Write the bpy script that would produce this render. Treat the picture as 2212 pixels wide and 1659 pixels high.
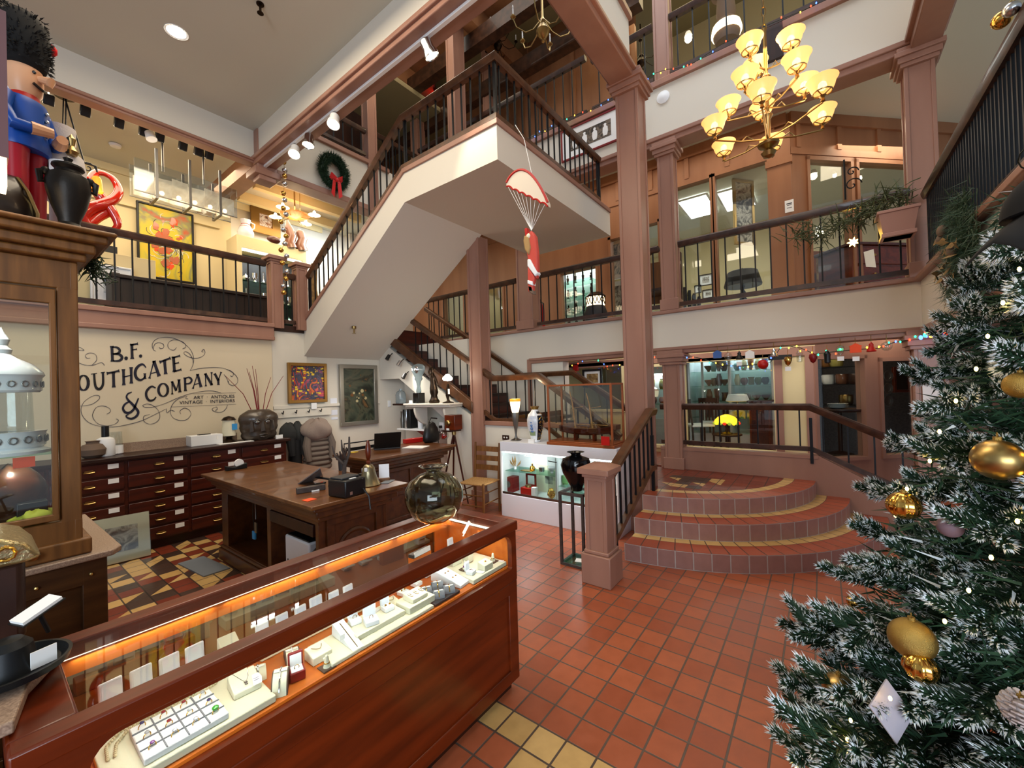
import bpy, math, random
from mathutils import Vector, Matrix
for o in list(bpy.data.objects): bpy.data.objects.remove(o)
R = math.radians
C = bpy.context.scene.collection
SC = bpy.context.scene
# ---------------- camera ----------------
F, CX, CY, H = 884.545, 1106.0, 829.5, 1.72
def _rot(yaw, pitch, roll):
    c, s = math.cos(yaw), math.sin(yaw)
    M = Matrix(((s, -c, 0), (0, 0, -1), (c, s, 0)))
    c, s = math.cos(pitch), math.sin(pitch)
    P = Matrix(((1, 0, 0), (0, c, -s), (0, s, c)))
    c, s = math.cos(roll), math.sin(roll)
    Q = Matrix(((c, -s, 0), (s, c, 0), (0, 0, 1)))
    return Q @ P @ M
MC = _rot(R(36.993), R(-0.528), R(-1.713))
cam = bpy.data.cameras.new('camera'); co = bpy.data.objects.new('camera', cam); C.objects.link(co)
cam.sensor_width = 36; cam.lens = F / 2212 * 36; cam.clip_start = 0.05; cam.clip_end = 100
co.matrix_world = Matrix(((MC[0][0], -MC[1][0], -MC[2][0], 0), (MC[0][1], -MC[1][1], -MC[2][1], 0), (MC[0][2], -MC[1][2], -MC[2][2], H), (0, 0, 0, 1)))
SC.camera = co
SC.view_settings.view_transform = 'Standard'; SC.view_settings.look = 'None'; SC.view_settings.gamma = 1
SC.view_settings.use_curve_mapping = False
SC.view_settings.exposure = 0.30
SC.cycles.max_bounces = 7; SC.cycles.transparent_max_bounces = 12; SC.cycles.sample_clamp_indirect = 4
SC.cycles.caustics_reflective = False; SC.cycles.caustics_refractive = False
# surveying: turn a point of the photograph into a point on a plane of the place
def _ray(u, v): return MC.transposed() @ Vector(((u - CX) / F, (v - CY) / F, 1))
def PZ(u, v, z): d = _ray(u, v); p = d * ((z - H) / d[2]); return Vector((p[0], p[1], z))
def PX(u, v, x): d = _ray(u, v); p = d * (x / d[0]); return Vector((x, p[1], p[2] + H))
def PY(u, v, y): d = _ray(u, v); p = d * (y / d[1]); return Vector((p[0], y, p[2] + H))
def PD(u, v, dist): d = _ray(u, v); return d.normalized() * dist + Vector((0, 0, H))
# ---------------- world and large lights ----------------
w = bpy.data.worlds.new('world'); SC.world = w; w.use_nodes = True
w.node_tree.nodes['Background'].inputs[0].default_value = (0.80, 0.88, 1.0, 1); w.node_tree.nodes['Background'].inputs[1].default_value = 0.34
def area(name, loc, target, sx, sy, watts, col, spread=180):
    l = bpy.data.lights.new(name, 'AREA'); l.shape = 'RECTANGLE'; l.size = sx; l.size_y = sy; l.energy = watts; l.color = col; l.spread = R(spread)
    o = bpy.data.objects.new(name, l); C.objects.link(o); o.location = loc
    o.rotation_euler = (Vector(target) - Vector(loc)).to_track_quat('-Z', 'Y').to_euler(); return o
def spot(name, loc, target, watts, col=(1, .82, .6), ang=70, blend=.6, rad=.04):
    l = bpy.data.lights.new(name, 'SPOT'); l.energy = watts; l.color = col; l.spot_size = R(ang); l.spot_blend = blend; l.shadow_soft_size = rad
    o = bpy.data.objects.new(name, l); C.objects.link(o); o.location = loc
    o.rotation_euler = (Vector(target) - Vector(loc)).to_track_quat('-Z', 'Y').to_euler(); return o
def point(name, loc, watts, col=(1, .8, .55), rad=.04):
    l = bpy.data.lights.new(name, 'POINT'); l.energy = watts; l.color = col; l.shadow_soft_size = rad
    o = bpy.data.objects.new(name, l); C.objects.link(o); o.location = loc; return o
WARM, NEUT, COOL = (1, .80, .56), (1, .93, .84), (.84, .92, 1)
area('rear_daylight_area', (-3.5, -2.6, 2.4), (3.5, 1.6, 1.4), 4.5, 3.0, 430, (.76,.88,1))  # added area lamp for daylight from behind; no window built
area('atrium_fill', (4.6, 0.8, 8.6), (4.6, 0.8, 0), 2.4, 3.6, 90, (.90,.95,1))  # added overhead fill below the closed ceiling, no skylight there
area('stairwell_fill', (4.4, 4.4, 9.0), (4.4, 4.4, 0), 2.6, 3.4, 42, (1, .90, .78))  # second added overhead fill, over the stairs; the ceiling has no opening
area('sales_floor_ceiling_light', (1.2, 3.2, 5.55), (1.2, 3.2, 0), 1.6, 3.6, 105, (1, .84, .62))
area('left_gallery_light', (1.7, 7.9, 5.3), (1.7, 7.9, 0), 2.6, 1.2, 62, WARM)
area('left_gallery_far_light', (4.3, 8.2, 5.3), (4.3, 8.2, 0), 2.0, 1.4, 45, WARM)
area('upper_shop_light', (9.2, 1.6, 5.2), (9.2, 1.6, 0), 2.4, 5, 30, (1, .95, .86))
area('upper_walk_light', (6.8, 1.8, 5.6), (6.8, 1.8, 0), .7, 6.5, 34, (1, .80, .58))
area('lower_walk_light', (6.8, 1.2, 2.5), (6.8, 1.2, 0), .7, 4.0, 26, NEUT)
area('third_floor_light', (5.6, 7.8, 8.3), (5.6, 7.8, 0), 3, 2, 14, (1, .75, .5))
area('third_floor_shop_light', (7.4, 0.9, 8.5), (7.4, 0.9, 0), 1.6, 5, 40, (1, .80, .45))
area('lower_shop_fill', (8.3,-.5,2.5), (8.3,-.5,0), 1.0, 1.4, 22, (1,.86,.66)); area('upper_alcove_fill', (8.5,-.9,5.3), (8.6,-.9,2.8), 1.2, 1.2, 26, (1,.82,.58))  # both added to brighten what stands behind the angled windows
point('third_floor_fill', (4.3,5.6,8.0), 42, (1,.85,.6), .4); area('gallery_end_cool_fill', (4.9,8.3,5.2), (4.6,9.2,3.6), .8, .5, 26, (.72,.88,1))  # added fills: one lifts the third-floor ceiling, one cools the gallery end wall
area('under_stair_light', (3.9, 5.5, 2.05), (4.2, 5.9, 0), .8, .8, 9, NEUT)

# ---------------- materials ----------------
def lin(h):
    h = h.lstrip('#'); r = []
    for i in (0, 2, 4):
        c = int(h[i:i+2], 16) / 255; r.append(c / 12.92 if c <= .04045 else ((c + .055) / 1.055) ** 2.4)
    return (*r, 1)
MATS = {}
def mat(name, col, rough=.5, metal=0, emit=0, ecol=None, trans=0, ior=1.45, alpha=1, coat=0, noise=None, bump=0, bscale=60, spec=None, sheen=0):
    """noise = (second colour, scale, (sx,sy,sz)) mixes two colours of the thing by a procedural noise"""
    if name in MATS: return MATS[name]
    m = bpy.data.materials.new(name); m.use_nodes = True; n = m.node_tree; b = n.nodes['Principled BSDF']
    b.inputs['Base Color'].default_value = lin(col); b.inputs['Roughness'].default_value = rough; b.inputs['Metallic'].default_value = metal
    b.inputs['Transmission Weight'].default_value = trans; b.inputs['IOR'].default_value = ior; b.inputs['Alpha'].default_value = alpha
    b.inputs['Coat Weight'].default_value = coat
    if spec is not None: b.inputs['Specular IOR Level'].default_value = spec
    if sheen: b.inputs['Sheen Weight'].default_value = sheen
    if emit: b.inputs['Emission Color'].default_value = lin(ecol or col); b.inputs['Emission Strength'].default_value = emit
    if noise or bump:
        tc = n.nodes.new('ShaderNodeTexCoord'); mp = n.nodes.new('ShaderNodeMapping'); n.links.new(tc.outputs['Object'], mp.inputs[0])
        if noise:
            mp.inputs['Scale'].default_value = noise[2] if len(noise) > 2 else (1, 1, 1)
            t = n.nodes.new('ShaderNodeTexNoise'); t.inputs['Scale'].default_value = noise[1]; t.inputs['Detail'].default_value = 5; n.links.new(mp.outputs[0], t.inputs['Vector'])
            r = n.nodes.new('ShaderNodeValToRGB'); r.color_ramp.elements[0].position = .35; r.color_ramp.elements[1].position = .65
            r.color_ramp.elements[0].color = lin(col); r.color_ramp.elements[1].color = lin(noise[0])
            n.links.new(t.outputs[0], r.inputs[0]); n.links.new(r.outputs[0], b.inputs['Base Color'])
        if bump:
            t2 = n.nodes.new('ShaderNodeTexNoise'); t2.inputs['Scale'].default_value = bscale; t2.inputs['Detail'].default_value = 3; n.links.new(tc.outputs['Object'], t2.inputs['Vector'])
            bp = n.nodes.new('ShaderNodeBump'); bp.inputs['Strength'].default_value = bump; bp.inputs['Distance'].default_value = .004
            n.links.new(t2.outputs[0], bp.inputs['Height']); n.links.new(bp.outputs[0], b.inputs['Normal'])
    MATS[name] = m; return m
def glass(name, col='#ffffff', mixf=.10, rough=.02):
    """thin pane: mostly see-through, a little mirror"""
    m = bpy.data.materials.new(name); m.use_nodes = True; n = m.node_tree; n.nodes.clear()
    o = n.nodes.new('ShaderNodeOutputMaterial'); mx = n.nodes.new('ShaderNodeMixShader'); t = n.nodes.new('ShaderNodeBsdfTransparent'); g = n.nodes.new('ShaderNodeBsdfGlossy')
    t.inputs[0].default_value = lin(col); g.inputs['Roughness'].default_value = rough; mx.inputs[0].default_value = mixf
    n.links.new(t.outputs[0], mx.inputs[1]); n.links.new(g.outputs[0], mx.inputs[2]); n.links.new(mx.outputs[0], o.inputs[0]); MATS[name] = m; return m
def tiles(name, pitch, off, c1, c2, grout, uv=False, rough=.32, mort=.006, bias=0):
    m = bpy.data.materials.new(name); m.use_nodes = True; n = m.node_tree; b = n.nodes['Principled BSDF']; b.inputs['Roughness'].default_value = rough
    g = n.nodes.new('ShaderNodeTexCoord' if uv else 'ShaderNodeNewGeometry'); mp = n.nodes.new('ShaderNodeMapping'); mp.vector_type = 'POINT'
    mp.inputs['Location'].default_value = (*off, 0); n.links.new(g.outputs['UV' if uv else 'Position'], mp.inputs[0])
    br = n.nodes.new('ShaderNodeTexBrick'); br.offset = 0; br.squash = 1; br.inputs['Scale'].default_value = 1
    br.inputs['Brick Width'].default_value = pitch[0]; br.inputs['Row Height'].default_value = pitch[1]; br.inputs['Mortar Size'].default_value = mort; br.inputs['Mortar Smooth'].default_value = .3; br.inputs['Bias'].default_value = bias
    br.inputs['Color1'].default_value = lin(c1); br.inputs['Color2'].default_value = lin(c2); br.inputs['Mortar'].default_value = lin(grout)
    n.links.new(mp.outputs[0], br.inputs['Vector'])
    t = n.nodes.new('ShaderNodeTexNoise'); t.inputs['Scale'].default_value = 14; t.inputs['Detail'].default_value = 6; n.links.new(mp.outputs[0], t.inputs['Vector'])
    hs = n.nodes.new('ShaderNodeHueSaturation'); mr = n.nodes.new('ShaderNodeMapRange'); mr.inputs['To Min'].default_value = .8; mr.inputs['To Max'].default_value = 1.2
    n.links.new(t.outputs[0], mr.inputs[0]); n.links.new(mr.outputs[0], hs.inputs['Value']); n.links.new(br.outputs['Color'], hs.inputs['Color']); n.links.new(hs.outputs[0], b.inputs['Base Color'])
    bp = n.nodes.new('ShaderNodeBump'); bp.inputs['Strength'].default_value = .5; bp.inputs['Distance'].default_value = .003; bp.invert = True
    n.links.new(br.outputs['Fac'], bp.inputs['Height']); n.links.new(bp.outputs[0], b.inputs['Normal'])
    rr = n.nodes.new('ShaderNodeMapRange'); rr.inputs['To Min'].default_value = rough - .1; rr.inputs['To Max'].default_value = rough + .16; n.links.new(t.outputs[0], rr.inputs[0]); n.links.new(rr.outputs[0], b.inputs['Roughness'])
    MATS[name] = m; return m
def paintmat(name, cols, scale, dist=1.5, rough=.6, seed=0):
    """an abstract canvas: layered procedural patches of paint"""
    m = bpy.data.materials.new(name); m.use_nodes = True; n = m.node_tree; b = n.nodes['Principled BSDF']; b.inputs['Roughness'].default_value = rough
    tc = n.nodes.new('ShaderNodeTexCoord'); mp = n.nodes.new('ShaderNodeMapping'); mp.inputs['Location'].default_value = (seed, seed * 2, seed * .7); n.links.new(tc.outputs['Object'], mp.inputs[0])
    t = n.nodes.new('ShaderNodeTexNoise'); t.inputs['Scale'].default_value = scale; t.inputs['Detail'].default_value = 6; t.inputs['Distortion'].default_value = dist; n.links.new(mp.outputs[0], t.inputs['Vector'])
    r = n.nodes.new('ShaderNodeValToRGB'); cr = r.color_ramp; cr.interpolation = 'LINEAR'
    k = len(cols)
    while len(cr.elements) < k: cr.elements.new(.5)
    for i, c in enumerate(cols): cr.elements[i].position = .3 + .4 * i / (k - 1); cr.elements[i].color = lin(c)
    n.links.new(t.outputs[0], r.inputs[0]); n.links.new(r.outputs[0], b.inputs['Base Color']); MATS[name] = m; return m
mat('wall_white', '#d9d3c6', .75, bump=.05, bscale=220); mat('wall_warm', '#d9cbb0', .75, bump=.05, bscale=220)
mat('wall_cream', '#dccb9c', .75)
mat('ceil_tan', '#cbcabc', .8); mat('ceil_olive', '#8f8464', .8)
mat('trim_pink', '#a07766', .38, noise=('#926a5a', 3, (1, 1, .2)), spec=.5)
mat('trim_orange_warmlit', '#a0704f', .45, noise=('#8d5f42', 3, (1, 1, .15)))  # pink trim with warm light in the colour; also orange wood panels upstairs
mat('rail_wood', '#4a2e20', .35, noise=('#2d1a12', 9, (1, 1, 1)), coat=.2)
mat('rail_oak', '#5f3b22', .35, noise=('#422715', 9, (1, 1, 1)), coat=.2)
mat('iron', '#16171b', .45, .5)
mat('mahogany', '#4f1c0e', .36, noise=('#35110a', 4, (.6, 6, 6)), coat=.15)
mat('case_wood', '#6b2506', .3, noise=('#4e1904', 3, (.5, 5, 5)), coat=.12)
mat('case_inside', '#d06e1c', .5, noise=('#bd5d12', 4, (1, 4, 4)))
mat('desk_wood', '#5e3517', .36, noise=('#472611', 5, (3, .4, 3)), coat=.2)
mat('desk_top', '#6f4522', .3, noise=('#573216', 4, (.5, 4, 4)), coat=.3)
mat('dark_wood', '#33170c', .4, noise=('#230e07', 5, (1, 4, 1)))
mat('oak', '#7a4f24', .45, noise=('#5f3c1a', 5, (6, 6, .5)))
mat('oak_dark', '#523519', .45, noise=('#3c2410', 5, (.5, 4, 4)))
mat('grey_wood', '#4a403c', .5, noise=('#382f2c', 6, (.5, 5, 5)))
mat('granite', '#a8907c', .35, noise=('#80695a', 160))
mat('white_paint', '#eceef0', .45)
mat('white_lam', '#dfe3ee', .4)
mat('black', '#0c0c0e', .4); mat('black_gloss', '#08080a', .12); mat('dark_grey', '#2b2c30', .5)
mat('brass', '#a48a58', .3, 1); mat('brass_bright', '#d6a950', .2, 1); mat('chrome', '#c8cacf', .15, 1); mat('pewter', '#8c8a86', .35, 1)
mat('bronze', '#3c2d20', .35, .8, noise=('#221810', 18)); mat('gold', '#d3a552', .14, 1); mat('gold_matte', '#a98c4c', .42, 1, bump=.6, bscale=500)
mat('silver_ball', '#c7c9ce', .25, 1)
mat('white_cer', '#eceff3', .12, coat=.5)
mat('paper', '#f2f2f0', .6); mat('cream_pad', '#e9e4c9', .7); mat('white_pad', '#f3f4f6', .55); mat('grey_pad', '#6f757d', .7); mat('brown_pad', '#4d3b31', .6)
mat('red', '#b3150f', .4); mat('red_bow', '#d3040a', .45, sheen=.3); mat('red_deep', '#7c0f10', .4)
mat('green_needle', '#1a3524', .6, noise=('#2b4a30', 30)); mat('green_dark', '#10261c', .6); mat('frost', '#dfe9ee', .4, spec=.7)
mat('sticky_orange', '#f4501a', .6); mat('sticky_yellow', '#e5c53a', .6); mat('sticky_blue', '#3794d6', .6)
mat('sign_navy', '#1b1b36', .55, noise=('#15120f', 3)); mat('scroll_grey', '#56525a', .6)
mat('rush', '#b98f5b', .8, noise=('#94703f', 60), bump=.5, bscale=120)
mat('rust', '#6d5a4c', .8)
mat('glass_green', '#bfc4b0', .02, trans=1, ior=1.22, coat=.4)
mat('smoke_glass', '#b7a878', .02, trans=1, ior=1.10, coat=.8)
glass('pane', '#f4f8f6', .07); glass('pane_case', '#f2f5f4', .10); glass('shelf_glass', '#dcf0e8', .12); glass('acrylic', '#eef2f2', .12, .05)
mat('mirror', '#77746d', .03, 1)
mat('led', '#fff0d0', emit=3); mat('led_cool', '#f2fff8', emit=7); mat('bulb', '#ffe9c0', emit=18); mat('bulb_hot', '#fff2d8', emit=45)
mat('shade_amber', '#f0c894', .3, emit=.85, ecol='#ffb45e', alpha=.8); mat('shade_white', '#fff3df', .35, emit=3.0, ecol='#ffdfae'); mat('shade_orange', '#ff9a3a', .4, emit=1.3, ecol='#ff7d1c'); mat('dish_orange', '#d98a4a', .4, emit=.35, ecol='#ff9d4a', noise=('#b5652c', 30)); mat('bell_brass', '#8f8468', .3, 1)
mat('fluoro', '#ffffff', emit=6); mat('exit_red', '#ff1a20', emit=3.5)
mat('fairy', '#fff0b8', emit=40, ecol='#ffc850')
for nm, cc in (('fairy_red', '#ff3018'), ('fairy_blue', '#3454ff'), ('fairy_green', '#1fe08c'), ('fairy_yellow', '#ffb62c')): mat(nm, cc, emit=9)
tiles('floor_tile', (.16, .16), (-1.73 + .16 * 40, -1.355 + .16 * 40), '#aa5c3b', '#954b2f', '#5a4a40')
tiles('tile_yellow', (.16, .16), (-1.73 + .16 * 40, -1.355 + .16 * 40), '#c9a468', '#bd965a', '#4e4036')
tiles('tile_dark', (.16, .16), (-1.73 + .16 * 40, -1.355 + .16 * 40), '#3c2a22', '#48332a', '#2c221d')
tiles('tile_red', (.16, .16), (-1.73 + .16 * 40, -1.355 + .16 * 40), '#6f2d1c', '#7c3521', '#33261f')
tiles('riser_tile', (.155, .15), (0, 0), '#9a7168', '#a67c71', '#b5aca6', uv=True, rough=.4)
tiles('tread_yellow', (.155, .11), (0, 0), '#c9a468', '#bd965a', '#4e4036', uv=True)
tiles('tread_red', (.155, .21), (0, 0), '#93442b', '#a04a2d', '#4a332a', uv=True)

# ---------------- mesh helpers ----------------
class MB:
    def __init__(s): s.v = []; s.f = []; s.m = []; s.uv = {}; s.cur = 0
    def mi(s, i): s.cur = i; return s
    def add(s, vs, fs):
        b = len(s.v); s.v += [tuple(v) for v in vs]; s.f += [tuple(b + i for i in f) for f in fs]; s.m += [s.cur] * len(fs); return s
    def box(s, a, b):
        (x0, y0, z0), (x1, y1, z1) = a, b
        if x0 > x1: x0, x1 = x1, x0
        if y0 > y1: y0, y1 = y1, y0
        if z0 > z1: z0, z1 = z1, z0
        s.nb = getattr(s, 'nb', -1)+1; e = (s.nb % 9)*.00014; x0 -= e; y0 -= e; z0 -= e; x1 += e; y1 += e; z1 += e
        return s.add([(x0,y0,z0),(x1,y0,z0),(x1,y1,z0),(x0,y1,z0),(x0,y0,z1),(x1,y0,z1),(x1,y1,z1),(x0,y1,z1)],
                     [(0,3,2,1),(4,5,6,7),(0,1,5,4),(1,2,6,5),(2,3,7,6),(3,0,4,7)])
    def cbox(s, c, d): return s.box((c[0]-d[0]/2, c[1]-d[1]/2, c[2]-d[2]/2), (c[0]+d[0]/2, c[1]+d[1]/2, c[2]+d[2]/2))
    def obox(s, c, d, rz=0, rx=0, ry=0):
        from mathutils import Euler
        M = Euler((rx, ry, rz)).to_matrix(); t = MB().cbox((0,0,0), d)
        return s.add([M @ Vector(v) + Vector(c) for v in t.v], t.f)
    def prism(s, poly, z0, z1):
        n = len(poly); a = sum(poly[i][0]*poly[(i+1)%n][1]-poly[(i+1)%n][0]*poly[i][1] for i in range(n))
        if a < 0: poly = poly[::-1]
        return s.add([(x,y,z0) for x,y in poly]+[(x,y,z1) for x,y in poly], [tuple(range(n))[::-1], tuple(range(n,2*n))]+[(i,(i+1)%n,n+(i+1)%n,n+i) for i in range(n)])
    def slab(s, poly3, off):
        """planar polygon (3d points) thickened by the vector off"""
        n = len(poly3); off = Vector(off); P = [Vector(p) for p in poly3]
        nr = sum(((P[i]-P[0]).cross(P[(i+1)%n]-P[0]) for i in range(n)), Vector((0,0,0)))
        if nr.dot(off) < 0: P = P[::-1]
        return s.add(P+[p+off for p in P], [tuple(range(n))[::-1], tuple(range(n,2*n))]+[(i,(i+1)%n,n+(i+1)%n,n+i) for i in range(n)])
    def tube(s, pts, r, k=8, close=False, cap=True):
        pts = [Vector(p) for p in pts]; n = len(pts); rr = r if isinstance(r, (list, tuple)) else [r]*n; vs = []; fs = []; up = None
        for i, p in enumerate(pts):
            if close: t = pts[(i+1)%n]-pts[i-1]
            else: t = pts[min(i+1,n-1)]-pts[max(i-1,0)]
            if t.length < 1e-9: t = Vector((0,0,1))
            t.normalize()
            if up is None: up = Vector((0,0,1)) if abs(t.z) < .9 else Vector((1,0,0))
            a = (up - t*up.dot(t))
            if a.length < 1e-6: a = t.orthogonal()
            a.normalize(); up = a; b = t.cross(a)
            for j in range(k):
                th = 2*math.pi*j/k; vs.append(p + (a*math.cos(th)+b*math.sin(th))*rr[i])
        for i in range(n if close else n-1):
            for j in range(k):
                a0 = i*k+j; a1 = i*k+(j+1)%k; b0 = ((i+1)%n)*k+j; b1 = ((i+1)%n)*k+(j+1)%k; fs.append((a0,a1,b1,b0))
        if cap and not close: fs.append(tuple(range(k))[::-1]); fs.append(tuple((n-1)*k+j for j in range(k)))
        return s.add(vs, fs)
    def cyl(s, a, b, r, k=16, r2=None): return s.tube([a, b], [r, r if r2 is None else r2], k)
    def lathe(s, prof, c=(0,0,0), k=24, ax=None, sy=1):
        """prof: (r,z) pairs bottom to top"""
        vs = []; fs = []; n = len(prof); c = Vector(c)
        q = Vector((0,0,1)).rotation_difference(Vector(ax)) if ax is not None else None
        for r, z in prof:
            for j in range(k):
                th = 2*math.pi*j/k; p = Vector((r*math.cos(th), r*math.sin(th)*sy, z)); vs.append((q @ p if q else p)+c)
        for i in range(n-1):
            for j in range(k): fs.append((i*k+j, i*k+(j+1)%k, (i+1)*k+(j+1)%k, (i+1)*k+j))
        if prof[0][0] > 1e-5: fs.append(tuple(range(k))[::-1])
        if prof[-1][0] > 1e-5: fs.append(tuple((n-1)*k+j for j in range(k)))
        return s.add(vs, fs)
    def ball(s, c, r, k=16, sx=1, sy=1, sz=1):
        vs = []; fs = []; m = max(4, k//2)
        for i in range(m+1):
            ph = math.pi*i/m
            for j in range(k):
                th = 2*math.pi*j/k; vs.append((c[0]+r*sx*math.sin(ph)*math.cos(th), c[1]+r*sy*math.sin(ph)*math.sin(th), c[2]-r*sz*math.cos(ph)))
        for i in range(m):
            for j in range(k): fs.append((i*k+j, i*k+(j+1)%k, (i+1)*k+(j+1)%k, (i+1)*k+j))
        return s.add(vs, fs)
    def sweep(s, path, prof, close=False):
        """prof: closed polygon of (side, up); path of 3d points, profile kept upright"""
        P = [Vector(p) for p in path]; n = len(P); k = len(prof); vs = []; fs = []; Z = Vector((0,0,1))
        for i in range(n):
            d0 = (P[i]-P[i-1]).normalized() if (i > 0 or close) else None; d1 = (P[(i+1)%n]-P[i]).normalized() if (i < n-1 or close) else None
            d0 = d0 or d1; d1 = d1 or d0
            def side(d):
                h = Vector((d.x, d.y, 0)); return h.normalized().cross(Z) if h.length > 1e-6 else Vector((1,0,0))
            s0, s1 = side(d0), side(d1); sd = (s0+s1)
            sd = sd.normalized() if sd.length > 1e-6 else s0
            sd = sd / max(.3, sd.dot(s0))
            u0, u1 = s0.cross(d0), s1.cross(d1); up = (u0+u1).normalized(); up = up/max(.3, up.dot(u0))
            for a, b in prof: vs.append(P[i]+sd*a+up*b)
        for i in range(n if close else n-1):
            for j in range(k): fs.append((i*k+j, i*k+(j+1)%k, ((i+1)%n)*k+(j+1)%k, ((i+1)%n)*k+j))
        if not close: fs.append(tuple(range(k))[::-1]); fs.append(tuple((n-1)*k+j for j in range(k)))
        return s.add(vs, fs)
    def quad(s, a, b, c, d, uv=None):
        s.add([a,b,c,d], [(0,1,2,3)])
        if uv: s.uv[len(s.f)-1] = uv
        return s
    def rings(s, rings, cap=True):
        k = len(rings[0]); vs = [v for r in rings for v in r]; fs = []
        for i in range(len(rings)-1):
            for j in range(k): fs.append((i*k+j, i*k+(j+1)%k, (i+1)*k+(j+1)%k, (i+1)*k+j))
        if cap: fs.append(tuple(range(k))[::-1]); fs.append(tuple((len(rings)-1)*k+j for j in range(k)))
        return s.add(vs, fs)
    def build(s, name, mats, parent=None, bev=0, smooth=35, world=False, sub=0):
        me = bpy.data.meshes.new(name); off = Vector((0,0,0))
        if world and parent is not None:
            p = parent
            while p is not None: off += p.location; p = p.parent
        me.from_pydata([Vector(v)-off for v in s.v], [], s.f)
        if isinstance(mats, str): mats = [mats]
        for m in mats: me.materials.append(MATS[m])
        me.polygons.foreach_set('material_index', s.m)
        if s.uv:
            ul = me.uv_layers.new(name='UVMap')
            for fi, uv in s.uv.items():
                for li, u in zip(me.polygons[fi].loop_indices, uv): ul.data[li].uv = u
        me.polygons.foreach_set('use_smooth', [True]*len(s.f)); me.update()
        if smooth < 180: me.set_sharp_from_angle(angle=R(smooth))
        o = bpy.data.objects.new(name, me); C.objects.link(o)
        if parent is not None: o.parent = parent
        if bev:
            b = o.modifiers.new('bevel', 'BEVEL'); b.width = bev; b.segments = 2; b.limit_method = 'ANGLE'; b.angle_limit = R(40)
        if sub:
            b = o.modifiers.new('sub', 'SUBSURF'); b.levels = sub; b.render_levels = sub
        return o
def tag(o, label, cat, group=None, kind=None):
    o['label'] = label; o['category'] = cat
    if group: o['group'] = group
    if kind: o['kind'] = kind
    return o
def thing(name, label, cat, loc=(0,0,0), rz=0, group=None):
    o = bpy.data.objects.new(name, None); C.objects.link(o); o.location = loc; o.rotation_euler = (0,0,rz); o.empty_display_size = .05
    return tag(o, label, cat, group)
def struct(name, mb, mats, **k):
    o = mb.build(name, mats, **k); o['kind'] = 'structure'; return o
def dup(r, loc=None, rz=None, label=None, group=None, scale=None, rot=None):
    def cp(o, par):
        c = o.copy(); C.objects.link(c); c.parent = par
        for ch in list(o.children): cp(ch, c)
        return c
    c = cp(r, None)
    if loc is not None: c.location = loc
    if rz is not None: c.rotation_euler = (0,0,rz)
    if rot is not None: c.rotation_euler = rot
    if scale is not None: c.scale = (scale,)*3 if not isinstance(scale, (tuple, list)) else scale
    if label: c['label'] = label
    if group: c['group'] = group
    return c
def same(o, name, loc, par=None, rot=None, scale=None):
    """another instance of a part"""
    c = o.copy(); C.objects.link(c); c.location = loc
    if par is not None: c.parent = par
    if rot is not None: c.rotation_euler = rot
    if scale is not None: c.scale = (scale,)*3
    return c
# ---------------- the place ----------------
F2, F3, CZ = 2.80, 6.10, 5.67
GX = 6.10        # face of the right-hand galleries
GY = 6.65        # face of the left-hand gallery and the sign wall
# floor: one mesh, a face per tile in the decorated areas
mb = MB(); random.seed(4)
x0, y0, p = 1.73 - .16 * 12, 1.355 - .16 * 22, .16
for i in range(46):
    for j in range(66):
        x, y = x0 + i * p, y0 + j * p; cx, cy = x + p/2, y + p/2
        if 1.41 < cx < 1.73 and cy < 1.45:
            mb.mi(1 if (cx > 1.57 or cy < 1.19) else 0); mb.quad((x,y,0),(x+p,y,0),(x+p,y+p,0),(x,y+p,0))
        elif cx < 2.2 and cy > 2.3:
            r = random.random(); a, b = random.choice([(1,2),(1,3),(2,3),(1,3),(3,1),(2,1)])
            if (i//2 + j//2) % 2 == 0:
                mb.mi(a)
                if r < .55: mb.add([(x,y,0),(x+p,y,0),(x+p,y+p,0)], [(0,1,2)]); mb.mi(b); mb.add([(x,y,0),(x+p,y+p,0),(x,y+p,0)], [(0,1,2)])
                else: mb.quad((x,y,0),(x+p,y,0),(x+p,y+p,0),(x,y+p,0))
            else:
                mb.mi(1 if r < .45 else (2 if r < .62 else 3)); mb.quad((x,y,0),(x+p,y,0),(x+p,y+p,0),(x,y+p,0))
        else: mb.mi(0); mb.quad((x,y,0),(x+p,y,0),(x+p,y+p,0),(x,y+p,0))
mb.mi(0); mb.box((-6,-4,-.1),(9,9,-.002))
struct('floor', mb, ['floor_tile','tile_yellow','tile_dark','tile_red'])
# left wall (with the sign), painting wall, both up to the second floor
struct('wall_left', MB().box((-3,GY,0),(2.78,GY+.2,2.56)), 'wall_warm')
struct('wall_paintings', MB().box((2.78,GY+.04,0),(6.2,GY+.2,2.70)).box((2.78,GY+.02,.0),(3.32,GY+.04,2.7)), 'wall_white')
struct('trim_1', MB().box((2.79,GY,1.50),(4.67,GY+.05,1.545)), 'wall_white')
struct('trim_2', MB().box((-3,GY-.06,2.56),(2.80,GY+.1,2.80)).box((-3,GY-.09,2.74),(2.80,GY+.1,2.80)).box((-3,GY-.08,2.545),(2.8,GY,2.60)), 'trim_pink', bev=.008)
struct('floor_left_gallery', MB().box((-3,GY,2.70),(3.28,9.3,2.80)).box((3.28,GY,2.70),(7.6,9.3,2.80)), 'dark_wood')
struct('wall_gallery_back', MB().box((-3,9.2,2.8),(2.95,9.35,5.6)).box((2.95,9.2,2.8),(3.15,9.35,5.6)), 'wall_cream')
struct('wall_gallery_end', MB().box((3.9,9.25,2.8),(9,9.4,5.6)).box((3.15,9.25,2.8),(3.9,9.4,5.6)), 'wall_white')
struct('trim_3', MB().box((-3,9.14,4.95),(2.95,9.2,5.04)).box((-3,9.16,5.46),(5,9.2,5.60)), 'wall_cream')
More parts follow.
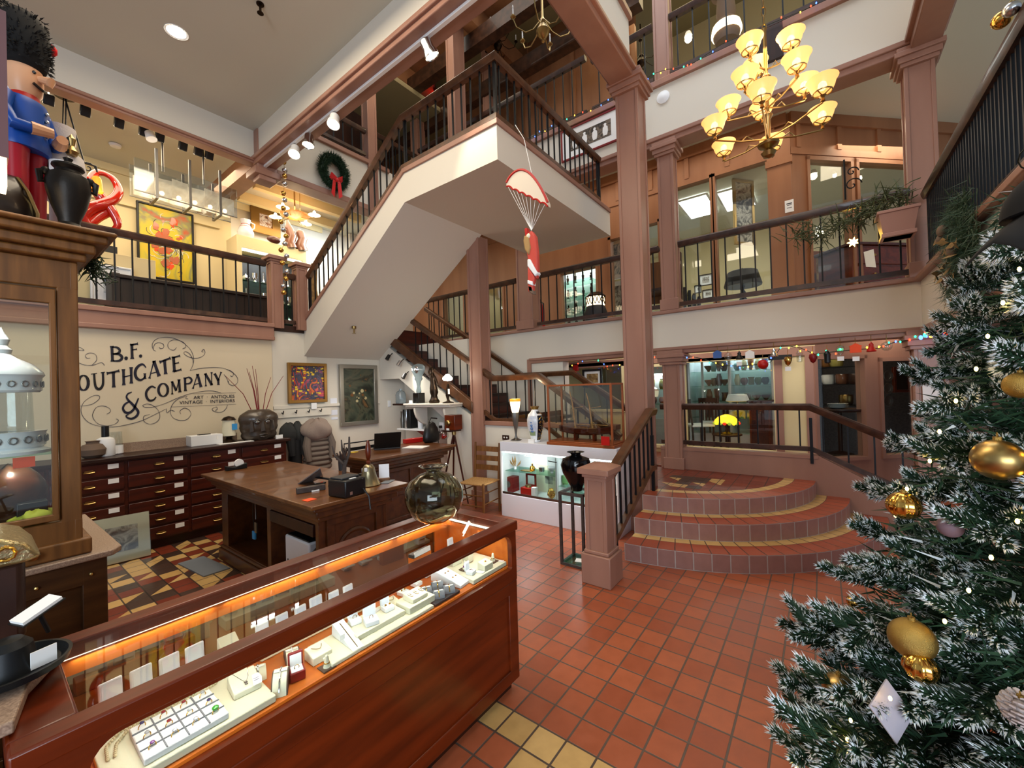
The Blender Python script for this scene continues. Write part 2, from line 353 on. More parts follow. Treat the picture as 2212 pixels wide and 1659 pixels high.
# under the left gallery: ceiling soffit, beams; the tall ceiling over the sales floor
struct('ceiling_left_gallery', MB().box((-3,GY+.15,5.58),(8,9.4,5.67)), 'ceil_tan')
struct('ceiling', MB().box((-4,-3,CZ),(2.72,GY+.2,CZ+.15)), 'ceil_tan')
struct('beam_left_gallery', MB().box((-3,GY,5.22),(2.78,GY+.11,CZ)).box((2.78,GY,5.20),(5.2,GY+.2,6.02)), 'wall_white')
struct('trim_4', MB().box((-3,GY-.045,5.16),(2.66,GY+.12,5.24)).box((-3,GY-.07,5.19),(2.66,GY,5.23)).box((2.9,GY-.045,5.10),(7.5,GY+.24,5.20)).box((2.78,GY-.05,5.98),(5.0,GY+.1,6.06)), 'trim_pink', bev=.01)
struct('beam_stairwell', MB().box((2.62,1.7,5.24),(2.76,GY,6.02)), 'wall_white')
struct('trim_5', MB().box((2.58,1.7,5.15),(2.82,GY,5.25)).box((2.55,1.7,5.205),(2.6,GY,5.26)).box((2.78,1.7,5.15),(2.86,GY,5.30)), 'trim_pink', bev=.01)
struct('trim_6', MB().box((2.60,GY-.12,5.0),(2.88,GY+.1,CZ)).box((2.56,GY-.14,5.0),(2.92,GY+.2,5.10)).prism([(2.62,GY-.12),(2.86,GY-.12),(2.86,GY+.1),(2.62,GY+.1)],4.93,5.0), 'trim_pink', bev=.01)
struct('beam_front', MB().box((2.62,1.68,5.36),(4.72,1.84,6.02)), 'wall_white')
struct('trim_7', MB().box((2.62,1.62,5.27),(4.7,1.90,5.37)).box((2.62,1.58,5.33),(4.7,1.94,5.38)).box((2.62,1.64,6.0),(4.74,1.88,6.08)), 'trim_pink', bev=.01)
# diagonal beam in the left gallery
a, b = PZ(503,400,5.25), PZ(560,362,5.25)
struct('trim_8', MB().sweep([(2.72,GY+.1,5.2),(2.72,9.2,5.2)], [(-.12,-.05),(.12,-.05),(.16,.2),(-.16,.2)]), 'trim_orange_warmlit')
mbb = MB()
for k in range(3): mbb.box((3.1,7.2+k*.7,5.42),(5.2,7.32+k*.7,5.58))
struct('beam_gallery_ceiling', mbb, 'wall_cream')
# right-hand galleries: faces
def band(x0, x1, y0, y1, z0, z1): return MB().box((x0,y0,z0),(x1,y1,z1))
struct('wall_right', MB().box((GX,-.9,2.22),(GX+.2,4.17,2.74)).box((GX,4.17,.3),(GX+.2,9.2,2.74)).box((GX,3.5,.3),(GX+.2,4.17,2.22)), 'wall_white')
struct('wall_right_upper', MB().box((GX,-.9,5.28),(GX+.2,7.5,F3)), 'wall_white')
struct('wall_near_right', MB().box((-3,-1.1,2.22),(GX+.2,-.88,2.74)), 'wall_white')
struct('trim_9', MB().box((GX-.03,-.9,2.14),(GX+.22,4.17,2.23)).box((GX-.05,-.9,2.19),(GX,4.17,2.235)).box((-3,-1.12,2.14),(GX,-.85,2.23)), 'trim_pink', bev=.008)
struct('trim_10', MB().box((GX-.05,-.9,2.72),(GX+.25,7.3,2.77)).box((-3,-1.15,2.72),(GX,-.83,2.77)), 'trim_pink', bev=.008)
struct('trim_11', MB().box((GX-.04,-.9,5.17),(GX+.24,7.5,5.29)).box((GX-.07,-.9,5.24),(GX,7.5,5.30)), 'trim_pink', bev=.01)
struct('trim_12', MB().box((GX-.05,-.9,6.03),(GX+.25,7.5,6.12)), 'trim_pink', bev=.008)
struct('trim_13', MB().box((GX-.045,3.98,5.1-2.9),(GX,4.16,2.2)).box((GX-.03,4.14,.5),(GX+.03,4.22,2.22)), 'trim_pink')
struct('floor_upper_walk', MB().box((GX+.1,-4,2.6),(12,9.2,2.80)), 'ceil_tan')
struct('floor_third', MB().box((GX+.1,-4,5.72),(12,9.2,6.08)).box((2.7,GY+.1,5.72),(7.5,9.6,6.06)), 'ceil_tan')
struct('floor_near_gallery', MB().box((-3,-4,2.6),(GX,-1.0,2.78)), 'ceil_tan')
struct('ceiling_third', MB().box((2.6,-4,9.4),(12,12,9.5)).box((2.7,6.9,8.2),(9,12,8.3)), 'ceil_olive')
struct('ceiling_near_gallery', MB().box((-3,-4,5.7),(GX,-1.2,5.8)), 'ceil_tan')
# corner beam above the right column, running out over the near gallery
struct('trim_14', MB().box((3.2,-1.1,5.16),(GX,-.86,5.32)).box((3.2,-1.14,5.26),(GX,-.82,5.32)), 'trim_pink', bev=.01)
struct('wall_near_right_upper', MB().box((3.2,-1.06,5.3),(GX,-.9,F3)), 'wall_white')
# landing floor on the first floor behind the curved steps
struct('floor_raised', MB().box((GX+.12,.05,0),(12,4.2,.495)).box((4.72,1.55,0),(GX,3.2,.495)), 'tile_red')
# columns
def column(name, x, y, sx, sy, z0, z1, cap=True, base=True, kind=True):
    m = MB().box((x-sx/2+.012,y-sy/2+.012,z0),(x+sx/2-.012,y+sy/2-.012,z1))
    e = .035
    for i in (-1,1):
        for j in (-1,1): m.box((x+i*sx/2-i*e,y+j*sy/2-j*e,z0),(x+i*sx/2,y+j*sy/2,z1))
    if cap:
        for k, (g, a, b) in enumerate(((.03,.20,.16),(.05,.16,.10),(.075,.10,.05),(.055,.05,0))): m.box((x-sx/2-g,y-sy/2-g,z1-a),(x+sx/2+g,y+sy/2+g,z1-b))
    if base: m.box((x-sx/2-.02,y-sy/2-.02,z0),(x+sx/2+.02,y+sy/2+.02,z0+.16))
    return struct(name, m, 'trim_pink', bev=.005)
column('column_stair_front', 4.83, 1.73, .27, .27, 0, 5.36)
column('column_landing', 4.80, 4.22, .24, .24, 0, 4.06, cap=False)
column('column_corner', GX+.1, -.93, .24, .24, 2.77, 5.22)
column('column_corner_lower', GX+.1, -.93, .26, .26, .495, 2.2)
column('column_gallery', GX+.08, 1.70, .22, .22, 2.77, 5.20)
column('column_lower', GX+.05, 1.70, .24, .24, .495, 2.18)
column('column_gallery_far', GX+.08, 4.22, .26, .34, 2.77, 5.2, cap=False)
column('column_third', GX+.08, 1.70, .20, .22, 6.08, 9.4, cap=False, base=False)
column('column_third_left', 4.63, GY+.05, .2, .2, 5.15, 8.3, cap=False, base=False)
column('column_third_far', 5.62, 5.35, .3, .2, 6.0, 9.4, cap=False, base=False)
column('column_third_mid', 6.9, 5.55, .3, .2, 6.0, 9.4, cap=False, base=False)
column('column_third_back', 6.6, 7.6, .25, .25, 6.0, 9.0, base=False)
struct('beam_third_near', MB().box((5.9,3.2,8.3),(6.1,9.6,8.6)).box((6.7,2.2,8.0),(6.9,9.6,8.3)), 'rail_wood')
struct('wall_third_back', MB().box((3,9.55,6),(12,9.7,9.4)), 'trim_orange_warmlit')
struct('wall_third_right', MB().box((9.5,-4,6.05),(9.6,2.6,9.4)), 'wall_cream')
m = MB().box((7.6,2.6,6.05),(7.7,9.6,9.4))
for k in range(6): m.box((7.55,2.7+k*1.15,6.1),(7.6,2.8+k*1.15,9.4))
struct('wall_third_panels', m, 'trim_orange_warmlit')
struct('beam_third_cross', MB().box((2.7,5.0,8.6),(7.6,5.25,9.0)).box((2.7,7.1,8.5),(7.6,7.3,8.9)).box((6.0,-1,9.0),(6.3,9.5,9.4)), 'trim_orange_warmlit')
# curved tile steps
cx, cy = 6.10, 1.70
def arcstep(rad, z, tread, name):
    m = MB(); a0, a1 = R(180+3), R(270); n = 40; L = 0
    P = lambda r, a: (cx + r*math.cos(a), cy + r*math.sin(a))
    for i in range(n):
        a, b = a0+(a1-a0)*i/n, a0+(a1-a0)*(i+1)/n; l = rad*(b-a); (xa,ya),(xb,yb) = P(rad,a), P(rad,b)
        m.mi(0); m.quad((xa,ya,z-.165),(xb,yb,z-.165),(xb,yb,z),(xa,ya,z), [(L,0.0),(L+l,0.0),(L+l,.149),(L,.149)])
        (xc,yc),(xd,yd) = P(rad-.21,b), P(rad-.21,a); m.mi(1); m.quad((xa,ya,z),(xb,yb,z),(xc,yc,z),(xd,yd,z), [(L,0.003),(L+l,0.003),(L+l,.207),(L,.207)])
        (xe,ye),(xf,yf) = P(rad-.325,b), P(rad-.325,a); m.mi(2); m.quad((xd,yd,z),(xc,yc,z),(xe,ye,z),(xf,yf,z), [(L,0.002),(L+l,0.002),(L+l,.108),(L,.108)])
        m.mi(3); m.add([(cx,cy,z),(xf,yf,z),(xe,ye,z)], [(0,1,2)])
        L += l
    (xa,ya) = P(rad,a0); m.mi(0); m.quad((cx,cy,z-.165),(xa,ya,z-.165),(xa,ya,z),(cx,cy,z), [(0,0),(.15,0),(.15,.15),(0,.15)])
    return struct(name, m, ['riser_tile','tread_red','tread_yellow','tile_red'], smooth=30)
arcstep(2.25, .165, .32, 'floor_step_bottom'); arcstep(1.93, .33, .32, 'floor_step_middle'); arcstep(1.62, .495, .32, 'floor_step_top')
# mosaic inlay on the top step: tiles inlaid in the tread
mm = MB(); random.seed(9)
for i in range(5):
    for j in range(4):
        x, y = 4.85+i*.16, .98+j*.16
        if (x-cx)**2+(y-cy)**2 > 1.25**2: continue
        r = random.random(); mm.mi(0 if r < .4 else 1)
        if r < .3: mm.slab([(x,y,.4955),(x+.155,y,.4955),(x+.155,y+.155,.4955)], (0,0,.001))
        elif r < .85: mm.slab([(x,y,.4955),(x+.155,y,.4955),(x+.155,y+.155,.4955),(x,y+.155,.4955)], (0,0,.001))
struct('floor_mosaic', mm, ['tile_yellow','tile_dark'])
# pink curb walls behind and right of the steps
struct('wall_curb', MB().box((GX,.05,.3),(GX+.12,1.9,.78)).box((GX-.01,.05,.76),(GX+.14,1.9,.80))
       .slab([(GX,.05,0),(GX,.05,.80),(GX,-1.35,.0)], (.12,0,0)), 'trim_pink')
# first-floor stair in wood: low wall, landing, flight; soffit wall below
LX = 4.75
struct('wall_low', MB().box((LX,2.0,0),(LX+.1,4.12,1.17)), 'wall_white')
struct('trim_15', MB().box((LX-.03,2.0,1.165),(LX+.13,4.15,1.23)), 'trim_pink', bev=.006)
sl = .62
def sz(y, z0=1.42, y0=4.36): return z0+(y-y0)*sl
struct('wall_under_stair', MB().slab([(LX-.05,4.36,0),(LX-.05,4.36,1.30),(LX-.05,GY+.02,2.72),(LX-.05,GY+.02,1.95),(LX-.05,6.1,1.95),(LX-.05,4.9,1.22),(LX-.05,4.9,0)], (.12,0,0)), 'wall_white')
struct('wall_stair_nook', MB().box((LX+.5,4.9,0),(LX+.6,GY,2.6)).slab([(LX,4.95,1.22),(LX,GY,2.3),(LX+.5,GY,2.3),(LX+.5,4.95,1.22)],(0,0,.02)), 'wall_white')
m = MB()
m.slab([(LX-.08,4.30,1.34),(LX-.08,GY,2.80),(LX-.08,GY,2.98),(LX-.08,4.30,1.52)], (.08,0,0))
struct('trim_stringer', m, 'rail_oak', bev=.01)
m = MB()
for k in range(10):
    y = 4.1+k*.26; z = 1.30+k*.165; m.mi(0).box((LX,y,z-.05),(6.0,y+.3,z)); m.mi(1).box((LX,y+.26,z),(6.0,y+.28,z+.165))
for k in range(5):
    y = 2.2+k*.26; z = .495+(k)*.165; m.mi(0).box((LX+.02,y,z-.05),(6.0,y+.3,z)); m.mi(1).box((LX+.02,y+.26,z),(6.0,y+.28,z+.165))
m.mi(0).box((LX,3.3,1.2),(6.0,4.15,1.25))
struct('floor_stair_treads', m, ['dark_wood','mahogany'])
# upper flight and mid landing (plastered underside)
SX0, SX1, LY0, LY1 = 3.28, 4.72, 2.57, 4.05
m = MB()
m.box((SX0,LY0,4.06),(GX,LY1,4.42))
m.slab([(SX0,LY1,4.06),(SX0,LY1,4.42),(SX0,GY+.04,2.86),(SX0,GY+.04,2.32)], (SX1-SX0,0,0))
struct('ceiling_stair_soffit', m, 'wall_white')
m = MB()
m.box((SX0-.02,LY0-.02,4.42),(GX,LY0+.08,4.48)).box((SX0-.02,LY0-.02,4.42),(SX0+.08,LY1+.03,4.48))
m.slab([(SX0-.02,LY1,4.42),(SX0-.02,LY1,4.48),(SX0-.02,GY,2.93),(SX0-.02,GY,2.86)], (.1,0,0))
m.box((SX0+.05,LY0+.05,4.40),(GX,LY1,4.44))
struct('trim_16', m, 'trim_pink', bev=.006)
# wall beside the second half flight, and the gallery end wall beyond the stair
struct('wall_blue_end', MB().box((5.6,9.0,2.8),(8.5,9.25,5.6)), 'wall_white')
# ---------------- railings ----------------
HP = [(-.045,-.03),(-.03,-.065),(.03,-.065),(.045,-.03),(.05,0),(.035,.02),(-.035,.02),(-.05,0)]
BP = [(-.025,-.03),(.025,-.03),(.025,.025),(-.025,.025)]
_balu = {}
def baluster(h, r, par, loc):
    key = (round(h,3), r)
    if key not in _balu:
        o = MB().box((-r,-r,0),(r,r,h)).build('baluster', 'iron', par); _balu[key] = o.data
    o = bpy.data.objects.new('baluster', _balu[key]); C.objects.link(o)
    o.parent = par; o.location = loc; return o
def railing(label, path, zbase, h, step=.115, wood='rail_wood', r=.008, drop=0, bot=True, posts=(), start=.5, hp=HP, group=None):
    """path: list of (x,y,z) along the foot of the railing"""
    P = [Vector(p) for p in path]; root = thing('railing', label, 'railing', P[0], 0, group)
    MB().sweep([p+Vector((0,0,h)) for p in P], hp).build('top_rail', wood, root, world=True)
    if bot: MB().sweep([p+Vector((0,0,zbase)) for p in P], BP).build('bottom_rail', wood, root, world=True)
    base = zbase if bot else 0
    for a, b in zip(P[:-1], P[1:]):
        L = Vector((b.x-a.x, b.y-a.y, 0)).length; n = max(1, int(L/step))
        for i in range(n):
            q = a.lerp(b, (i+start)/n)
            if (first := not any(k == (round(h-base-.06,3), r) for k in _balu)):
                o = MB().box((-r,-r,0),(r,r,h-base-.06)).build('baluster', 'iron', root); _balu[(round(h-base-.06,3), r)] = o.data; o.location = q-P[0]+Vector((0,0,base))
            else:
                o = bpy.data.objects.new('baluster', _balu[(round(h-base-.06,3), r)]); C.objects.link(o); o.parent = root; o.location = q-P[0]+Vector((0,0,base))
    for q in posts:
        MB().box((q[0]-.016,q[1]-.016,q[2]),(q[0]+.016,q[1]+.016,q[2]+h-.05)).build('iron_post', 'iron', root, world=True)
    return root
railing('long dark wood and iron railing along the left gallery above the painted shop sign', [(-.6,GY,2.80),(2.72,GY,2.80)], .06, .93, step=.155)
railing('short two-baluster railing between the two pink newel posts above the painted sign wall', [(2.98,GY,2.80),(3.14,GY,2.80)], .06, .80, step=.075)
railing('second floor railing between far pilaster and tall front column, beside fire extinguisher', [(GX,3.98,2.79),(GX,1.84,2.79)], .05, .92, step=.16)
railing('second floor railing behind the stair landing column, left of the far pilaster', [(GX,6.9,2.79),(GX,4.42,2.79)], .05, .92, step=.15)
railing('second floor railing with garland and pink planter box at its right end', [(GX,1.56,2.79),(GX,-.82,2.79)], .05, .92, step=.16)
railing('dense dark railing of the near right gallery, leading off the photo at upper right', [(GX-.15,-.93,2.80),(.9,-.93,2.80)], .05, .80, step=.07, r=.010)
railing('third floor railing with blue and red fairy lights, right of the tall column', [(GX,1.58,6.12),(GX,-.9,6.12)], .05, .85, step=.20)
railing('short third floor railing just left of the third floor pilaster', [(GX,2.8,6.12),(GX,1.82,6.12)], .05, .85, step=.2)
railing('third floor railing above the framed print of four figures', [(GX,7.0,6.12),(GX,2.9,6.12)], .05, .95, step=.17)
railing('third floor railing above the christmas wreath', [(2.9,GY,6.05),(4.5,GY,6.05)], .10, .55, step=.16)
railing('dark third floor railing running back behind the upper stair handrail', [(4.8,GY+.2,6.05),(6.5,GY+.2,6.05)], .05, .75, step=.15)
# stair rails
railing('stair and landing railing over the white soffit, rising from the left gallery', [(SX0+.03,GY-.12,2.93),(SX0+.03,LY1+.05,4.47),(SX0+.03,LY0+.03,4.48),(GX-.3,LY0+.03,4.48)], .05, .68, step=.135, wood='rail_oak',
        posts=[(SX0+.03,LY0+.03,4.48),(SX0+.03,LY1,4.48),(SX0+.03,GY-.15,2.93),(GX-.3,LY0+.03,4.48)])
railing('near handrail of the wooden stair behind the ship model', [(LX,5.75,2.32),(LX,3.92,1.23),(LX,3.10,1.23),(LX,1.95,.44)], .02, .66, step=.15, wood='rail_oak', r=.007)
railing('far handrail of the wooden stair against the white wall', [(6.0,6.8,2.85),(6.0,4.28,1.30),(6.0,3.25,1.30),(6.0,2.1,.55)], .02, .66, step=.30, wood='rail_oak', bot=False, r=.006)
railing('raised floor railing behind the curved tile steps, sloping down to the right', [(GX+.06,1.9,.80),(GX+.06,.11,.80),(GX+.06,-1.5,.0)], .07, .60, step=.22, posts=[(GX+.0,.11,.70)])
o = railing('oak handrail with iron balusters climbing from the square newel beside the curved steps', [(3.47,1.585,.22),(3.60,1.585,.22),(4.62,1.56,.72),(4.78,1.56,.72)], .04, .70, step=.12, wood='rail_oak', r=.009, posts=[(3.66,1.585,.02),(4.70,1.56,.48)])
# newel posts
def newel(label, x, y, z0, h, s=.2, cap=.30, base=True, group=None):
    t = thing('newel_post', label, 'newel post', (x,y,z0), 0, group)
    m = MB().box((-s/2+.01,-s/2+.01,0),(s/2-.01,s/2-.01,h-.06))
    for i in (-1,1):
        for j in (-1,1): m.box((i*s/2-i*.035,j*s/2-j*.035,0),(i*s/2,j*s/2,h-.06))
    m.box((-s/2,-s/2,h-.14),(s/2,s/2,h-.06)); m.build('shaft', 'trim_pink', t, bev=.004)
    c = cap/2; m = MB().box((-c+.03,-c+.03,h-.11),(c-.03,c-.03,h-.08)).box((-c,-c,h-.08),(c,c,h-.03))
    m.add([(-c,-c,h-.03),(c,-c,h-.03),(c,c,h-.03),(-c,c,h-.03),(-c*.5,-c*.5,h),(c*.5,-c*.5,h),(c*.5,c*.5,h),(-c*.5,c*.5,h)], [(0,1,5,4),(1,2,6,5),(2,3,7,6),(3,0,4,7),(4,5,6,7)])
    m.build('cap', 'trim_pink', t, bev=.006)
    if base: b = s/2+.035; MB().box((-b,-b,0),(b,b,.26)).box((-b+.02,-b+.02,.26),(b-.02,b-.02,.29)).build('plinth', 'trim_pink', t, bev=.008)
    return t
newel('square pink newel post standing on the tile floor at the foot of the oak handrail', 3.345, 1.585, 0, 1.03, s=.2, cap=.29)
newel('pink newel post at the right end of the long gallery railing', 2.85, GY, 2.74, 1.12, s=.17, cap=.27, base=False)
newel('pink newel post at the foot of the upper stair, right of the short railing', 3.23, GY, 2.74, 1.10, s=.17, cap=.25, base=False)
# ---------------- shop fronts behind the galleries ----------------
SX = 7.45
def PP(u, v, pt, n):
    d = _ray(u, v); o = Vector((0,0,H)); n = Vector(n); return o + d*((Vector(pt)-o).dot(n)/d.dot(n))
KU, KL = Vector((SX,.27,0)), Vector((SX,.05,0)); DN = (.7071,.7071,0); DD = Vector((.7071,-.7071,0))
_wn = [0]
def wall_y(name, x, y0, y1, z0, z1, holes, m='trim_orange_warmlit', th=.12, panes=True, org=None, d=None):
    """wall along +Y (or along d from org) with rectangular window openings (y0,y1,z0,z1)"""
    holes = sorted(holes); mb = MB(); cur = y0
    def T(p):
        if org is None: return p
        q = Vector(org) + Vector(d)*p[1]; nn = Vector((-d[1], d[0], 0)); nn = nn if nn.x > 0 else -nn
        q = q + nn*(p[0]-x); return Vector((q.x, q.y, p[2]))
    def bx(M, a, b):
        t = MB().box(a, b); M.add([T(v) for v in t.v], t.f if org is None else [f[::-1] for f in t.f])
    for (a, b, c, e) in holes:
        if a > cur: bx(mb, (x,cur,z0),(x+th,a,z1))
        if c > z0: bx(mb, (x,a,z0),(x+th,b,c))
        if e < z1: bx(mb, (x,a,e),(x+th,b,z1))
        cur = b
    if cur < y1: bx(mb, (x,cur,z0),(x+th,y1,z1))
    # raised stiles
    for (a, b, c, e) in holes:
        for (p, q, r_, s_) in ((a-.05,a,c,e+.05),(b,b+.05,c,e+.05),(a-.05,b+.05,e,e+.06),(a-.05,b+.05,c-.05,c)): bx(mb, (x-.03,p,r_),(x,q,s_))
    struct(name, mb, m)
    for (a, b, c, e) in holes:
        _wn[0] += 1; g = MB(); bx(g, (x+.05,a,c),(x+.056,b,e)); o = struct('window_%d' % _wn[0], g, 'pane')
yy = lambda u, v=600: PX(u, v, SX)[1]
H2 = 5.10
wall_y('wall_upper_shopfront', SX, .27, 9.3, 2.8, 5.72, [(yy(1670),yy(1552),2.86,H2),(yy(1540),yy(1467),2.86,H2),(yy(1425),yy(1385),2.86,4.6),(yy(1352),yy(1322),2.86,4.5),(yy(1288),yy(1212),2.86,4.05),(yy(1085),yy(1042),2.86,4.1),(yy(1000),yy(958),2.86,4.1)])
dd = lambda u, v, K: (PP(u, v, K, DN)-Vector(K)).dot(DD)
wall_y('wall_upper_angled', 0, 0, 4.2, 2.8, 5.72, [(dd(1750,450,KU),dd(1838,450,KU),2.86,5.02),(dd(1856,450,KU),dd(1975,450,KU),2.86,5.02)], org=KU, d=DD)
# frieze panels and crown
m = MB().box((SX-.05,.3,5.55),(SX,9,5.72)).box((SX-.02,.3,5.12),(SX,9,5.22))
for k in range(9): m.box((SX-.03,.45+k*.62,5.2),(SX,.52+k*.62,5.58))
t = MB().box((-.05,0,5.55),(0,4,5.72)).box((-.02,0,5.1),(0,4,5.2))
for k in range(6): t.box((-.03,.1+k*.7,5.2),(0,.17+k*.7,5.58))
m.add([Vector(KU)+DD*v[1]+Vector((.7071,.7071,0))*v[0]+Vector((0,0,v[2])) for v in t.v], [f[::-1] for f in t.f])
m.box((SX-.06,.26,2.8),(SX,.56,5.5)).box((SX-.09,.24,4.95),(SX,.58,5.05))
struct('trim_frieze', m, 'trim_orange_warmlit')
# lower front
wall_y('wall_lower_shopfront', SX, .05, 4.2, .49, 2.6, [(PX(1672,850,SX)[1],PX(1480,850,SX)[1],.62,2.06),(PX(1440,850,SX)[1],PX(1395,850,SX)[1],.62,2.02),(PX(1345,850,SX)[1]+.0,PX(1200,850,SX)[1],1.25,2.1)], m='wall_cream')
m = MB().box((SX-.03,.05,2.07),(SX,4.2,2.2))
for u in (1683, 1750): y = PX(u,850,SX)[1]; m.box((SX-.035,y-.05,.5),(SX,y+.05,2.1))
for u in (1476, 1446, 1394): y = PX(u,850,SX)[1]; m.box((SX-.035,y-.035,.5),(SX,y+.035,2.1))
struct('trim_lower_front', m, 'trim_pink')
wall_y('wall_lower_angled', 0, 0, 3.6, 0, 2.6, [(dd(1765,850,KL),dd(1866,850,KL),.55,2.0),(dd(1905,850,KL),dd(1985,850,KL),.55,1.95)], m='trim_pink', org=KL, d=DD)
# rooms behind
struct('wall_upper_room', MB().box((12,-4,2.8),(12.1,9.3,5.72)).box((7.6,9.2,2.8),(12,9.3,5.72)), 'wall_cream')
struct('wall_lower_room', MB().box((10.8,-.3,0),(10.9,4.4,2.6)).box((7.5,4.3,.49),(10.9,4.4,2.6)), 'wall_cream')
struct('wall_lower_alcove', MB().box((10.6,-4,0),(10.7,.6,2.6)).box((7.6,-4,0),(10.7,-3.9,2.6)), 'grey_wood')
# ceiling lights in the upper shop
def troffer(u0, v0, u1, v1, label, z=5.68):
    a, b = PZ(u0, v0, z), PZ(u1, v1, z); x0, x1 = sorted((a.x, b.x)); y0, y1 = sorted((a.y, b.y))
    t = thing('ceiling_light', label, 'ceiling light', ((x0+x1)/2,(y0+y1)/2,z), 0, 'lit panels in the upper shop ceiling')
    w, h = (x1-x0)/2, (y1-y0)/2
    m = MB()
    for s in (-1,1): m.box((-w,s*h-.02,-.03),(w,s*h+.02,0)).box((s*w-.02,-h,-.03),(s*w+.02,h,0))
    m.build('frame', 'white_paint', t); MB().box((-w+.02,-h+.02,-.015),(w-.02,h-.02,-.005)).build('diffuser', 'fluoro', t); return t
def troffer_at(x, y, label):
    t = thing('ceiling_light', label, 'ceiling light', (x,y,5.70), 0, 'lit panels in the upper shop ceiling'); m = MB()
    for s in (-1,1): m.box((-.6,s*.3-.02,-.03),(.6,s*.3+.02,0)).box((s*.6-.02,-.3,-.03),(s*.6+.02,.3,0))
    m.build('frame', 'white_paint', t); MB().box((-.58,-.28,-.015),(.58,.28,-.005)).build('diffuser', 'fluoro', t)
for (u, v), l in (((1508,446),'long lit ceiling panel behind the left pane of the upper shop window'),((1592,428),'lit ceiling panel beyond the tall frame behind the wide upper shop pane'),((1070,605),'lit ceiling panel seen between the landing column and the far pilaster')):
    q = PZ(u, v, 5.70 if u > 1200 else 4.9)
    if u > 1200: troffer_at(q.x, q.y, l)
    else: q = PX(u, v, 9.6); t = thing('ceiling_light', l, 'ceiling light', q, 0, 'lit panels in the upper shop ceiling'); MB().cbox((0,0,0),(.3,.9,.10)).build('diffuser', 'fluoro', t); MB().cbox((0,0,.06),(.34,.94,.03)).build('frame', 'white_paint', t)
def globe(u, v, x, label, r=.07):
    q = PX(u, v, x); t = thing('spot_lamp', label, 'lamp', q, 0, 'glowing spots behind the upper shop windows'); MB().ball((0,0,0), r, 12).build('bulb', 'bulb', t); MB().lathe([(r*.5,.0),(r*1.1,r*.4),(r*.7,r*1.6),(.01,r*1.8)], (0,0,.02), 12).build('lamp_housing', 'white_paint', t); return t
globe(1757,381,9.4,'bright round spot behind the left pane of the angled upper window', .06)
globe(1857,385,9.8,'small spot at the right pane edge of the angled upper window', .035)
globe(1770,503,9.6,'glowing ball standing for a spot reflected low behind the railing under the angled window', .06)  # glowing ball modelled in place of a reflection
globe(1803,380,9.9,'small elongated spot left of the wrought iron bracket', .03)
# things in the upper shop
def box_thing(name, label, cat, c, d, m, rz=0, bev=.004, group=None, part=None):
    t = MB().cbox((0,0,0), d).build(name, m, bev=bev); t.location = c; t.rotation_euler = (0,0,rz); return tag(t, label, cat, group)
def framed(name, label, cat, c, w, h, fm, pm, axis='y', fw=.05, matw=0, mm='paper', depth=.04, tilt=0, rz=0, inner=None):
    """picture whose face looks along -axis; local x = width, z = height, face at -y"""
    t = thing(name, label, cat, c); t.rotation_euler = (tilt, 0, (rz if axis == 'y' else -math.pi/2 + rz))
    m = MB()
    for s in (-1,1): m.box((s*w/2-s*fw,-depth,-h/2),(s*w/2,0,h/2)).box((-w/2,-depth,s*h/2-s*fw),(w/2,0,s*h/2))
    m.build('frame', fm, t, bev=.006)
    if matw:
        MB().box((-w/2+fw,-depth*.4,-h/2+fw),(w/2-fw,-.002,h/2-fw)).build('mount', mm, t)
        MB().box((-w/2+fw+matw,-depth*.5,-h/2+fw+matw),(w/2-fw-matw,-depth*.4,h/2-fw-matw)).build('print', pm, t)
    else: MB().box((-w/2+fw,-depth*.5,-h/2+fw),(w/2-fw,-.002,h/2-fw)).build('canvas', pm, t)
    return t
paintmat('art_grey', ['#2b2a28','#6b6862','#c9c5bb','#4b4843'], 6); paintmat('art_blue', ['#dfe6e8','#4d6a80','#f0efe8','#87a0ac'], 4)
paintmat('art_brown', ['#3b2617','#8a6a3e','#c9b07c'], 4); paintmat('art_sepia', ['#15120f','#3c332b','#7b6a5a','#201a16'], 12)
q = PX(1605,460,9.3); framed('easel_painting', 'tall gilt framed picture standing edge-on behind the wide upper window', 'picture', q, .5, 1.3, 'brass', 'art_grey', 'x', .06, rz=.9)
q = PX(1603,575,8.4); t = thing('table_lamp', 'tall ornate table lamp with wide dark shade behind the wide upper window', 'lamp', (q.x,q.y,2.8))
MB().box((-.3,-.45,0),(.3,.45,.22)).build('stand', 'dark_wood', t, bev=.01)
MB().lathe([(.10,.22),(.12,.25),(.05,.3),(.07,.38),(.025,.45),(.05,.5),(.02,.56),(.035,.62),(.015,.7),(.012,.95)], k=16).build('stem', 'bronze', t)
MB().lathe([(.30,.62),(.305,.64),(.24,.88),(.22,.89)], k=24).build('lamp_shade', 'dark_grey', t)
q = PX(1890,565,8.9); t = thing('chest_of_drawers', 'reddish wooden chest behind the angled upper window, white tag on it', 'chest', (q.x,q.y,2.8), R(45))
MB().box((-.3,-.75,0),(.3,.75,.95)).build('body', 'case_wood', t, bev=.01); MB().box((-.34,-.8,.95),(.34,.8,.99)).build('top', 'mahogany', t, bev=.005)
for k in range(3):
    dr = MB().box((-.32,-.7,.08+k*.29),(-.29,.7,.33+k*.29)).build('drawer', 'case_wood', t, bev=.006)
    for s in (-.4,.4): MB().ball((-.34,s,.21+k*.29), .02, 8).build('knob', 'brass', dr)
q = PX(1880,560,7.9); tag(MB().slab([(0,-.06,-.13),(0,.05,-.10),(0,.07,.12),(0,-.04,.14)], (.004,0,0)).build('price_tag', 'paper'), 'white card tag leaning against the chest behind the railing', 'tag').location = q
q = PX(1795,560,9.6); framed('mirror', 'yellow gilt framed mirror low behind the angled upper window', 'mirror', (q.x,q.y,3.55), .9, 1.0, 'gold', 'art_brown', 'x', .10, rz=.785)
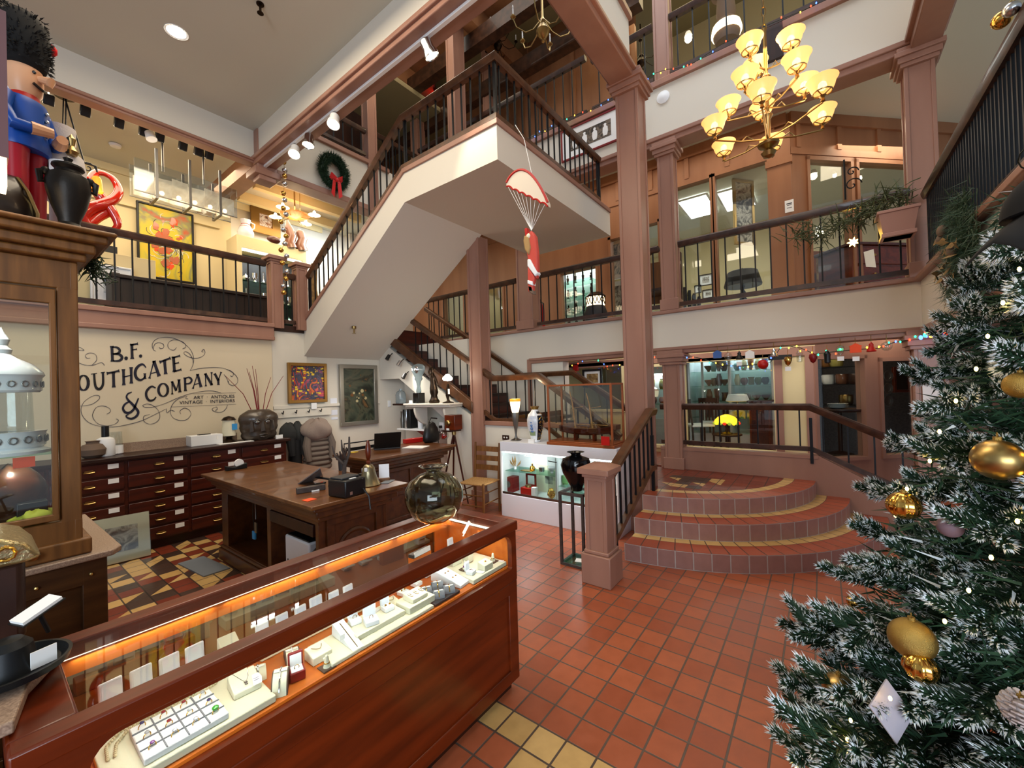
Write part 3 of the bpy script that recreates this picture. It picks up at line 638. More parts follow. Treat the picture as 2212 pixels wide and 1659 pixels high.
for i, (u, v, w, h) in enumerate(((1525,605,.30,.28),(1530,635,.26,.22),(1508,625,.16,.2))):
    q = PX(u, v, 11.0); framed('framed_print', ['upper small dark framed print seen past the left pane','lower small dark framed print seen past the left pane','narrow framed print left of the other two behind the left pane'][i], 'picture', q, w, h, 'black', 'art_grey', 'x', .02, .05)
q = PX(1482,610,8.0)
for k in range(5):
    b = box_thing('book', 'dark tall book %s in the row leaning behind the left upper pane' % ['nearest the column','second from the column','in the middle','second from the right','at the right end'][k], 'book', (q.x+.05*k, q.y+.12-k*.07, 3.22-.03*k), (.3,.05,.62-.06*k), ['dark_grey','dark_wood','black','dark_grey','grey_wood'][k], rz=.3, group='tall dark books')
# wrought iron bracket lamp
q = PX(1825,400,7.3)
t = thing('wrought_iron_bracket', 'curly wrought iron wall bracket hanging by the angled upper window', 'bracket', q)
m = MB().tube([(0,0,.35),(0,0,-.2)], .012, 6)
for s, c in ((.10,-.02),(.07,.16)): m.tube([(0, -(s*(1-k/16))*math.cos(k*.5)-.08, c+(s*(1-k/16))*math.sin(k*.5)) for k in range(16)], .008, 6)
m.build('scrollwork', 'iron', t)
q = PX(1843,523,6.6); t = thing('star_lamp', 'small glowing star lamp hanging below the garland', 'lamp', q); m = MB()
for k in range(7): a = k*2*math.pi/7; m.tube([(0,0,0),(0,.06*math.cos(a),.06*math.sin(a))], [.022,.002], 5)
m.build('star', 'fairy', t); MB().cyl((0,0,.05),(0,0,.45), .003, 5).build('wire', 'iron', t)
q = PX(1705,445,SX-.07)
t = tag(MB().box((0,-.055,-.09),(.006,.055,.09)).build('notice', 'paper'), 'white printed notice on the warm-lit pink pilaster above the railing', 'notice'); t.location = q
tt = MB(); tt.box((-.001,-.035,.03),(0,.035,.045)).box((-.001,-.03,.01),(0,.03,.018)).box((-.001,-.03,-.03),(0,.03,-.022)); o = tt.build('printing', 'dark_grey', t); o.location = (0,0,0)
# fire extinguisher, lantern, shelf of figures behind the far railing
q = PX(1167,690,6.6); t = thing('fire_extinguisher', 'red fire extinguisher behind the far second floor railing', 'fire extinguisher', (q.x,q.y,2.801))
MB().lathe([(.085,0),(.09,.02),(.09,.40),(.07,.48),(.03,.52)], k=20).build('tank', 'red', t); MB().cyl((0,0,.5),(0,0,.58), .02).box((-.09,-.01,.57),(.03,.01,.60)).build('valve', 'black', t)
MB().tube([(0,-.02,.55),(-.03,-.10,.5),(-.04,-.11,.3),(-.03,-.10,.12)], .012, 6).build('hose', 'black', t); MB().box((-.095,-.04,.2),(-.088,.05,.36)).build('instruction_label', 'paper', t)
q = PX(1287,668,6.9); t = thing('lantern', 'dark blue lantern jar with glowing pierced top behind the far railing', 'lantern', (q.x,q.y,2.82))
MB().lathe([(.14,0),(.20,.05),(.21,.2),(.17,.32),(.16,.34)], k=20).build('jar', 'dark_grey', t); MB().lathe([(.16,.34),(.17,.38),(.17,.50),(.14,.53)], k=20).build('glowing_band', 'shade_white', t)
m = MB()
for k in range(16): a = k*math.pi/8; m.cyl((.176*math.cos(a),.176*math.sin(a),.36),(.176*math.cos(a+.4),.176*math.sin(a+.4),.52), .007, 5); m.cyl((.176*math.cos(a),.176*math.sin(a),.36),(.176*math.cos(a-.4),.176*math.sin(a-.4),.52), .007, 5)
m.lathe([(.17,.5),(.18,.52),(.12,.58),(.02,.60)], k=20); m.build('lattice', 'bronze', t)
q = PX(1243,640,8.6); t = thing('lit_showcase', 'lit glass showcase full of dark figures behind the far window', 'showcase', (q.x,q.y,2.8))
MB().box((.3,-.55,0),(.34,.55,1.75)).box((-.3,-.55,1.68),(.34,.55,1.75)).build('case_back', 'white_paint', t); MB().box((-.28,-.5,1.64),(.2,.5,1.67)).build('strip_light', 'led_cool', t)
for k in range(4): MB().box((-.28,-.53,.3+k*.34),(.28,.53,.31+k*.34)).build('shelf', 'shelf_glass', t)
random.seed(3)
fig0 = None; fnames = ['bottom','second','third','top']
for k in range(4):
    for j in range(5):
        if fig0 is None:
            fig0 = MB().lathe([(.03,0),(.035,.01),(.02,.03),(.03,.09),(.035,.13),(.015,.16),(.02,.18),(.018,.21),(.0,.22)], k=8).build('figurine', 'bronze'); f = fig0
        else: f = dup(fig0)
        f.location = (q.x-.02, q.y-.42+j*.2, 2.8+.311+k*.34); f.scale = (1,1,random.uniform(.7,1.25))
        tag(f, 'small dark figurine on the %s shelf, %s from the left in the far lit showcase' % (fnames[k], ['first','second','third','fourth','fifth'][4-j]), 'figurine', 'dark figurines in the far showcase')
q = PX(1337,560,7.9); framed('framed_print', 'pale blue winter print in a white frame beside the tall column', 'picture', q, .42, .8, 'white_paint', 'art_blue', 'x', .04, .05)
q = PX(1338,640,7.9); framed('framed_print', 'lower pale framed print beside the tall column behind the railing', 'picture', q, .42, .6, 'white_paint', 'art_grey', 'x', .04, .05)
q = PX(1430,600,7.2); t = thing('armchair', 'honey coloured wooden chair back between the column and the pilaster', 'chair', (q.x,q.y,2.8))
m = MB().box((-.02,-.28,.3),(.02,.28,1.02)); m.build('back_panel', 'oak', t, bev=.01)
m = MB()
for s in (-1,1): m.box((-.03,s*.3-.03,0),(.03,s*.3+.03,1.1))
m.tube([(0,.3*math.cos(a),1.05+.18*math.sin(a)) for a in [k*math.pi/10 for k in range(11)]], .03, 8).box((-.5,-.3,.42),(0,.3,.46)); m.build('back_frame', 'rail_wood', t)
for s in (-1,1): MB().box((-.5,s*.28-.02,0),(-.46,s*.28+.02,.42)).build('leg', 'rail_wood', t)
# planter box with garland at the railing's right end
a, b = PX(1893,480,5.75), PX(1975,470,5.75); t = thing('planter_box', 'pink wooden planter box hung on the right end of the upper railing', 'planter', ((5.80),(a.y+b.y)/2-.02,3.17))
w = abs(a.y-b.y)/2+.01
MB().add([(-.14,-w,.24),(.14,-w,.24),(.14,w,.24),(-.14,w,.24),(-.09,-w+.04,-.02),(.09,-w+.04,-.02),(.09,w-.04,-.02),(-.09,w-.04,-.02)], [(0,1,5,4)[::-1],(1,2,6,5)[::-1],(2,3,7,6)[::-1],(3,0,4,7)[::-1],(4,5,6,7)[::-1],(0,1,2,3)]).build('box', mat('trim_light', '#b98f84', .45).name, t, bev=.004)
MB().box((-.12,-w+.02,-.02),(.12,w-.02,.02)).build('moulding', 'trim_light', t, bev=.004); MB().box((-.15,-w-.01,.22),(.15,w+.01,.25)).build('rim', 'trim_light', t, bev=.004)
random.seed(12)
def garland(label, pts, spread, n, nm='greenery_garland', ln=(.06,.14), rad=.0035, mt='green_needle'):
    m = MB(); P = [Vector(p) for p in pts]
    for i in range(n):
        k = random.random()*(len(P)-1); a = P[int(k)].lerp(P[min(int(k)+1,len(P)-1)], k-int(k)); a = a+Vector([random.gauss(0,spread) for _ in range(3)])
        d = Vector([random.gauss(0,1) for _ in range(3)]).normalized()*random.uniform(*ln); m.tube([a, a+d*.5+Vector((0,0,.01)), a+d], [rad,rad,.001], 4, cap=False)
    o = m.build(nm, mt); return tag(o, label, 'garland')
mat('green_olive', '#57603a', .7, noise=('#3b442a', 30))
garland('olive green twiggy garland spilling over the railing beside the pink planter', [PX(1720,500,5.95),PX(1760,515,5.95),PX(1820,480,5.9),PX(1860,470,5.85),PX(1900,440,5.8),PX(1950,420,5.85)], .055, 420, ln=(.08,.2), rad=.005, mt='green_olive')
# ---- first floor shop: lit cabinets with pottery ----
bx0 = PX(1672,850,8.7)[1]; bx1 = PX(1487,850,8.7)[1]
t = thing('display_cabinet', 'wide white lit cabinet of pottery behind the lower shop window', 'cabinet', (8.7,bx0,.5))
W = bx1-bx0; m = MB().box((.42,0,0),(.45,W,1.95)).box((0,0,0),(.45,.04,1.95)).box((0,W-.04,0),(.45,W,1.95)).box((0,0,1.80),(.45,W,1.95)).box((0,0,0),(.45,W,.22)).box((-.01,W*.47,.2),(.45,W*.47+.05,1.8)).box((-.01,W*.80,.2),(.03,W*.80+.04,1.8))
m.build('body', 'white_lam', t, bev=.004); MB().box((.1,.05,1.76),(.3,W-.05,1.79)).build('strip_light', 'led_cool', t)
shz = [.52,.84,1.14,1.42]
for z in shz: MB().box((.04,.04,z-.01),(.41,W-.04,z)).build('shelf', 'shelf_glass', t)
MB().box((-.012,.03,.22),(-.004,W-.03,1.8)).build('glass_front', 'pane', t)
for nm, cc in (('pot_blue','#3f63a8'),('pot_terra','#b96a4a'),('pot_cream','#d9cda4'),('pot_green','#5d7a3c'),('pot_navy','#26344f'),('pot_brown','#6a4433'),('pot_mauve','#8a5d5f'),('pot_black','#202124'),('pot_teal','#6fa0a8'),('pot_olive','#8e8646')): mat(nm, cc, .2, coat=.5)
VF = [[(.035,0),(.05,.04),(.055,.10),(.045,.16),(.03,.19),(.035,.21)], [(.03,0),(.06,.05),(.065,.09),(.05,.13),(.04,.14)], [(.025,0),(.035,.06),(.05,.15),(.052,.2),(.04,.22)], [(.02,0),(.025,.02),(.07,.08),(.075,.10),(.07,.11)], [(.045,0),(.05,.02),(.045,.12),(.06,.15)]]
FN = ['shouldered vase','round squat pot','tall jar','footed bowl','flared vase']
vm = {}
def vase(form, colour, loc, label, s=1, grp=None, cat='vase'):
    k = (form, colour)
    if k not in vm: o = MB().lathe(VF[form]+[(VF[form][-1][0]*.8, VF[form][-1][1]-.01),(0.0,VF[form][-1][1]-.03)], k=16).build('vase', 'pot_'+colour); vm[k] = o.data
    else: o = bpy.data.objects.new('vase', vm[k]); C.objects.link(o)
    o.location = loc; o.scale = (s,s,s); return tag(o, label, cat, grp)
rows = {3: [(2,'blue'),(0,'cream'),(2,'terra'),(0,'cream'),(1,'teal')], 2: [(1,'navy'),(1,'green'),(4,'olive'),(1,'mauve'),(0,'cream')], 1: [(3,'brown'),(3,'mauve'),(1,'brown'),(1,'terra')], 0: [(4,'navy'),(3,'green')]}
ynear, ymid = .12, W*.47-.08
sn = ['bottom','lower','middle','top']
for sh, it in rows.items():
    for i, (f, c) in enumerate(it):
        y = ynear+.02+i*(ymid-ynear)/max(1,len(it)-1)*.95
        vase(f, c, (8.7+.18, bx0+y, .5+shz[sh]+.001), '%s %s on the %s shelf, right half of lit cabinet, %s from right' % (c, FN[f], sn[sh], ['first','second','third','fourth','fifth'][i]), 1.0, 'pottery in the right half of the lit cabinet')
rows2 = {3: [(0,'black'),(2,'brown'),(0,'teal'),(3,'black')], 2: [(3,'brown'),(0,'black'),(1,'black'),(3,'mauve')], 1: [(4,'brown'),(2,'brown'),(0,'brown')], 0: [(0,'black'),(4,'navy')]}
for sh, it in rows2.items():
    for i, (f, c) in enumerate(it):
        y = W*.47+.14+i*(W*.33-.2)/max(1,len(it)-1)
        vase(f, c, (8.7+.18, bx0+y, .5+shz[sh]+.001), '%s %s on the %s shelf, left half of lit cabinet, %s from right' % (c, FN[f], sn[sh], ['first','second','third','fourth'][i]), 1.1, 'pottery in the left half of the lit cabinet')
# second lit cabinet left of the lower column
y0, y1 = PX(1436,850,8.4)[1], PX(1398,850,8.4)[1]
t = thing('display_cabinet', 'narrow lit cabinet seen between tall column and lower pink column', 'cabinet', (8.4,y0,.5)); W2 = y1-y0
MB().box((.3,-.1,0),(.33,W2+.1,1.5)).box((0,-.1,1.42),(.33,W2+.1,1.8)).box((0,-.1,0),(.33,W2+.1,.5)).build('body', 'white_lam', t); MB().box((.05,-.08,1.38),(.2,W2+.08,1.41)).build('strip_light', 'led_cool', t)
for z in (.8,1.1): MB().box((.02,-.1,z-.01),(.3,W2+.1,z)).build('shelf', 'shelf_glass', t)
for i, (f,c,y,z) in enumerate(((0,'olive',.1,1.1),(2,'cream',.28,1.1),(1,'terra',.1,.8),(1,'mauve',.27,.8))): vase(f, c, (8.55,y0+y,.5+z+.001), '%s %s in the narrow lit cabinet, %s shelf' % (c, FN[f], 'upper' if z > 1 else 'lower'), 1)
# furniture in the lower shop
q = PX(1570,930,8.0); t = thing('stained_glass_lamp', 'yellow stained glass table lamp with red flowers, glowing behind the rail', 'lamp', (8.0,q.y,.5))
MB().lathe([(.09,.30),(.1,.31),(.03,.34),(.02,.40),(.03,.46),(.015,.52)], k=16).build('base', 'bronze', t)
m = MB(); m.mi(0).lathe([(.20,.50),(.19,.54),(.13,.60),(.03,.64)], k=16); 
for k in range(16): a = k*math.pi/8; m.mi([1,2,0,2][k%4]).ball((.19*math.cos(a),.19*math.sin(a),.49), .032, 8, sz=.9)
mat('lamp_yellow', '#ffd84a', .3, emit=2.2, ecol='#ffc21e'); mat('lamp_red', '#e0301a', .3, emit=1.0); mat('lamp_green', '#9ab03a', .3, emit=.9)
m.build('shade', ['lamp_yellow','lamp_red','lamp_green'], t)
MB().lathe([(.22,.27),(.24,.28),(.24,.30)], k=20).cyl((0,0,0),(0,0,.28), .03).lathe([(.16,0),(.15,.02),(.03,.05)], k=16).build('side_table', 'dark_wood', t)
q = PX(1648,950,8.1); t = thing('wooden_box_cabinet', 'orange-brown wooden cabinet standing right in the lower shop window', 'cabinet', (8.1,q.y,.5))
MB().box((-.15,-.13,0),(.2,.17,.85)).build('body', 'case_wood', t, bev=.01); MB().box((-.18,-.16,.85),(.23,.20,.88)).build('top', 'mahogany', t); MB().box((-.165,-.1,.06),(-.15,.14,.8)).build('door', 'mahogany', t, bev=.005)
q = PX(1622,893,8.2); t = thing('lamp_shade_lamp', 'white round lamp shade just above the rail in the lower shop', 'lamp', (8.2,q.y+.2,.5))
MB().lathe([(.17,.86),(.19,.87),(.15,.98),(.1,.99)], k=20).build('shade', 'white_paint', t); MB().lathe([(.1,0),(.1,.02),(.02,.06),(.015,.9)], k=12).build('stem', 'brass', t)
def wchair(label, x, y, z, rz, m='dark_wood'):
    t = thing('dining_chair', label, 'chair', (x,y,z), rz, 'chairs in the lower shop')
    MB().box((-.2,-.2,.42),(.2,.2,.46)).build('seat', 'paper' if m == 'dark_wood' else m, t, bev=.01)
    for a in (-1,1):
        MB().tube([(-.18,a*.18,0),(-.18,a*.18,.42)], .018, 6).build('leg', m, t); MB().tube([(.18,a*.18,0),(.19,a*.18,.45),(.24,a*.17,.92)], .018, 6).build('back_post', m, t)
    s = MB()
    for k in range(5): s.box((.205,-.12+k*.06-.012,.5),(.22,-.12+k*.06+.012,.86))
    s.box((.2,-.17,.84),(.25,.17,.92)).build('back_splat', m, t); return t
wchair('dark chair with pale seat nearest the lower pink column', 8.0, PX(1510,930,8.0)[1], .5, 2.2)
wchair('dark chair leaning behind the first one in the lower shop', 8.55, PX(1545,930,8.55)[1], .5, 2.9)
# right (angled) lower windows: shelf of baskets, table with plates, plate rack
q = PP(1815,940,KL+Vector((.25,.25,0)), DN); t = thing('dining_table', 'dark round table laid with white plates behind the angled lower window', 'table', (q.x,q.y,.5)); t.scale = (.6,.6,1)
MB().lathe([(.5,.70),(.52,.72),(.52,.74)], k=32).build('tabletop', 'dark_wood', t); MB().cyl((0,0,.05),(0,0,.7), .05).lathe([(.3,0),(.28,.04),(.05,.08)], k=20).build('pedestal', 'dark_wood', t)
for k in range(6): o = MB().lathe([(.06,0),(.13,.018),(.135,.02)], k=24).build('plate', 'white_cer'); o.location = (q.x-.04,q.y+.02,1.242+k*.012); tag(o, 'white dinner plate in the stack on the dark round table', 'plate', 'stack of white plates')
t = thing('shelf_unit', 'dark metal shelf unit with baskets behind the angled lower window', 'shelf unit', PP(1815,850,KL+Vector((.62,.62,0)), DN)*1, R(-45)); t.location.z = .5
m = MB()
for s in (-.5,.5):
    for e in (-.15,.15): m.box((e-.01,s-.01,0),(e+.01,s+.01,1.75))
m.build('uprights', 'iron', t)
for k, z in enumerate((.75,1.1,1.4,1.7)): MB().box((-.16,-.52,z),(.16,.52,z+.015)).build('shelf', 'iron', t)
loc = t.matrix_basis.copy()
def onrack(y, z): return Matrix.Rotation(R(-45),4,'Z') @ Vector((0,y,z)) + t.location
bb = [('white enamel pot','white_cer',.22,1.115),('woven yellow basket','oak',.25,1.415),('brown ribbed crock','pot_brown',-.05,1.115),('dark brown crock','dark_wood',-.28,1.115),('brass bowl','brass',-.1,.765),('olive tin','pot_olive',.05,1.415)]
for n_, m_, y, z in bb:
    o = MB().lathe([(.08,0),(.095,.03),(.1,.15),(.09,.17),(.08,.17),(.07,.05),(0,.04)], k=16).build(n_.split()[-1], m_); o.location = onrack(y, z); tag(o, n_+' on the metal shelf behind the angled lower window', n_.split()[-1])
for k in range(3):
    q = PP(1917, 812+k*27, KL+Vector((.25,.25,0)), DN); o = MB().lathe([(0,.0),(.05,.0),(.052,.012),(.085,.02),(.088,.018),(.05,.004)], k=24, ax=(-.7071,-.7071,0)).build('plate', 'pewter'); o.location = q; o.scale = (1,1,1)
    tag(o, ['topmost','middle','lowest'][k]+' grey rimmed plate hanging behind the rightmost lower window', 'plate', 'hanging plates')
q = PP(1945,820,KL+Vector((.6,.6,0)), DN); framed('mirror', 'brown shaped frame mirror behind the rightmost lower window', 'mirror', q, .35, .45, 'case_wood', 'mirror', 'x', .05, rz=.785)
# paper notice at the right column and exit sign over the lower shop
q = PP(2003,850,(5.9,-.9,0),(1,0,0)); o = tag(MB().box((-.003,-.075,-.13),(.003,.075,.13)).build('notice', 'paper'), 'white event notice taped to the pink lower right column, beside the tree', 'notice'); o.location = (GX-.05,-.93,q.z)
q = PX(1685,772,SX-.12); o = tag(MB().box((-.02,-.15,-.035),(.02,.15,.035)).build('sign_plaque', 'black'), 'small black plaque hanging behind the ornaments over the cream panel', 'sign'); o.location = q
# picture and fire alarm beyond the low stair
q = PX(1280,800,SX-.02); framed('framed_print', 'black framed print with cream mount behind the ship model', 'picture', (SX-.02,q.y,1.86), .42, .36, 'black', 'art_brown', 'x', .04, .05)
q = PX(1244,795,SX-.04); o = tag(MB().box((-.03,-.05,-.06),(.03,.05,.06)).build('fire_alarm', 'red'), 'small red fire alarm left of the black framed print', 'alarm'); o.location = q
# framed print of figures under third floor railing
a, b = PX(1240,300,GX-.03), PX(1324,300,GX-.03)
t = thing('framed_print', 'wide framed print of four figures under the third floor railing', 'picture', (GX-.005,(a.y+b.y)/2+.06,PX(1285,290,GX)[2])); t.rotation_euler = (0,0,-math.pi/2)
w, h = 1.05, .52; m = MB()
for s in (-1,1): m.box((s*w/2-s*.025,-.03,-h/2),(s*w/2,0,h/2)).box((-w/2,-.03,s*h/2-s*.025),(w/2,0,s*h/2))
m.build('frame', 'red_deep', t); MB().box((-w/2+.02,-.015,-h/2+.02),(w/2-.02,0,h/2-.02)).build('mount', 'paper', t)
pr = MB().box((-w/2+.16,-.018,-h/2+.13),(w/2-.16,-.014,h/2-.13)).build('print', 'art_sepia', t)
for k in range(4): MB().lathe([(.035,-.1),(.05,-.04),(.045,.03),(.02,.05),(.028,.08),(0,.11)], (-.27+k*.18,-.0175,0), 10, sy=.04).build('figure', 'paper', pr)
q = PX(1215,400,GX-.01); framed('framed_print', 'tall framed painting behind the landing balusters under the third floor', 'picture', (GX-.005,PX(1190,330,GX)[1],4.75), .7, .9, 'brass', 'art_brown', 'x', .06)
q = PX(1433,211,GX-.0); t = thing('smoke_detector', 'white round alarm on the fascia right of the tall column', 'alarm', q); MB().lathe([(.09,0),(.09,.02),(.06,.03),(.03,.045),(0,.045)], k=24, ax=(-1,0,0)).build('cover', 'white_paint', t)
a = PX(1671,95,GX-.05); t = tag(MB().box((0,-.13,-.32),(.05,.15,.10)).build('speaker', 'dark_wood'), 'dark brown flat speaker panel on the fascia behind the chandelier chain', 'speaker'); t.location = (GX-.055,PX(1665,90,GX)[1],PX(1665,90,GX)[2]+.05)
# third floor things seen over the rails
for (u, v, x, n_) in ((1487,84,7.6,'glowing spot on the third floor left of the big hanging lantern'),): globe(u, v, x, n_, .06)
q = PX(1568,30,7.2); t = thing('pendant_lamp', 'large hanging lantern lamp with pale shades behind the third floor railing', 'lamp', q)
MB().lathe([(.05,-.5),(.16,-.45),(.20,-.3),(.16,-.18),(.12,-.1),(.14,0),(.12,.25),(.2,.32)], k=20).build('lantern_body', 'rust', t); MB().lathe([(.21,-.33),(.22,-.3),(.2,-.2),(.17,-.19)], k=20).build('lit_band', 'shade_white', t); MB().cyl((0,0,.3),(0,0,1.6), .015, 6).build('rod', 'brass', t)
def candle_chandelier(label, loc, s=1, n=6, tiers=1, m='brass'):
    t = thing('candle_chandelier', label, 'chandelier', loc); 
    MB().lathe([(.0,-.28),(.02,-.26),(.01,-.23),(.05,-.2),(.085,-.13),(.05,-.06),(.02,-.03),(.035,0),(.015,.05),(.012,.6)], k=16).build('stem', m, t)
    a0 = None
    for k in range(n):
        a = 2*math.pi*k/n+.3; d = Vector((math.cos(a), math.sin(a), 0))
        if a0 is None:
            ar = MB().tube([Vector((1,0,0))*r_+Vector((0,0,z)) for r_, z in ((.03,0),(.12,-.12),(.22,-.17),(.33,-.12),(.37,-.02))], .007, 6).lathe([(.0,-.02),(.03,-.01),(.035,.0),(.012,.005),(.012,.03)], (.37,0,0), 10).build('arm', m, t)
            cd = MB().lathe([(.009,.03),(.009,.10)], (.37,0,0), 8).lathe([(.004,.10),(.011,.12),(.0,.15)], (.37,0,0), 8).build('candle', 'paper', ar); a0 = ar; ar.rotation_euler = (0,0,a)
        else:
            ar = same(a0, 'arm', (0,0,0), t, (0,0,a)); same(cd, 'candle', (0,0,0), ar)
    return t
c = candle_chandelier('pewter candle chandelier hanging at the top beside the sloping beam', PX(1172,45,4.3)); c.scale = (1.0,)*3
c = candle_chandelier('dark candle chandelier behind the short third floor railing', PX(1385,120,7.8), n=6, m='bronze')
c = candle_chandelier('small dark chandelier on the third floor above the landing handrail corner', PX(1075,85,6.4), n=6, m='bronze')
# exit sign
q = PX(940,190,6.6); t = thing('exit_sign', 'glowing red exit sign behind the upper landing railing', 'sign', q, R(-50))
MB().box((-.03,-.15,-.1),(.01,.15,.1)).build('case', 'red_deep', t)
def font(txt, size, m, par=None, ext=.001, loc=(0,0,0), rot=(0,0,0), align='CENTER', sx=1, name='lettering', sp=1):
    c = bpy.data.curves.new(name, 'FONT'); c.body = txt; c.size = size; c.extrude = ext; c.align_x = align; c.align_y = 'CENTER'; c.space_character = sp
    o = bpy.data.objects.new(name, c); C.objects.link(o); dg = bpy.context.evaluated_depsgraph_get(); me = bpy.data.meshes.new_from_object(o.evaluated_get(dg)); bpy.data.objects.remove(o)
    me.materials.clear(); me.materials.append(MATS[m]); o = bpy.data.objects.new(name, me); C.objects.link(o); o.location = loc; o.rotation_euler = rot; o.scale = (sx,1,1)
    if par: o.parent = par
    return o
font('EXIT', .15, 'exit_red', t, loc=(-.034,0,0), rot=(R(90),0,R(-90)))
q = PY(822,198,9.0); t = thing('spot_lamp', 'bright round spot high on the third floor left of the landing', 'lamp', q, 0); MB().ball((0,0,0), .07, 12).build('bulb', 'bulb', t); MB().lathe([(.09,-.02),(.08,.1),(.03,.14)], k=16).build('lamp_housing', 'white_paint', t)
q = PX(883,250,4.9); t = thing('spot_lamp', 'small bright spot at the bend of the stair handrail', 'lamp', q); MB().ball((0,0,0), .04, 12).build('bulb', 'bulb', t); MB().lathe([(.05,.01),(.045,.08),(.02,.1)], k=16).build('lamp_housing', 'white_paint', t)
q = PY(745,255,7.4); box_thing('wall_hanging', 'dark carved panel leaning above the wreath behind the third floor railing', 'panel', (q.x,7.4,6.75), (.9,.1,1.3), 'dark_wood', rz=.1)
# ---------------- jewellery counter in the foreground ----------------
CX0, CX1, CY0, CY1, CT, DK = .05, 1.89, 1.43, 1.985, .955, .70
t = thing('jewelry_counter', 'long polished wooden jewellery counter with glass top in the foreground', 'display case', ((CX0+CX1)/2,(CY0+CY1)/2,0))
W_ = dict(world=True)
def frame_hole(x0, x1, z0, z1, hx0, hx1, hz0, hz1, r, y0, y1, k=7):
    inn, out = [], []
    for (cx_, cz_, a0, ox, oz) in ((hx1-r,hz1-r,0,x1,z1),(hx0+r,hz1-r,90,x0,z1),(hx0+r,hz0+.012,180,x0,z0),(hx1-.012,hz0+.012,270,x1,z0)):
        rr = r if cz_ > hz0+.05 else .012
        for i in range(k):
            a = R(a0+90*i/(k-1)); p = (cx_+rr*math.cos(a), cz_+rr*math.sin(a)) if rr == r else ((hx0+.012 if ox == x0 else hx1-.012)+rr*math.cos(a), cz_+rr*math.sin(a))
            inn.append(p); h = (k-1)//2
            if i == h: out.append((ox, oz))
            elif (i < h) == (a0 in (0,180)): out.append((ox, p[1]))
            else: out.append((p[0], oz))
    n = len(inn); V = [(x,y0,z) for x,z in out]+[(x,y0,z) for x,z in inn]+[(x,y1,z) for x,z in out]+[(x,y1,z) for x,z in inn]; Fs = []
    for i in range(n):
        j = (i+1)%n; Fs += [(i,n+i,n+j,j),(2*n+i,2*n+j,3*n+j,3*n+i),(n+i,3*n+i,3*n+j,n+j),(i,j,2*n+j,2*n+i)]
    return MB().add(V, Fs)
frame_hole(CX0, CX1, .62, CT-.052, .165, 1.848, .69, .888, .065, CY0, CY0+.03).build('front_frame', 'case_wood', t, **W_)
m = MB().box((CX0,CY0,.06),(CX0+.07,CY0+.04,.62)).box((CX1-.07,CY0,.06),(CX1,CY0+.04,.62)).box((CX0,CY0,.06),(CX1,CY0+.04,.14)).box((CX0+.9,CY0,.1),(CX0+.95,CY0+.04,.62)) if False else MB().box((CX0,CY0,.06),(CX0+.07,CY0+.04,.62)).box((CX1-.075,CY0,.06),(CX1,CY0+.04,.62)).box((CX0,CY0,.06),(CX1,CY0+.04,.13)).box((CX0,CY0+.0005,.55),(CX1,CY0+.04,.618))
m.box((CX0+.01,CY0+.012,.06),(CX1-.01,CY1,.62)); m.build('body', 'case_wood', t, bev=.005, **W_)
MB().box((CX0+.03,CY0+.04,0),(CX1-.03,CY1-.03,.06)).build('plinth', 'dark_wood', t, **W_)
m = MB().box((CX0-.01,CY0-.01,CT-.055),(CX1+.01,CY0+.055,CT)).box((CX0-.01,CY1-.065,CT-.055),(CX1+.01,CY1+.01,CT)).box((CX0-.01,CY0+.05,CT-.055),(.155,CY1-.03,CT)).box((1.815,CY0+.05,CT-.055),(CX1+.01,CY1-.06,CT))
m.build('top_frame', 'case_wood', t, bev=.007, **W_)
MB().box((.155,CY0+.055,CT-.012),(1.815,CY1-.065,CT-.004)).build('glass_top', 'pane_case', t, **W_)
MB().box((.1,CY0+.034,.66),(1.86,CY0+.038,.90)).build('glass_front', 'pane', t, **W_)
m = MB().mi(0).box((CX0,CY0+.03,.62),(.13,CY1,CT-.05)).box((1.86,CY0+.03,.62),(CX1,CY1,CT-.05)).box((CX0,CY1-.02,.62),(CX1,CY1,CT-.05)).mi(0).box((.13,CY1-.05,.845),(1.86,CY1-.02,.90)).box((1.83,CY0+.06,.86),(1.86,CY1-.05,.885))
m.box((1.74,CY1-.035,.70),(1.78,CY1-.02,.9)); m.build('inner_walls', 'case_inside', t, **W_)
MB().box((.13,CY0+.03,.62),(1.86,CY1-.02,DK)).build('deck', 'case_inside', t, **W_)
MB().box((.135,CY1-.026,DK),(1.74,CY1-.021,.845)).build('mirror_door', 'mirror', t, **W_)
m = MB()
m.box((.16,CY1-.068,CT-.050),(1.80,CY1-.066,CT-.048)).box((1.800,CY0+.07,CT-.05),(1.812,CY1-.06,CT-.043)); m.build('strip_light', 'led', t, **W_)
for k in range(4):
    o = area('counter_strip_light', (.38+k*.42,CY1-.06,CT-.06), (.38+k*.42,CY0+.15,DK), .38, .015, .42, (1,.93,.82)); o.rotation_euler = (R(-20),0,0)
    o = area('counter_strip_light', (.38+k*.42,CY0+.075,.89), (.38+k*.42,CY1-.1,DK), .38, .01, .58, (1,.96,.9)); o.rotation_euler = (R(22),0,0)
area('counter_end_light', (1.80,1.66,.90), (1.6,1.66,.70), .01, .3, .35, (1,.9,.75))
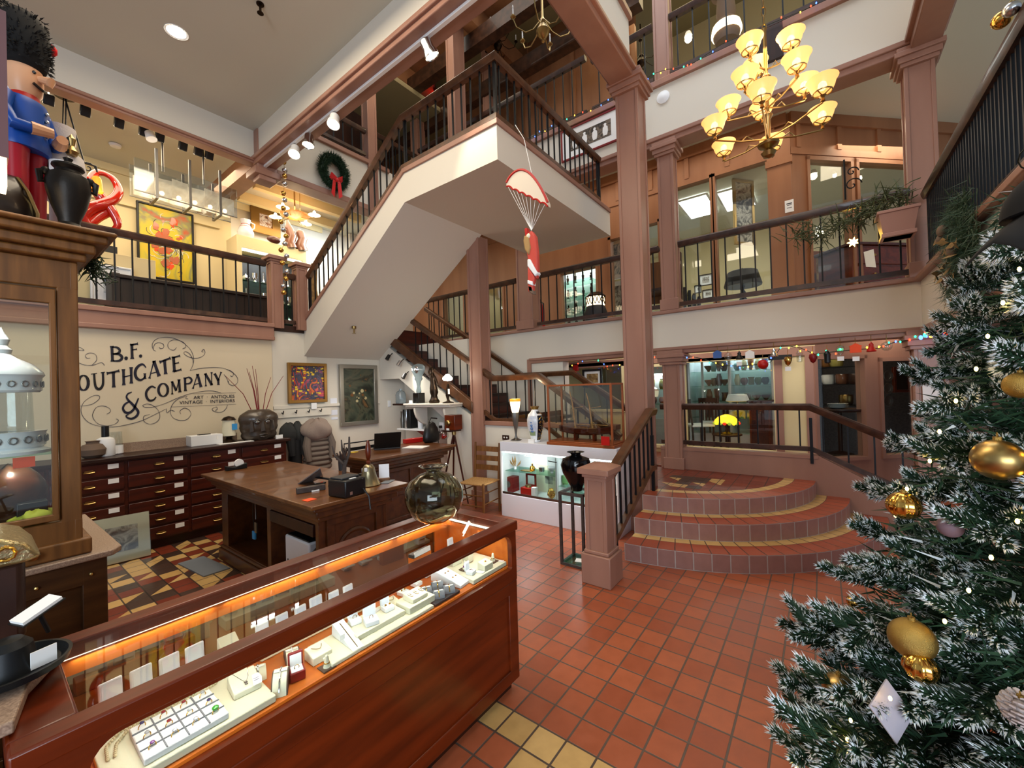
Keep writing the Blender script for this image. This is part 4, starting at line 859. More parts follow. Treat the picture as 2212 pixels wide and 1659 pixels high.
# --- jewellery on the deck ---
def P7(u, v, z=.70): return PZ(u, v, z)
def block(name, label, pts, h, m, z=DK, cat='stand', group=None, bev=.003, slope=0):
    """pts: 4 deck corners (front-left, front-right, back-right, back-left)"""
    c = sum((Vector((p[0],p[1],0)) for p in pts), Vector((0,0,0)))/4; c.z = z+.001
    q = [Vector((p[0],p[1],0))-Vector((c.x,c.y,0)) for p in pts]; hs = [h, h, h+slope, h+slope]
    o = MB().add([(v.x,v.y,0) for v in q]+[(v.x,v.y,hs[i]) for i, v in enumerate(q)], [(3,2,1,0),(4,5,6,7),(0,1,5,4),(1,2,6,5),(2,3,7,6),(3,0,4,7)]).build(name, m, bev=bev)
    o.location = c; return tag(o, label, cat, group)
def rect(cx, cy, w, d, a=0):
    c, s = math.cos(a), math.sin(a); return [(cx+x*c-y*s, cy+x*s+y*c) for x, y in ((-w/2,-d/2),(w/2,-d/2),(w/2,d/2),(-w/2,d/2))]
block('display_riser', 'large cream padded riser at the left end of the counter deck', [(.20,1.475),(.605,1.475),(.605,1.78),(.20,1.78)], .022, 'cream_pad', cat='riser')
block('display_riser', 'cream padded riser in the middle, under the white ring boxes', [(.80,1.475),(1.30,1.475),(1.30,1.66),(.80,1.66)], .014, 'cream_pad', cat='riser')
block('display_riser', 'second tier cream riser carrying the open white boxes', [(.93,1.52),(1.17,1.52),(1.17,1.65),(.93,1.65)], .022, 'cream_pad', z=DK+.014, cat='riser')
block('display_riser', 'cream padded riser at the right end of the counter deck', [(1.57,1.472),(1.85,1.472),(1.85,1.80),(1.60,1.80)], .022, 'cream_pad', cat='riser')
block('display_riser', 'small cream riser beside the grey bracelet pillows', [(1.18,1.50),(1.33,1.50),(1.33,1.60),(1.18,1.60)], .03, 'cream_pad', z=DK+.014, cat='riser')
# ring tray
ZR = DK+.023
t = thing('ring_tray', 'white ring tray with twelve slots at the near left of the counter', 'ring tray', (.375,1.58,ZR+.001))
MB().box((-.10,-.088,0),(.10,.088,.018)).build('tray', 'white_pad', t, bev=.003)
m = MB()
for k in range(3): m.box((-.10,-.045+k*.045-.002,.018),(.10,-.045+k*.045+.002,.0205))
for k in range(3): m.box((-.05+k*.05-.001,-.088,.018),(-.05+k*.05+.001,.088,.020))
m.build('slot_ridges', 'grey_pad', t)
mat('gem_green', '#1f9a2c', .1, coat=1); mat('gem_red', '#8e1622', .1, coat=1); mat('gem_blue', '#2a2f6a', .1, coat=1); mat('gem_purple', '#6e2a86', .1, coat=1); mat('gem_clear', '#dfe6f0', .05, .6)
rm = {}
def ring(loc, label, gem, gr, metal='brass_bright', rz=0, sc=1, grp='rings in the white ring tray', par=None):
    t = thing('ring', label, 'ring', loc, rz, grp); t.scale = (sc,)*3
    k = metal
    if k not in rm: o = MB().tube([(.009*math.cos(a),0,.009*math.sin(a)+.004) for a in [R(30*i) for i in range(12)]], .0013, 6, close=True).build('band', metal, t); rm[k] = o
    else: same(rm[k], 'band', (0,0,0), t)
    k = gem+str(gr)
    if k not in rm: o = MB().ball((0,0,.0145), gr, 10, sz=.7).build('stone', gem, t); rm[k] = o
    else: same(rm[k], 'stone', (0,0,0), t)
    return t
gems = ['gem_blue','gem_clear','gem_purple','gem_red','gem_red','gem_clear','gem_red','gem_clear','gem_clear','gem_clear','gem_blue','gem_green']
colw = ['first','second','third','fourth']; roww = ['back','middle','front']
for i in range(4):
    for j in range(3):
        g = gems[i*3+j]; ring((.375-.075+i*.05, 1.585+.058-j*.058+(.0 if i else 0), ZR+.0175), '%s stone ring in the %s column from left, %s row of the tray' % ({'gem_blue':'dark blue','gem_clear':'clear','gem_purple':'purple','gem_red':'red','gem_green':'large green'}[g], colw[i], roww[j]), g, .009 if g == 'gem_green' else .0055, rz=.4, sc=1.1)
def beads(name, label, pts, r, m, n, group=None):
    P = [Vector(p) for p in pts]; L = [0]
    for a, b in zip(P, P[1:]): L.append(L[-1]+(b-a).length)
    mb = MB()
    for i in range(n):
        s = L[-1]*i/(n-1); k = max(j for j in range(len(L)) if L[j] <= s+1e-9); k = min(k, len(P)-2); f = (s-L[k])/max(1e-9, L[k+1]-L[k]); c = P[k].lerp(P[k+1], f); mb.ball(c, r, 8)
    o = mb.build(name, m); return tag(o, label, 'necklace', group)
mat('pearl', '#cdc09a', .2, coat=.6); mat('turquoise', '#2f8c8a', .35)
zb = ZR+.005
beads('pearl_necklace', 'double strand gold pearl necklace lying behind the ring tray', [(.235,1.60,zb),(.245,1.65,zb),(.275,1.688,zb),(.36,1.690,zb),(.45,1.692,zb),(.50,1.70,zb),(.53,1.73,zb),(.50,1.735,zb),(.44,1.708,zb),(.35,1.703,zb),(.26,1.702,zb),(.225,1.66,zb),(.22,1.60,zb)], .0045, 'pearl', 84)
beads('turquoise_necklace', 'turquoise bead strand behind the pearl necklace', [(.33,1.722,zb),(.42,1.724,zb),(.48,1.745,zb)], .006, 'turquoise', 17)
# pendant block
t = thing('pendant_stand', 'cream sloped pad with a silver pendant and hanging tag, left of the counter', 'jewellery stand', (.555,1.60,ZR+.001), -.1)
MB().add([(-.04,-.045,0),(.04,-.045,0),(.04,.04,0),(-.04,.04,0),(-.04,-.045,.02),(.04,-.045,.02),(.04,.04,.042),(-.04,.04,.042)], [(3,2,1,0),(4,5,6,7),(0,1,5,4),(1,2,6,5),(2,3,7,6),(3,0,4,7)]).build('pad', 'cream_pad', t, bev=.003)
MB().tube([(-.025,.035,.043),(-.01,.0,.034),(.0,-.02,.029),(.012,.0,.034),(.02,.035,.043)], .0008, 5).build('chain', 'chrome', t); MB().ball((0,-.022,.031), .006, 8, sz=.5).ball((.0,-.03,.029), .005, 8, sz=.5).build('pendant', 'chrome', t)
tg = MB().slab([(.015,-.05,.022),(.04,-.05,.022),(.045,-.03,.030),(.04,-.01,.036),(.02,-.01,.036)], (0,0,.001)).build('price_tag', 'paper', t); MB().box((.02,-.03,.0325),(.036,-.029,.033)).box((.02,-.037,.030),(.036,-.036,.0305)).build('handwriting', 'gem_blue', tg)
# half-round bracelet holder
def halfround(label, x, y, r, w, m1, m2, rz=0, z=DK, group=None, bracelet='chrome'):
    t = thing('bracelet_pillow', label, 'bracelet stand', (x,y,z+.001), rz, group); pr = [(r*math.cos(R(a)), r*math.sin(R(a))) for a in range(0,181,15)]
    MB().slab([(-w/2,p[0],p[1]) for p in pr], (w,0,0)).build('pillow_sides', m1, t)
    MB().sweep([(-w/2+.004,0,0),(w/2-.004,0,0)], [(-p[0]*1.03,p[1]*1.03) for p in pr]).build('pad', m2, t)
    MB().tube([(0,r*1.06*math.cos(R(a)),r*1.06*math.sin(R(a))) for a in range(15,166,10)], [.0022 if i % 2 else .0034 for i in range(16)], 6).build('bracelet', bracelet, t)
    MB().box((-.02,-.01,r*1.06),(.02,.0,r*1.09)).build('price_tag', 'paper', t); return t
halfround('half-round dark and cream bracelet holder with silver bracelet beside the red box', .645, 1.535, .055, .05, 'brown_pad', 'cream_pad', rz=-.5)
# boxes with open lids
def jbox(label, x, y, z, s=.05, m='white_pad', inn='white_pad', lid=95, rz=0, h=.02, gr=None, content='ring', inner_lid='white_lam'):
    t = thing('jewelry_box', label, 'jewellery box', (x,y,z+.001), rz, gr)
    MB().box((-s/2,-s/2,0),(s/2,s/2,h)).build('base', m, t, bev=.003)
    k = s/2; l = MB().box((-k,-.006,0),(k,.006,s*1.15)).build('lid', m, t, bev=.005); l.location = (0,s/2+.003,h*.7); l.rotation_euler = (R(lid-90)*-1,0,0)
    MB().box((-k+.006,-.0075,.006),(k-.006,-.006,s*1.15-.007)).build('lid_lining', inner_lid, l, bev=.002)
    MB().box((-k+.006,-k+.006,h-.001),(k-.006,k-.006,h+.0015)).build('cushion', inn, t)
    if content == 'ring': MB().tube([(.008*math.cos(a),0,h+.006+.008*math.sin(a)) for a in [R(30*i) for i in range(12)]], .0012, 6, close=True).build('ring', 'brass', t)
    elif content == 'pair': MB().ball((-.01,0,h+.004), .005, 8).ball((.01,0,h+.004), .005, 8).build('earrings', 'brass_bright', t)
    elif content == 'cross': MB().box((-.002,-.014,h+.001),(.002,.014,h+.003)).box((-.009,.002,h+.001),(.009,.005,h+.003)).build('cross', 'chrome', t)
    return t
wl = [(.262,1.70,'first'),(.335,1.70,'second'),(.408,1.70,'third'),(.478,1.70,'fourth')]
for i, (x, y, n_) in enumerate(wl):
    jbox('open white box, %s from left of the four lids near the counter left end' % n_, PY(258+0,0,1)[0]*0+[.266,.34,.414,.486][i], 1.80, .745, .058, rz=.12, content=None, inner_lid='white_pad', gr='four open white boxes at the left')
block('display_riser', 'long narrow riser at the back left under the four open white boxes', [(.21,1.785),(.55,1.785),(.55,1.84),(.21,1.84)], .045, 'case_inside', cat='riser')
for i, (x, n_, ct) in enumerate(((.695,'first','ring'),(.770,'second','ring'),(.845,'third','ring'),(.915,'fourth','cross'),(.995,'fifth','pair'),(1.065,'sixth','pair'))):
    jbox('open white box, %s from left in the back row of six' % n_, x, 1.77, .745, .05 if i != 3 else .058, rz=.1, content=ct, gr='six open white boxes in the back row')
block('display_riser', 'green-cream padded riser under the back row of six white boxes', [(.66,1.735),(1.16,1.735),(1.16,1.83),(.66,1.83)], .045, 'cream_pad', cat='riser')
t = thing('cream_pad_stack', 'cream folded pad behind the fourth open white box', 'stand', (.575,1.79,.701)); MB().add([(-.03,-.03,0),(.03,-.03,0),(.03,.03,0),(-.03,.03,0),(-.03,-.01,.10),(.03,-.01,.10),(.03,.03,.12),(-.03,.03,.12)], [(3,2,1,0),(4,5,6,7),(0,1,5,4),(1,2,6,5),(2,3,7,6),(3,0,4,7)]).build('pad', 'cream_pad', t, bev=.003)
jbox('tall open red ring box with white inside, near the bracelet holder', .70, 1.535, DK, .05, m='red_deep', h=.032, rz=-.3, content='ring', inner_lid='white_pad', lid=92)
def padbox(label, x, y, w, d, h, m='cream_pad', top=None, rz=0, z=DK, item='chain', slope=.012, gr=None):
    t = thing('jewelry_pad', label, 'jewellery stand', (x,y,z+.001), rz, gr); a, b = w/2, d/2
    MB().add([(-a,-b,0),(a,-b,0),(a,b,0),(-a,b,0),(-a,-b,h),(a,-b,h),(a,b,h+slope),(-a,b,h+slope)], [(3,2,1,0),(4,5,6,7),(0,1,5,4),(1,2,6,5),(2,3,7,6),(3,0,4,7)]).build('pad', m, t, bev=.003)
    hz = h+slope*.5+.002
    if item == 'chain': MB().tube([(-.02+.04*i/10, .015-.025*math.sin(math.pi*i/10), hz+slope*.3) for i in range(11)], .0014, 5).build('bracelet', 'brass', t)
    elif item == 'pairs':
        m2 = MB()
        for i in range(3): yy_ = b-.03-i*(2*b-.05)/3; zz = h+slope*(yy_+b)/(2*b)+.002; m2.ball((-.012,yy_,zz), .005, 8, sz=.6).ball((.012,yy_,zz), .005, 8, sz=.6)
        m2.build('earrings', 'brass_bright', t)
    elif item == 'small': MB().ball((0,0,hz), .007, 8, sz=.5).build('earrings', 'brass_bright', t)
    elif item == 'loops':
        m2 = MB()
        for i in range(3): m2.tube([(-a*.7+i*a*.7+.006*math.cos(k), .0+.02*math.sin(k), hz) for k in [R(40*j) for j in range(9)]], .0012, 5)
        m2.build('loops', 'brass', t)
    return t
padbox('cream pad with a curved gold bar bracelet, right of the red box', .80, 1.575, .075, .07, .03)
def ringfinger(label, x, y, z, m='cream_pad', base='brown_pad', gem=None):
    t = thing('ring_finger_stand', label, 'ring stand', (x,y,z+.001)); MB().box((-.024,-.024,0),(.024,.024,.004)).build('base', base, t, rz if 0 else None) if False else MB().box((-.024,-.024,0),(.024,.024,.004)).build('base', base, t)
    MB().lathe([(.013,.004),(.011,.01),(.008,.03),(.006,.045),(.0,.05)], k=12).build('cone', m, t); MB().lathe([(.0105,.018),(.0115,.02),(.0105,.022)], k=12).build('ring', 'brass_bright', t)
    if gem: MB().ball((-.011,-.004,.02), .006, 8).build('stone', gem, t)
    return t
ringfinger('cream ring cone on a brown square, in front of the curved gold bracelet pad', .79, 1.495, DK)
ringfinger('cream ring cone on a brown square at the right end of the counter', 1.805, 1.535, DK+.023)
ringfinger('cream ring cone with purple stone behind the long earring card', 1.64, 1.60, DK+.023, gem='gem_purple')
halfround('cream bracelet roll behind the red ring box', .74, 1.66, .035, .05, 'brown_pad', 'cream_pad', rz=-.3)
halfround('cream bracelet roll left of the red box', .62, 1.66, .035, .05, 'cream_pad', 'cream_pad', rz=-.3)
# bracelet ramp
t = thing('bracelet_ramp', 'long sloped white bracelet ramp with a thin gold chain', 'bracelet stand', (.915,1.565,DK+.0155), -.06)
MB().slab([(-.024,-.09,0),(-.024,.08,.05),(-.024,.085,0)], (.048,0,0)).build('ramp', 'white_pad', t, bev=.002); MB().tube([(.0,-.08,.005),(.0,-.02,.023),(.0,.06,.047)], .0016, 5).build('chain', 'brass', t)
tg = MB().box((-.045,-.03,.03),(-.025,-.029,.05)).build('price_tag', 'paper', t)
jbox('open white box with gold earring studs on the middle riser, right one', 1.125, 1.585, DK+.037, .045, content='pair', rz=-.1)
jbox('tall open white box with fine ring on the middle riser, nearest the ramp', 1.02, 1.555, DK+.037, .055, content='ring', rz=-.35)
jbox('open white box behind the tall open one on the middle riser', .98, 1.615, DK+.037, .045, content='ring', rz=-.2)
block('price_card', 'white handwritten card between the open boxes on the middle riser', rect(1.085,1.625,.04,.03,.3), .002, 'paper', z=DK+.037, cat='card', bev=0)
padbox('cream pad with three looped gold chains beside the grey pillows', 1.255, 1.55, .09, .07, .018, z=DK+.045, item='loops')
padbox('small cream pad with chain behind the looped chains pad', 1.20, 1.66, .06, .05, .02, item='chain')
for i, (x, y) in enumerate(((1.37,1.52),(1.435,1.515),(1.36,1.60),(1.43,1.595))):
    halfround('grey velvet bracelet pillow, %s of the four on the dark tray' % ['front left','front right','back left','back right'][i], x, y, .028, .055, 'grey_pad', 'grey_pad', rz=-.6, z=DK+.013, group='grey bracelet pillows', bracelet='brass_bright')
block('pillow_tray', 'dark tray carrying the four grey bracelet pillows', [(1.31,1.475),(1.475,1.475),(1.475,1.64),(1.31,1.64)], .012, 'dark_grey', cat='tray')
padbox('long sloping white earring card with three pairs of gold earrings', 1.525, 1.60, .075, .20, .016, m='white_pad', item='pairs', rz=.12, slope=.05)
padbox('cream block with gold earrings on the right riser', 1.715, 1.515, .07, .055, .03, z=DK+.023, item='small', top='white_pad')
padbox('tall cream block at the back of the right riser', 1.73, 1.66, .045, .045, .055, z=DK+.023, item='small')
padbox('low wide cream block behind the open box on the right riser', 1.66, 1.70, .07, .05, .03, z=DK+.023, item='chain')
jbox('open white box with brooch on the right riser', 1.62, 1.535, DK+.023, .042, content='cross', rz=.2)
block('price_card', 'white card under the open box on the right riser', rect(1.665,1.505,.03,.04,.2), .002, 'paper', z=DK+.023, cat='card', bev=0)
block('price_card', 'white card beside the ring cone at the counter right end', rect(1.835,1.50,.022,.03,.2), .002, 'paper', z=DK+.023, cat='card', bev=0)
for i, (x, y) in enumerate(((1.30,1.70),(1.40,1.72),(1.50,1.76))): jbox(['open white box at the back behind the grey pillows','open white box with gold brooch behind the long earring card','small open white box at the back near the orange end wall'][i], x, y, DK, .045, content='pair', rz=.1, lid=150)
jbox('white box lid standing by the orange end wall of the counter', 1.76, 1.80, DK+.023, .05, content=None, rz=.1, h=.05)
t = thing('watch_box', 'dark long box of silver charms near the right end of the counter', 'jewellery box', (1.52,1.83,DK+.1), .1); MB().box((-.07,-.02,0),(.07,.02,.02)).build('case', 'dark_grey', t, bev=.003); MB().box((-.062,-.022,.004),(.062,-.015,.03)).build('card', 'paper', t)
MB().box((-.07,-.02,-.099),(.07,.02,0)).build('riser', 'case_inside', t)
# things on the counter
t = thing('glass_vase', 'large round smoky green glass vase with flared rim on the counter', 'vase', (1.625,1.815,.956))
prof = [(.0,.0),(.03,.0),(.07,.006),(.115,.035),(.148,.08),(.160,.13),(.155,.18),(.13,.225),(.09,.255),(.055,.268),(.040,.272),(.036,.280),(.05,.292),(.075,.302),(.082,.306),(.078,.309),(.05,.300),(.032,.288),(.030,.272),(.05,.262),(.086,.249),(.125,.22),(.150,.178),(.155,.13),(.143,.082),(.11,.04),(.068,.012),(.03,.006),(.0,.006)]
MB().lathe([(r*1.06,z*1.06) for r, z in prof], k=48).build('body', 'glass_green', t, smooth=180)
block('business_card', 'pale card lying at the back right corner of the counter top', rect(1.83,1.885,.05,.035,.3), .0015, 'paper', z=CT, cat='card', bev=0)
# ---------------- painted sign on the left wall ----------------
def ZP(zx, zy): return PY(150+zx/5.53, 700+zy/5.53, GY-.004)
def catmull(P, n=6, close=False):
    out = []; L = len(P)
    for i in range(L if close else L-1):
        p0, p1, p2, p3 = (P[(i-1)%L] if (i > 0 or close) else P[0]), P[i], P[(i+1)%L], (P[(i+2)%L] if (i < L-2 or close) else P[-1])
        for k in range(n):
            t = k/n; out.append(tuple(.5*((2*b)+(c-a)*t+(2*a-5*b+4*c-d)*t*t+(3*b-a-3*c+d)*t**3) for a, b, c, d in zip(p0, p1, p2, p3)))
    if not close: out.append(tuple(P[-1]))
    return out
def ribbon(mb, pts, w, flare=0):
    """brush stroke through zoomed-photo points, laid on the wall"""
    n = len(pts); Ls, Rs = [], []
    for i, p in enumerate(pts):
        a, b = pts[max(i-1,0)], pts[min(i+1,n-1)]; dx, dy = b[0]-a[0], b[1]-a[1]; l = math.hypot(dx, dy) or 1; t = i/(n-1)
        ww = (w(t) if callable(w) else w)/2
        if flare: e = min(t, 1-t); ww *= 1+flare*max(0, 1-e*7)
        Ls.append(ZP(p[0]-dy/l*ww, p[1]+dx/l*ww)); Rs.append(ZP(p[0]+dy/l*ww, p[1]-dx/l*ww))
    for i in range(n-1): mb.slab([Ls[i], Ls[i+1], Rs[i+1], Rs[i]], (0,-.001,0))
def straight(a, b, n=14): return [(a[0]+(b[0]-a[0])*i/n, a[1]+(b[1]-a[1])*i/n) for i in range(n+1)]
def ell(cx, cy, rx, ry, a0, a1, n=28, tilt=0):
    return [(cx+rx*math.cos(R(a0+(a1-a0)*i/n))*1+tilt*ry*math.sin(R(a0+(a1-a0)*i/n)), cy+ry*math.sin(R(a0+(a1-a0)*i/n))) for i in range(n+1)]
sg = thing('wall_sign', 'painted shop name with dark blue scrollwork on the cream wall', 'sign', (1.7,GY,1.9))
def letter(strokes):
    mb = MB()
    for s in strokes:
        if s[0] == 's': ribbon(mb, straight(s[1], s[2]), s[3], s[4] if len(s) > 4 else .45)
        elif s[0] == 'c': ribbon(mb, catmull(s[1]), s[2], 0)
        elif s[0] == 'e': ribbon(mb, ell(*s[1]), s[2], 0)
    mb.build('letter', 'sign_navy', sg, world=True, smooth=1)
thick = lambda a, b: (lambda t: a+(b-a)*abs(math.sin(math.pi*t)))
letter([('s',(507,262),(515,448),34),('c',[(505,276),(570,280),(602,318),(575,350),(515,356)],thick(12,30)),('c',[(515,358),(595,362),(628,400),(598,436),(515,441)],thick(12,34))])
letter([('e',(677,408,10,10,0,360),24)])
letter([('s',(745,238),(750,418),34),('s',(730,250),(818,234),20,.9),('s',(750,308),(806,300),14,1.2)])
letter([('e',(850,382,9,9,0,360),22)])
letter([('e',(168,702,58,88,0,360),(lambda t: 16+22*abs(math.cos(2*math.pi*t))))])
letter([('s',(258,598),(330,588),10,0),('c',[(295,592),(303,700),(318,755),(350,777),(385,755),(402,700),(400,578)],thick(26,32)),('s',(375,582),(425,574),10,0)])
letter([('s',(445,590),(597,558),22,.8),('s',(525,575),(530,756),34)])
letter([('s',(645,538),(650,730),32),('s',(737,514),(740,710),32),('s',(648,632),(738,610),12,0)])
letter([('c',[(915,520),(880,482),(840,490),(800,530),(785,585),(800,640),(840,668),(880,655),(905,620)],thick(12,36)),('s',(900,588),(903,655),26,.6)])
letter([('s',(1008,440),(955,650),14,1.2),('s',(1008,440),(1072,622),36,.3),('s',(975,590),(1045,572),10,0)])
letter([('s',(1076,455),(1208,405),22,.8),('s',(1135,430),(1150,598),34)])
letter([('s',(1242,388),(1255,572),34),('s',(1232,402),(1322,378),18,.9),('s',(1250,474),(1308,460),13,1.2),('s',(1248,566),(1338,542),18,.9)])
letter([('c',[(745,812),(700,832),(682,868),(700,905),(745,950),(790,1000),(822,1050),(800,1100),(745,1130),(695,1120),(678,1095),(705,1082)],thick(12,30)),('c',[(720,925),(665,955),(640,1005),(665,1052),(715,1060),(765,1020),(798,950),(825,885)],thick(16,30))])
letter([('c',[(1030,765),(990,745),(950,765),(918,815),(922,870),(955,912),(1005,905),(1035,870)],thick(14,30))])
letter([('e',(1120,787,56,76,0,360),(lambda t: 14+18*abs(math.cos(2*math.pi*t))))])
letter([('s',(1225,685),(1228,840),14,1.2),('s',(1225,685),(1275,795),26,.2),('s',(1275,795),(1312,662),12,.2),('s',(1308,660),(1320,815),28)])
letter([('s',(1380,638),(1386,802),28),('c',[(1378,650),(1430,636),(1460,668),(1440,705),(1385,716)],thick(10,24))])
letter([('s',(1530,598),(1475,772),12,1.2),('s',(1530,598),(1572,752),30,.3),('s',(1495,722),(1555,705),9,0)])
letter([('s',(1622,590),(1630,742),12,1.4),('s',(1622,590),(1702,728),28,.2),('s',(1698,575),(1700,728),12,1.4)])
letter([('s',(1735,590),(1778,672),28,.4),('s',(1812,573),(1778,672),12,1.4),('s',(1778,665),(1780,727),26)])
mb = MB()
for P in ([(1035,325),(1000,300),(990,240),(1030,185),(1110,160),(1210,162),(1310,195),(1400,255),(1460,330),(1485,420),(1470,500),(1440,556)], [(1440,556),(1560,530),(1720,518),(1850,530),(1950,580),(2005,640),(2005,700),(1960,735),(1910,715),(1888,680)],
          [(1000,300),(1020,240),(1070,222),(1120,240),(1125,280),(1090,292),(1070,275)], [(1310,195),(1240,190),(1190,215),(1175,260),(1200,300),(1250,310),(1280,278)], [(1330,200),(1380,235),(1390,275),(1350,295)],
          [(1600,335),(1580,325),(1605,303),(1620,340),(1600,375),(1545,403),(1470,405),(1400,378),(1365,345),(1392,330),(1440,360),(1470,420),(1478,480)], [(85,270),(130,280),(175,312),(120,312),(88,325)], [(85,450),(180,488),(280,490),(380,460),(420,495)], [(270,488),(325,430),(312,365),(245,345),(192,370),(205,405),(250,405)],
          [(120,980),(260,960),(350,900),(355,858),(290,855),(200,905),(150,970),(140,1050),(180,1130),(260,1190),(400,1225),(560,1225),(740,1190),(860,1155),(960,1110),(1160,1010)], [(1160,1010),(1165,1060),(1210,1028),(1260,1045)], [(275,1090),(290,1040),(330,990),(410,978),(480,1010),(485,1050),(445,1075)],
          [(290,1050),(275,1090),(300,1150),(360,1200),(460,1215),(550,1190),(585,1150),(555,1130)], [(875,970),(930,953),(1000,975),(1060,1030),(1080,1110),(1040,1170),(960,1195),(890,1160),(890,1100),(960,1080)], [(872,970),(900,992),(1000,990),(1150,945),(1300,880),(1450,830),(1620,800),(1720,800),(1810,822)],
          [(1390,862),(1290,900),(1225,970),(1205,1050),(1240,1120),(1320,1150),(1400,1140),(1450,1080),(1430,1025),(1370,1005),(1320,1040),(1332,1075)], [(1405,858),(1390,885),(1418,895)], [(1888,965),(1870,1010),(1820,1050),(1740,1047),(1705,1015),(1755,990),(1765,1020),(1740,1030)],
          [(1880,545),(1930,560),(1960,590),(1945,625),(1920,615)], [(1845,600),(1880,650),(1905,700)]): ribbon(mb, catmull(P), (lambda t: 3.5+3.5*abs(math.sin(3*math.pi*t))))
ribbon(mb, straight((1480,832),(1990,820)), 3); ribbon(mb, straight((1215,990),(1992,957)), 3)
mb.build('scrollwork', 'scroll_grey', sg, world=True, smooth=1)
for txt, l, r_ in (('ART  ·  ANTIQUES', (1483,880), (1972,862)), ('VINTAGE  ·  INTERIORS', (1315,942), (1974,915))):
    a, b = ZP(*l), ZP(*r_); c = (a+b)/2; o = font(txt, .06, 'sign_navy', None, loc=(0,0,0), rot=(R(90),0,0)); w_ = o.dimensions.x; o.parent = sg; o.location = c-sg.location+Vector((0,-.002,0)); o.scale = ((b.x-a.x)/w_,1,1)
# ---------------- flat-file drawer cabinet under the sign ----------------
t = thing('drawer_cabinet', 'long low mahogany cabinet of label-fronted drawers below the painted sign', 'cabinet', (1.4,6.35,0))
XS = [.14,.455,1.03,1.59,2.14,2.70]
MB().box((.14,6.12,.10),(2.72,6.58,1.06)).build('body', 'mahogany', t, world=True); MB().box((.10,6.06,1.06),(2.76,6.62,1.10)).build('top', 'dark_wood', t, bev=.006, world=True); MB().box((.14,6.16,0),(2.72,6.58,.10)).build('plinth', 'dark_wood', t, world=True)
d0 = {}
for c in range(5):
    for r_ in range(6):
        w_ = XS[c+1]-XS[c]-.03; key = round(w_,2)
        if key not in d0:
            dr = MB().box((-w_/2,-.02,0),(w_/2,0,.135)).build('drawer', 'mahogany', t, bev=.006)
            pl = MB().tube([(-.045,-.022,.07),(-.04,-.045,.062),(0,-.05,.058),(.04,-.045,.062),(.045,-.022,.07)], .006, 6).slab([(-.04,-.03,.062),(.04,-.03,.062),(.03,-.03,.085),(-.03,-.03,.085)],(0,-.012,0)).build('pull', 'brass', dr)
            lb = MB().box((w_/2-.13,-.023,.075),(w_/2-.045,-.020,.125)).build('paper_label', 'paper', dr); d0[key] = (dr, pl, lb)
        else: a_, b_, c_ = d0[key]; dr = same(a_, 'drawer', (0,0,0), t); same(b_, 'pull', (0,0,0), dr); same(c_, 'paper_label', (0,0,0), dr)
        dr.location = Vector(((XS[c]+XS[c+1])/2, 6.12, .905-r_*.158))-t.location
# on the drawer cabinet
def put(u, v, y, z): q = PY(u, v, y); return (q.x, y, z)
t = thing('stone_pot', 'small squat dark stone pot at the left end of the drawer cabinet', 'pot', put(200,975,6.3,1.101)); MB().lathe([(.06,0),(.10,.03),(.11,.09),(.08,.14),(.05,.15),(.05,.17),(.06,.18),(.04,.18)], k=20).build('pot', 'rust', t)
t = thing('bottle', 'white bottle with black cap next to the stone pot', 'bottle', put(228,970,6.35,1.101)); MB().lathe([(.075,0),(.08,.01),(.08,.16),(.07,.19),(.03,.21)], k=20).build('bottle', 'white_paint', t); MB().cyl((0,0,.21),(0,0,.33), .032, 16).build('cap', 'black', t)
t = thing('candle_glass', 'pale glass tumbler candle behind the white bottle', 'candle', put(250,968,6.42,1.101)); MB().lathe([(.055,0),(.065,.01),(.065,.10)], k=20).build('candle', 'white_pad', t); MB().lathe([(.06,.1),(.055,.24),(.057,.25)], k=20).build('glass', 'acrylic', t)
t = thing('long_tray', 'long beige wooden tray standing along the wall on the drawer cabinet', 'tray', (1.62,6.52,1.101)); MB().box((-.62,-.02,0),(.62,.0,.11)).box((-.62,-.04,0),(.62,.02,.012)).build('board', 'granite', t)
b = box_thing('white_box', 'white cardboard box on the drawer cabinet, phone lying on its lid', 'box', (put(442,950,6.4,0)[0],6.4,1.101+.065), (.34,.2,.13), 'white_paint')
MB().box((-.07,-.03,.066),(.06,.03,.074)).build('phone', 'black', b); MB().box((.1,-.102,.0),(.12,-.1,.04)).build('sticker', 'paper', b)
t = thing('tin_lantern', 'small cream tin lantern on a dark foot with a blue sticky note', 'lantern', put(495,945,6.35,1.101))
MB().lathe([(.10,0),(.105,.01),(.05,.04),(.03,.07),(.06,.09)], k=20).build('foot', 'bronze', t); MB().lathe([(.075,.09),(.078,.10),(.072,.30)], k=20).build('tin', 'cream_pad', t); MB().lathe([(.085,.30),(.06,.335),(.02,.35),(.0,.355)], k=20).build('lid', 'bronze', t); MB().box((.01,-.085,.17),(.07,-.075,.25)).build('sticky_note', 'sticky_blue', t)
block('papers', 'thin stack of white papers before the lantern on the drawer cabinet', rect(put(510,955,6.2,0)[0],6.22,.4,.12), .006, 'paper', z=1.10, cat='papers', bev=0)
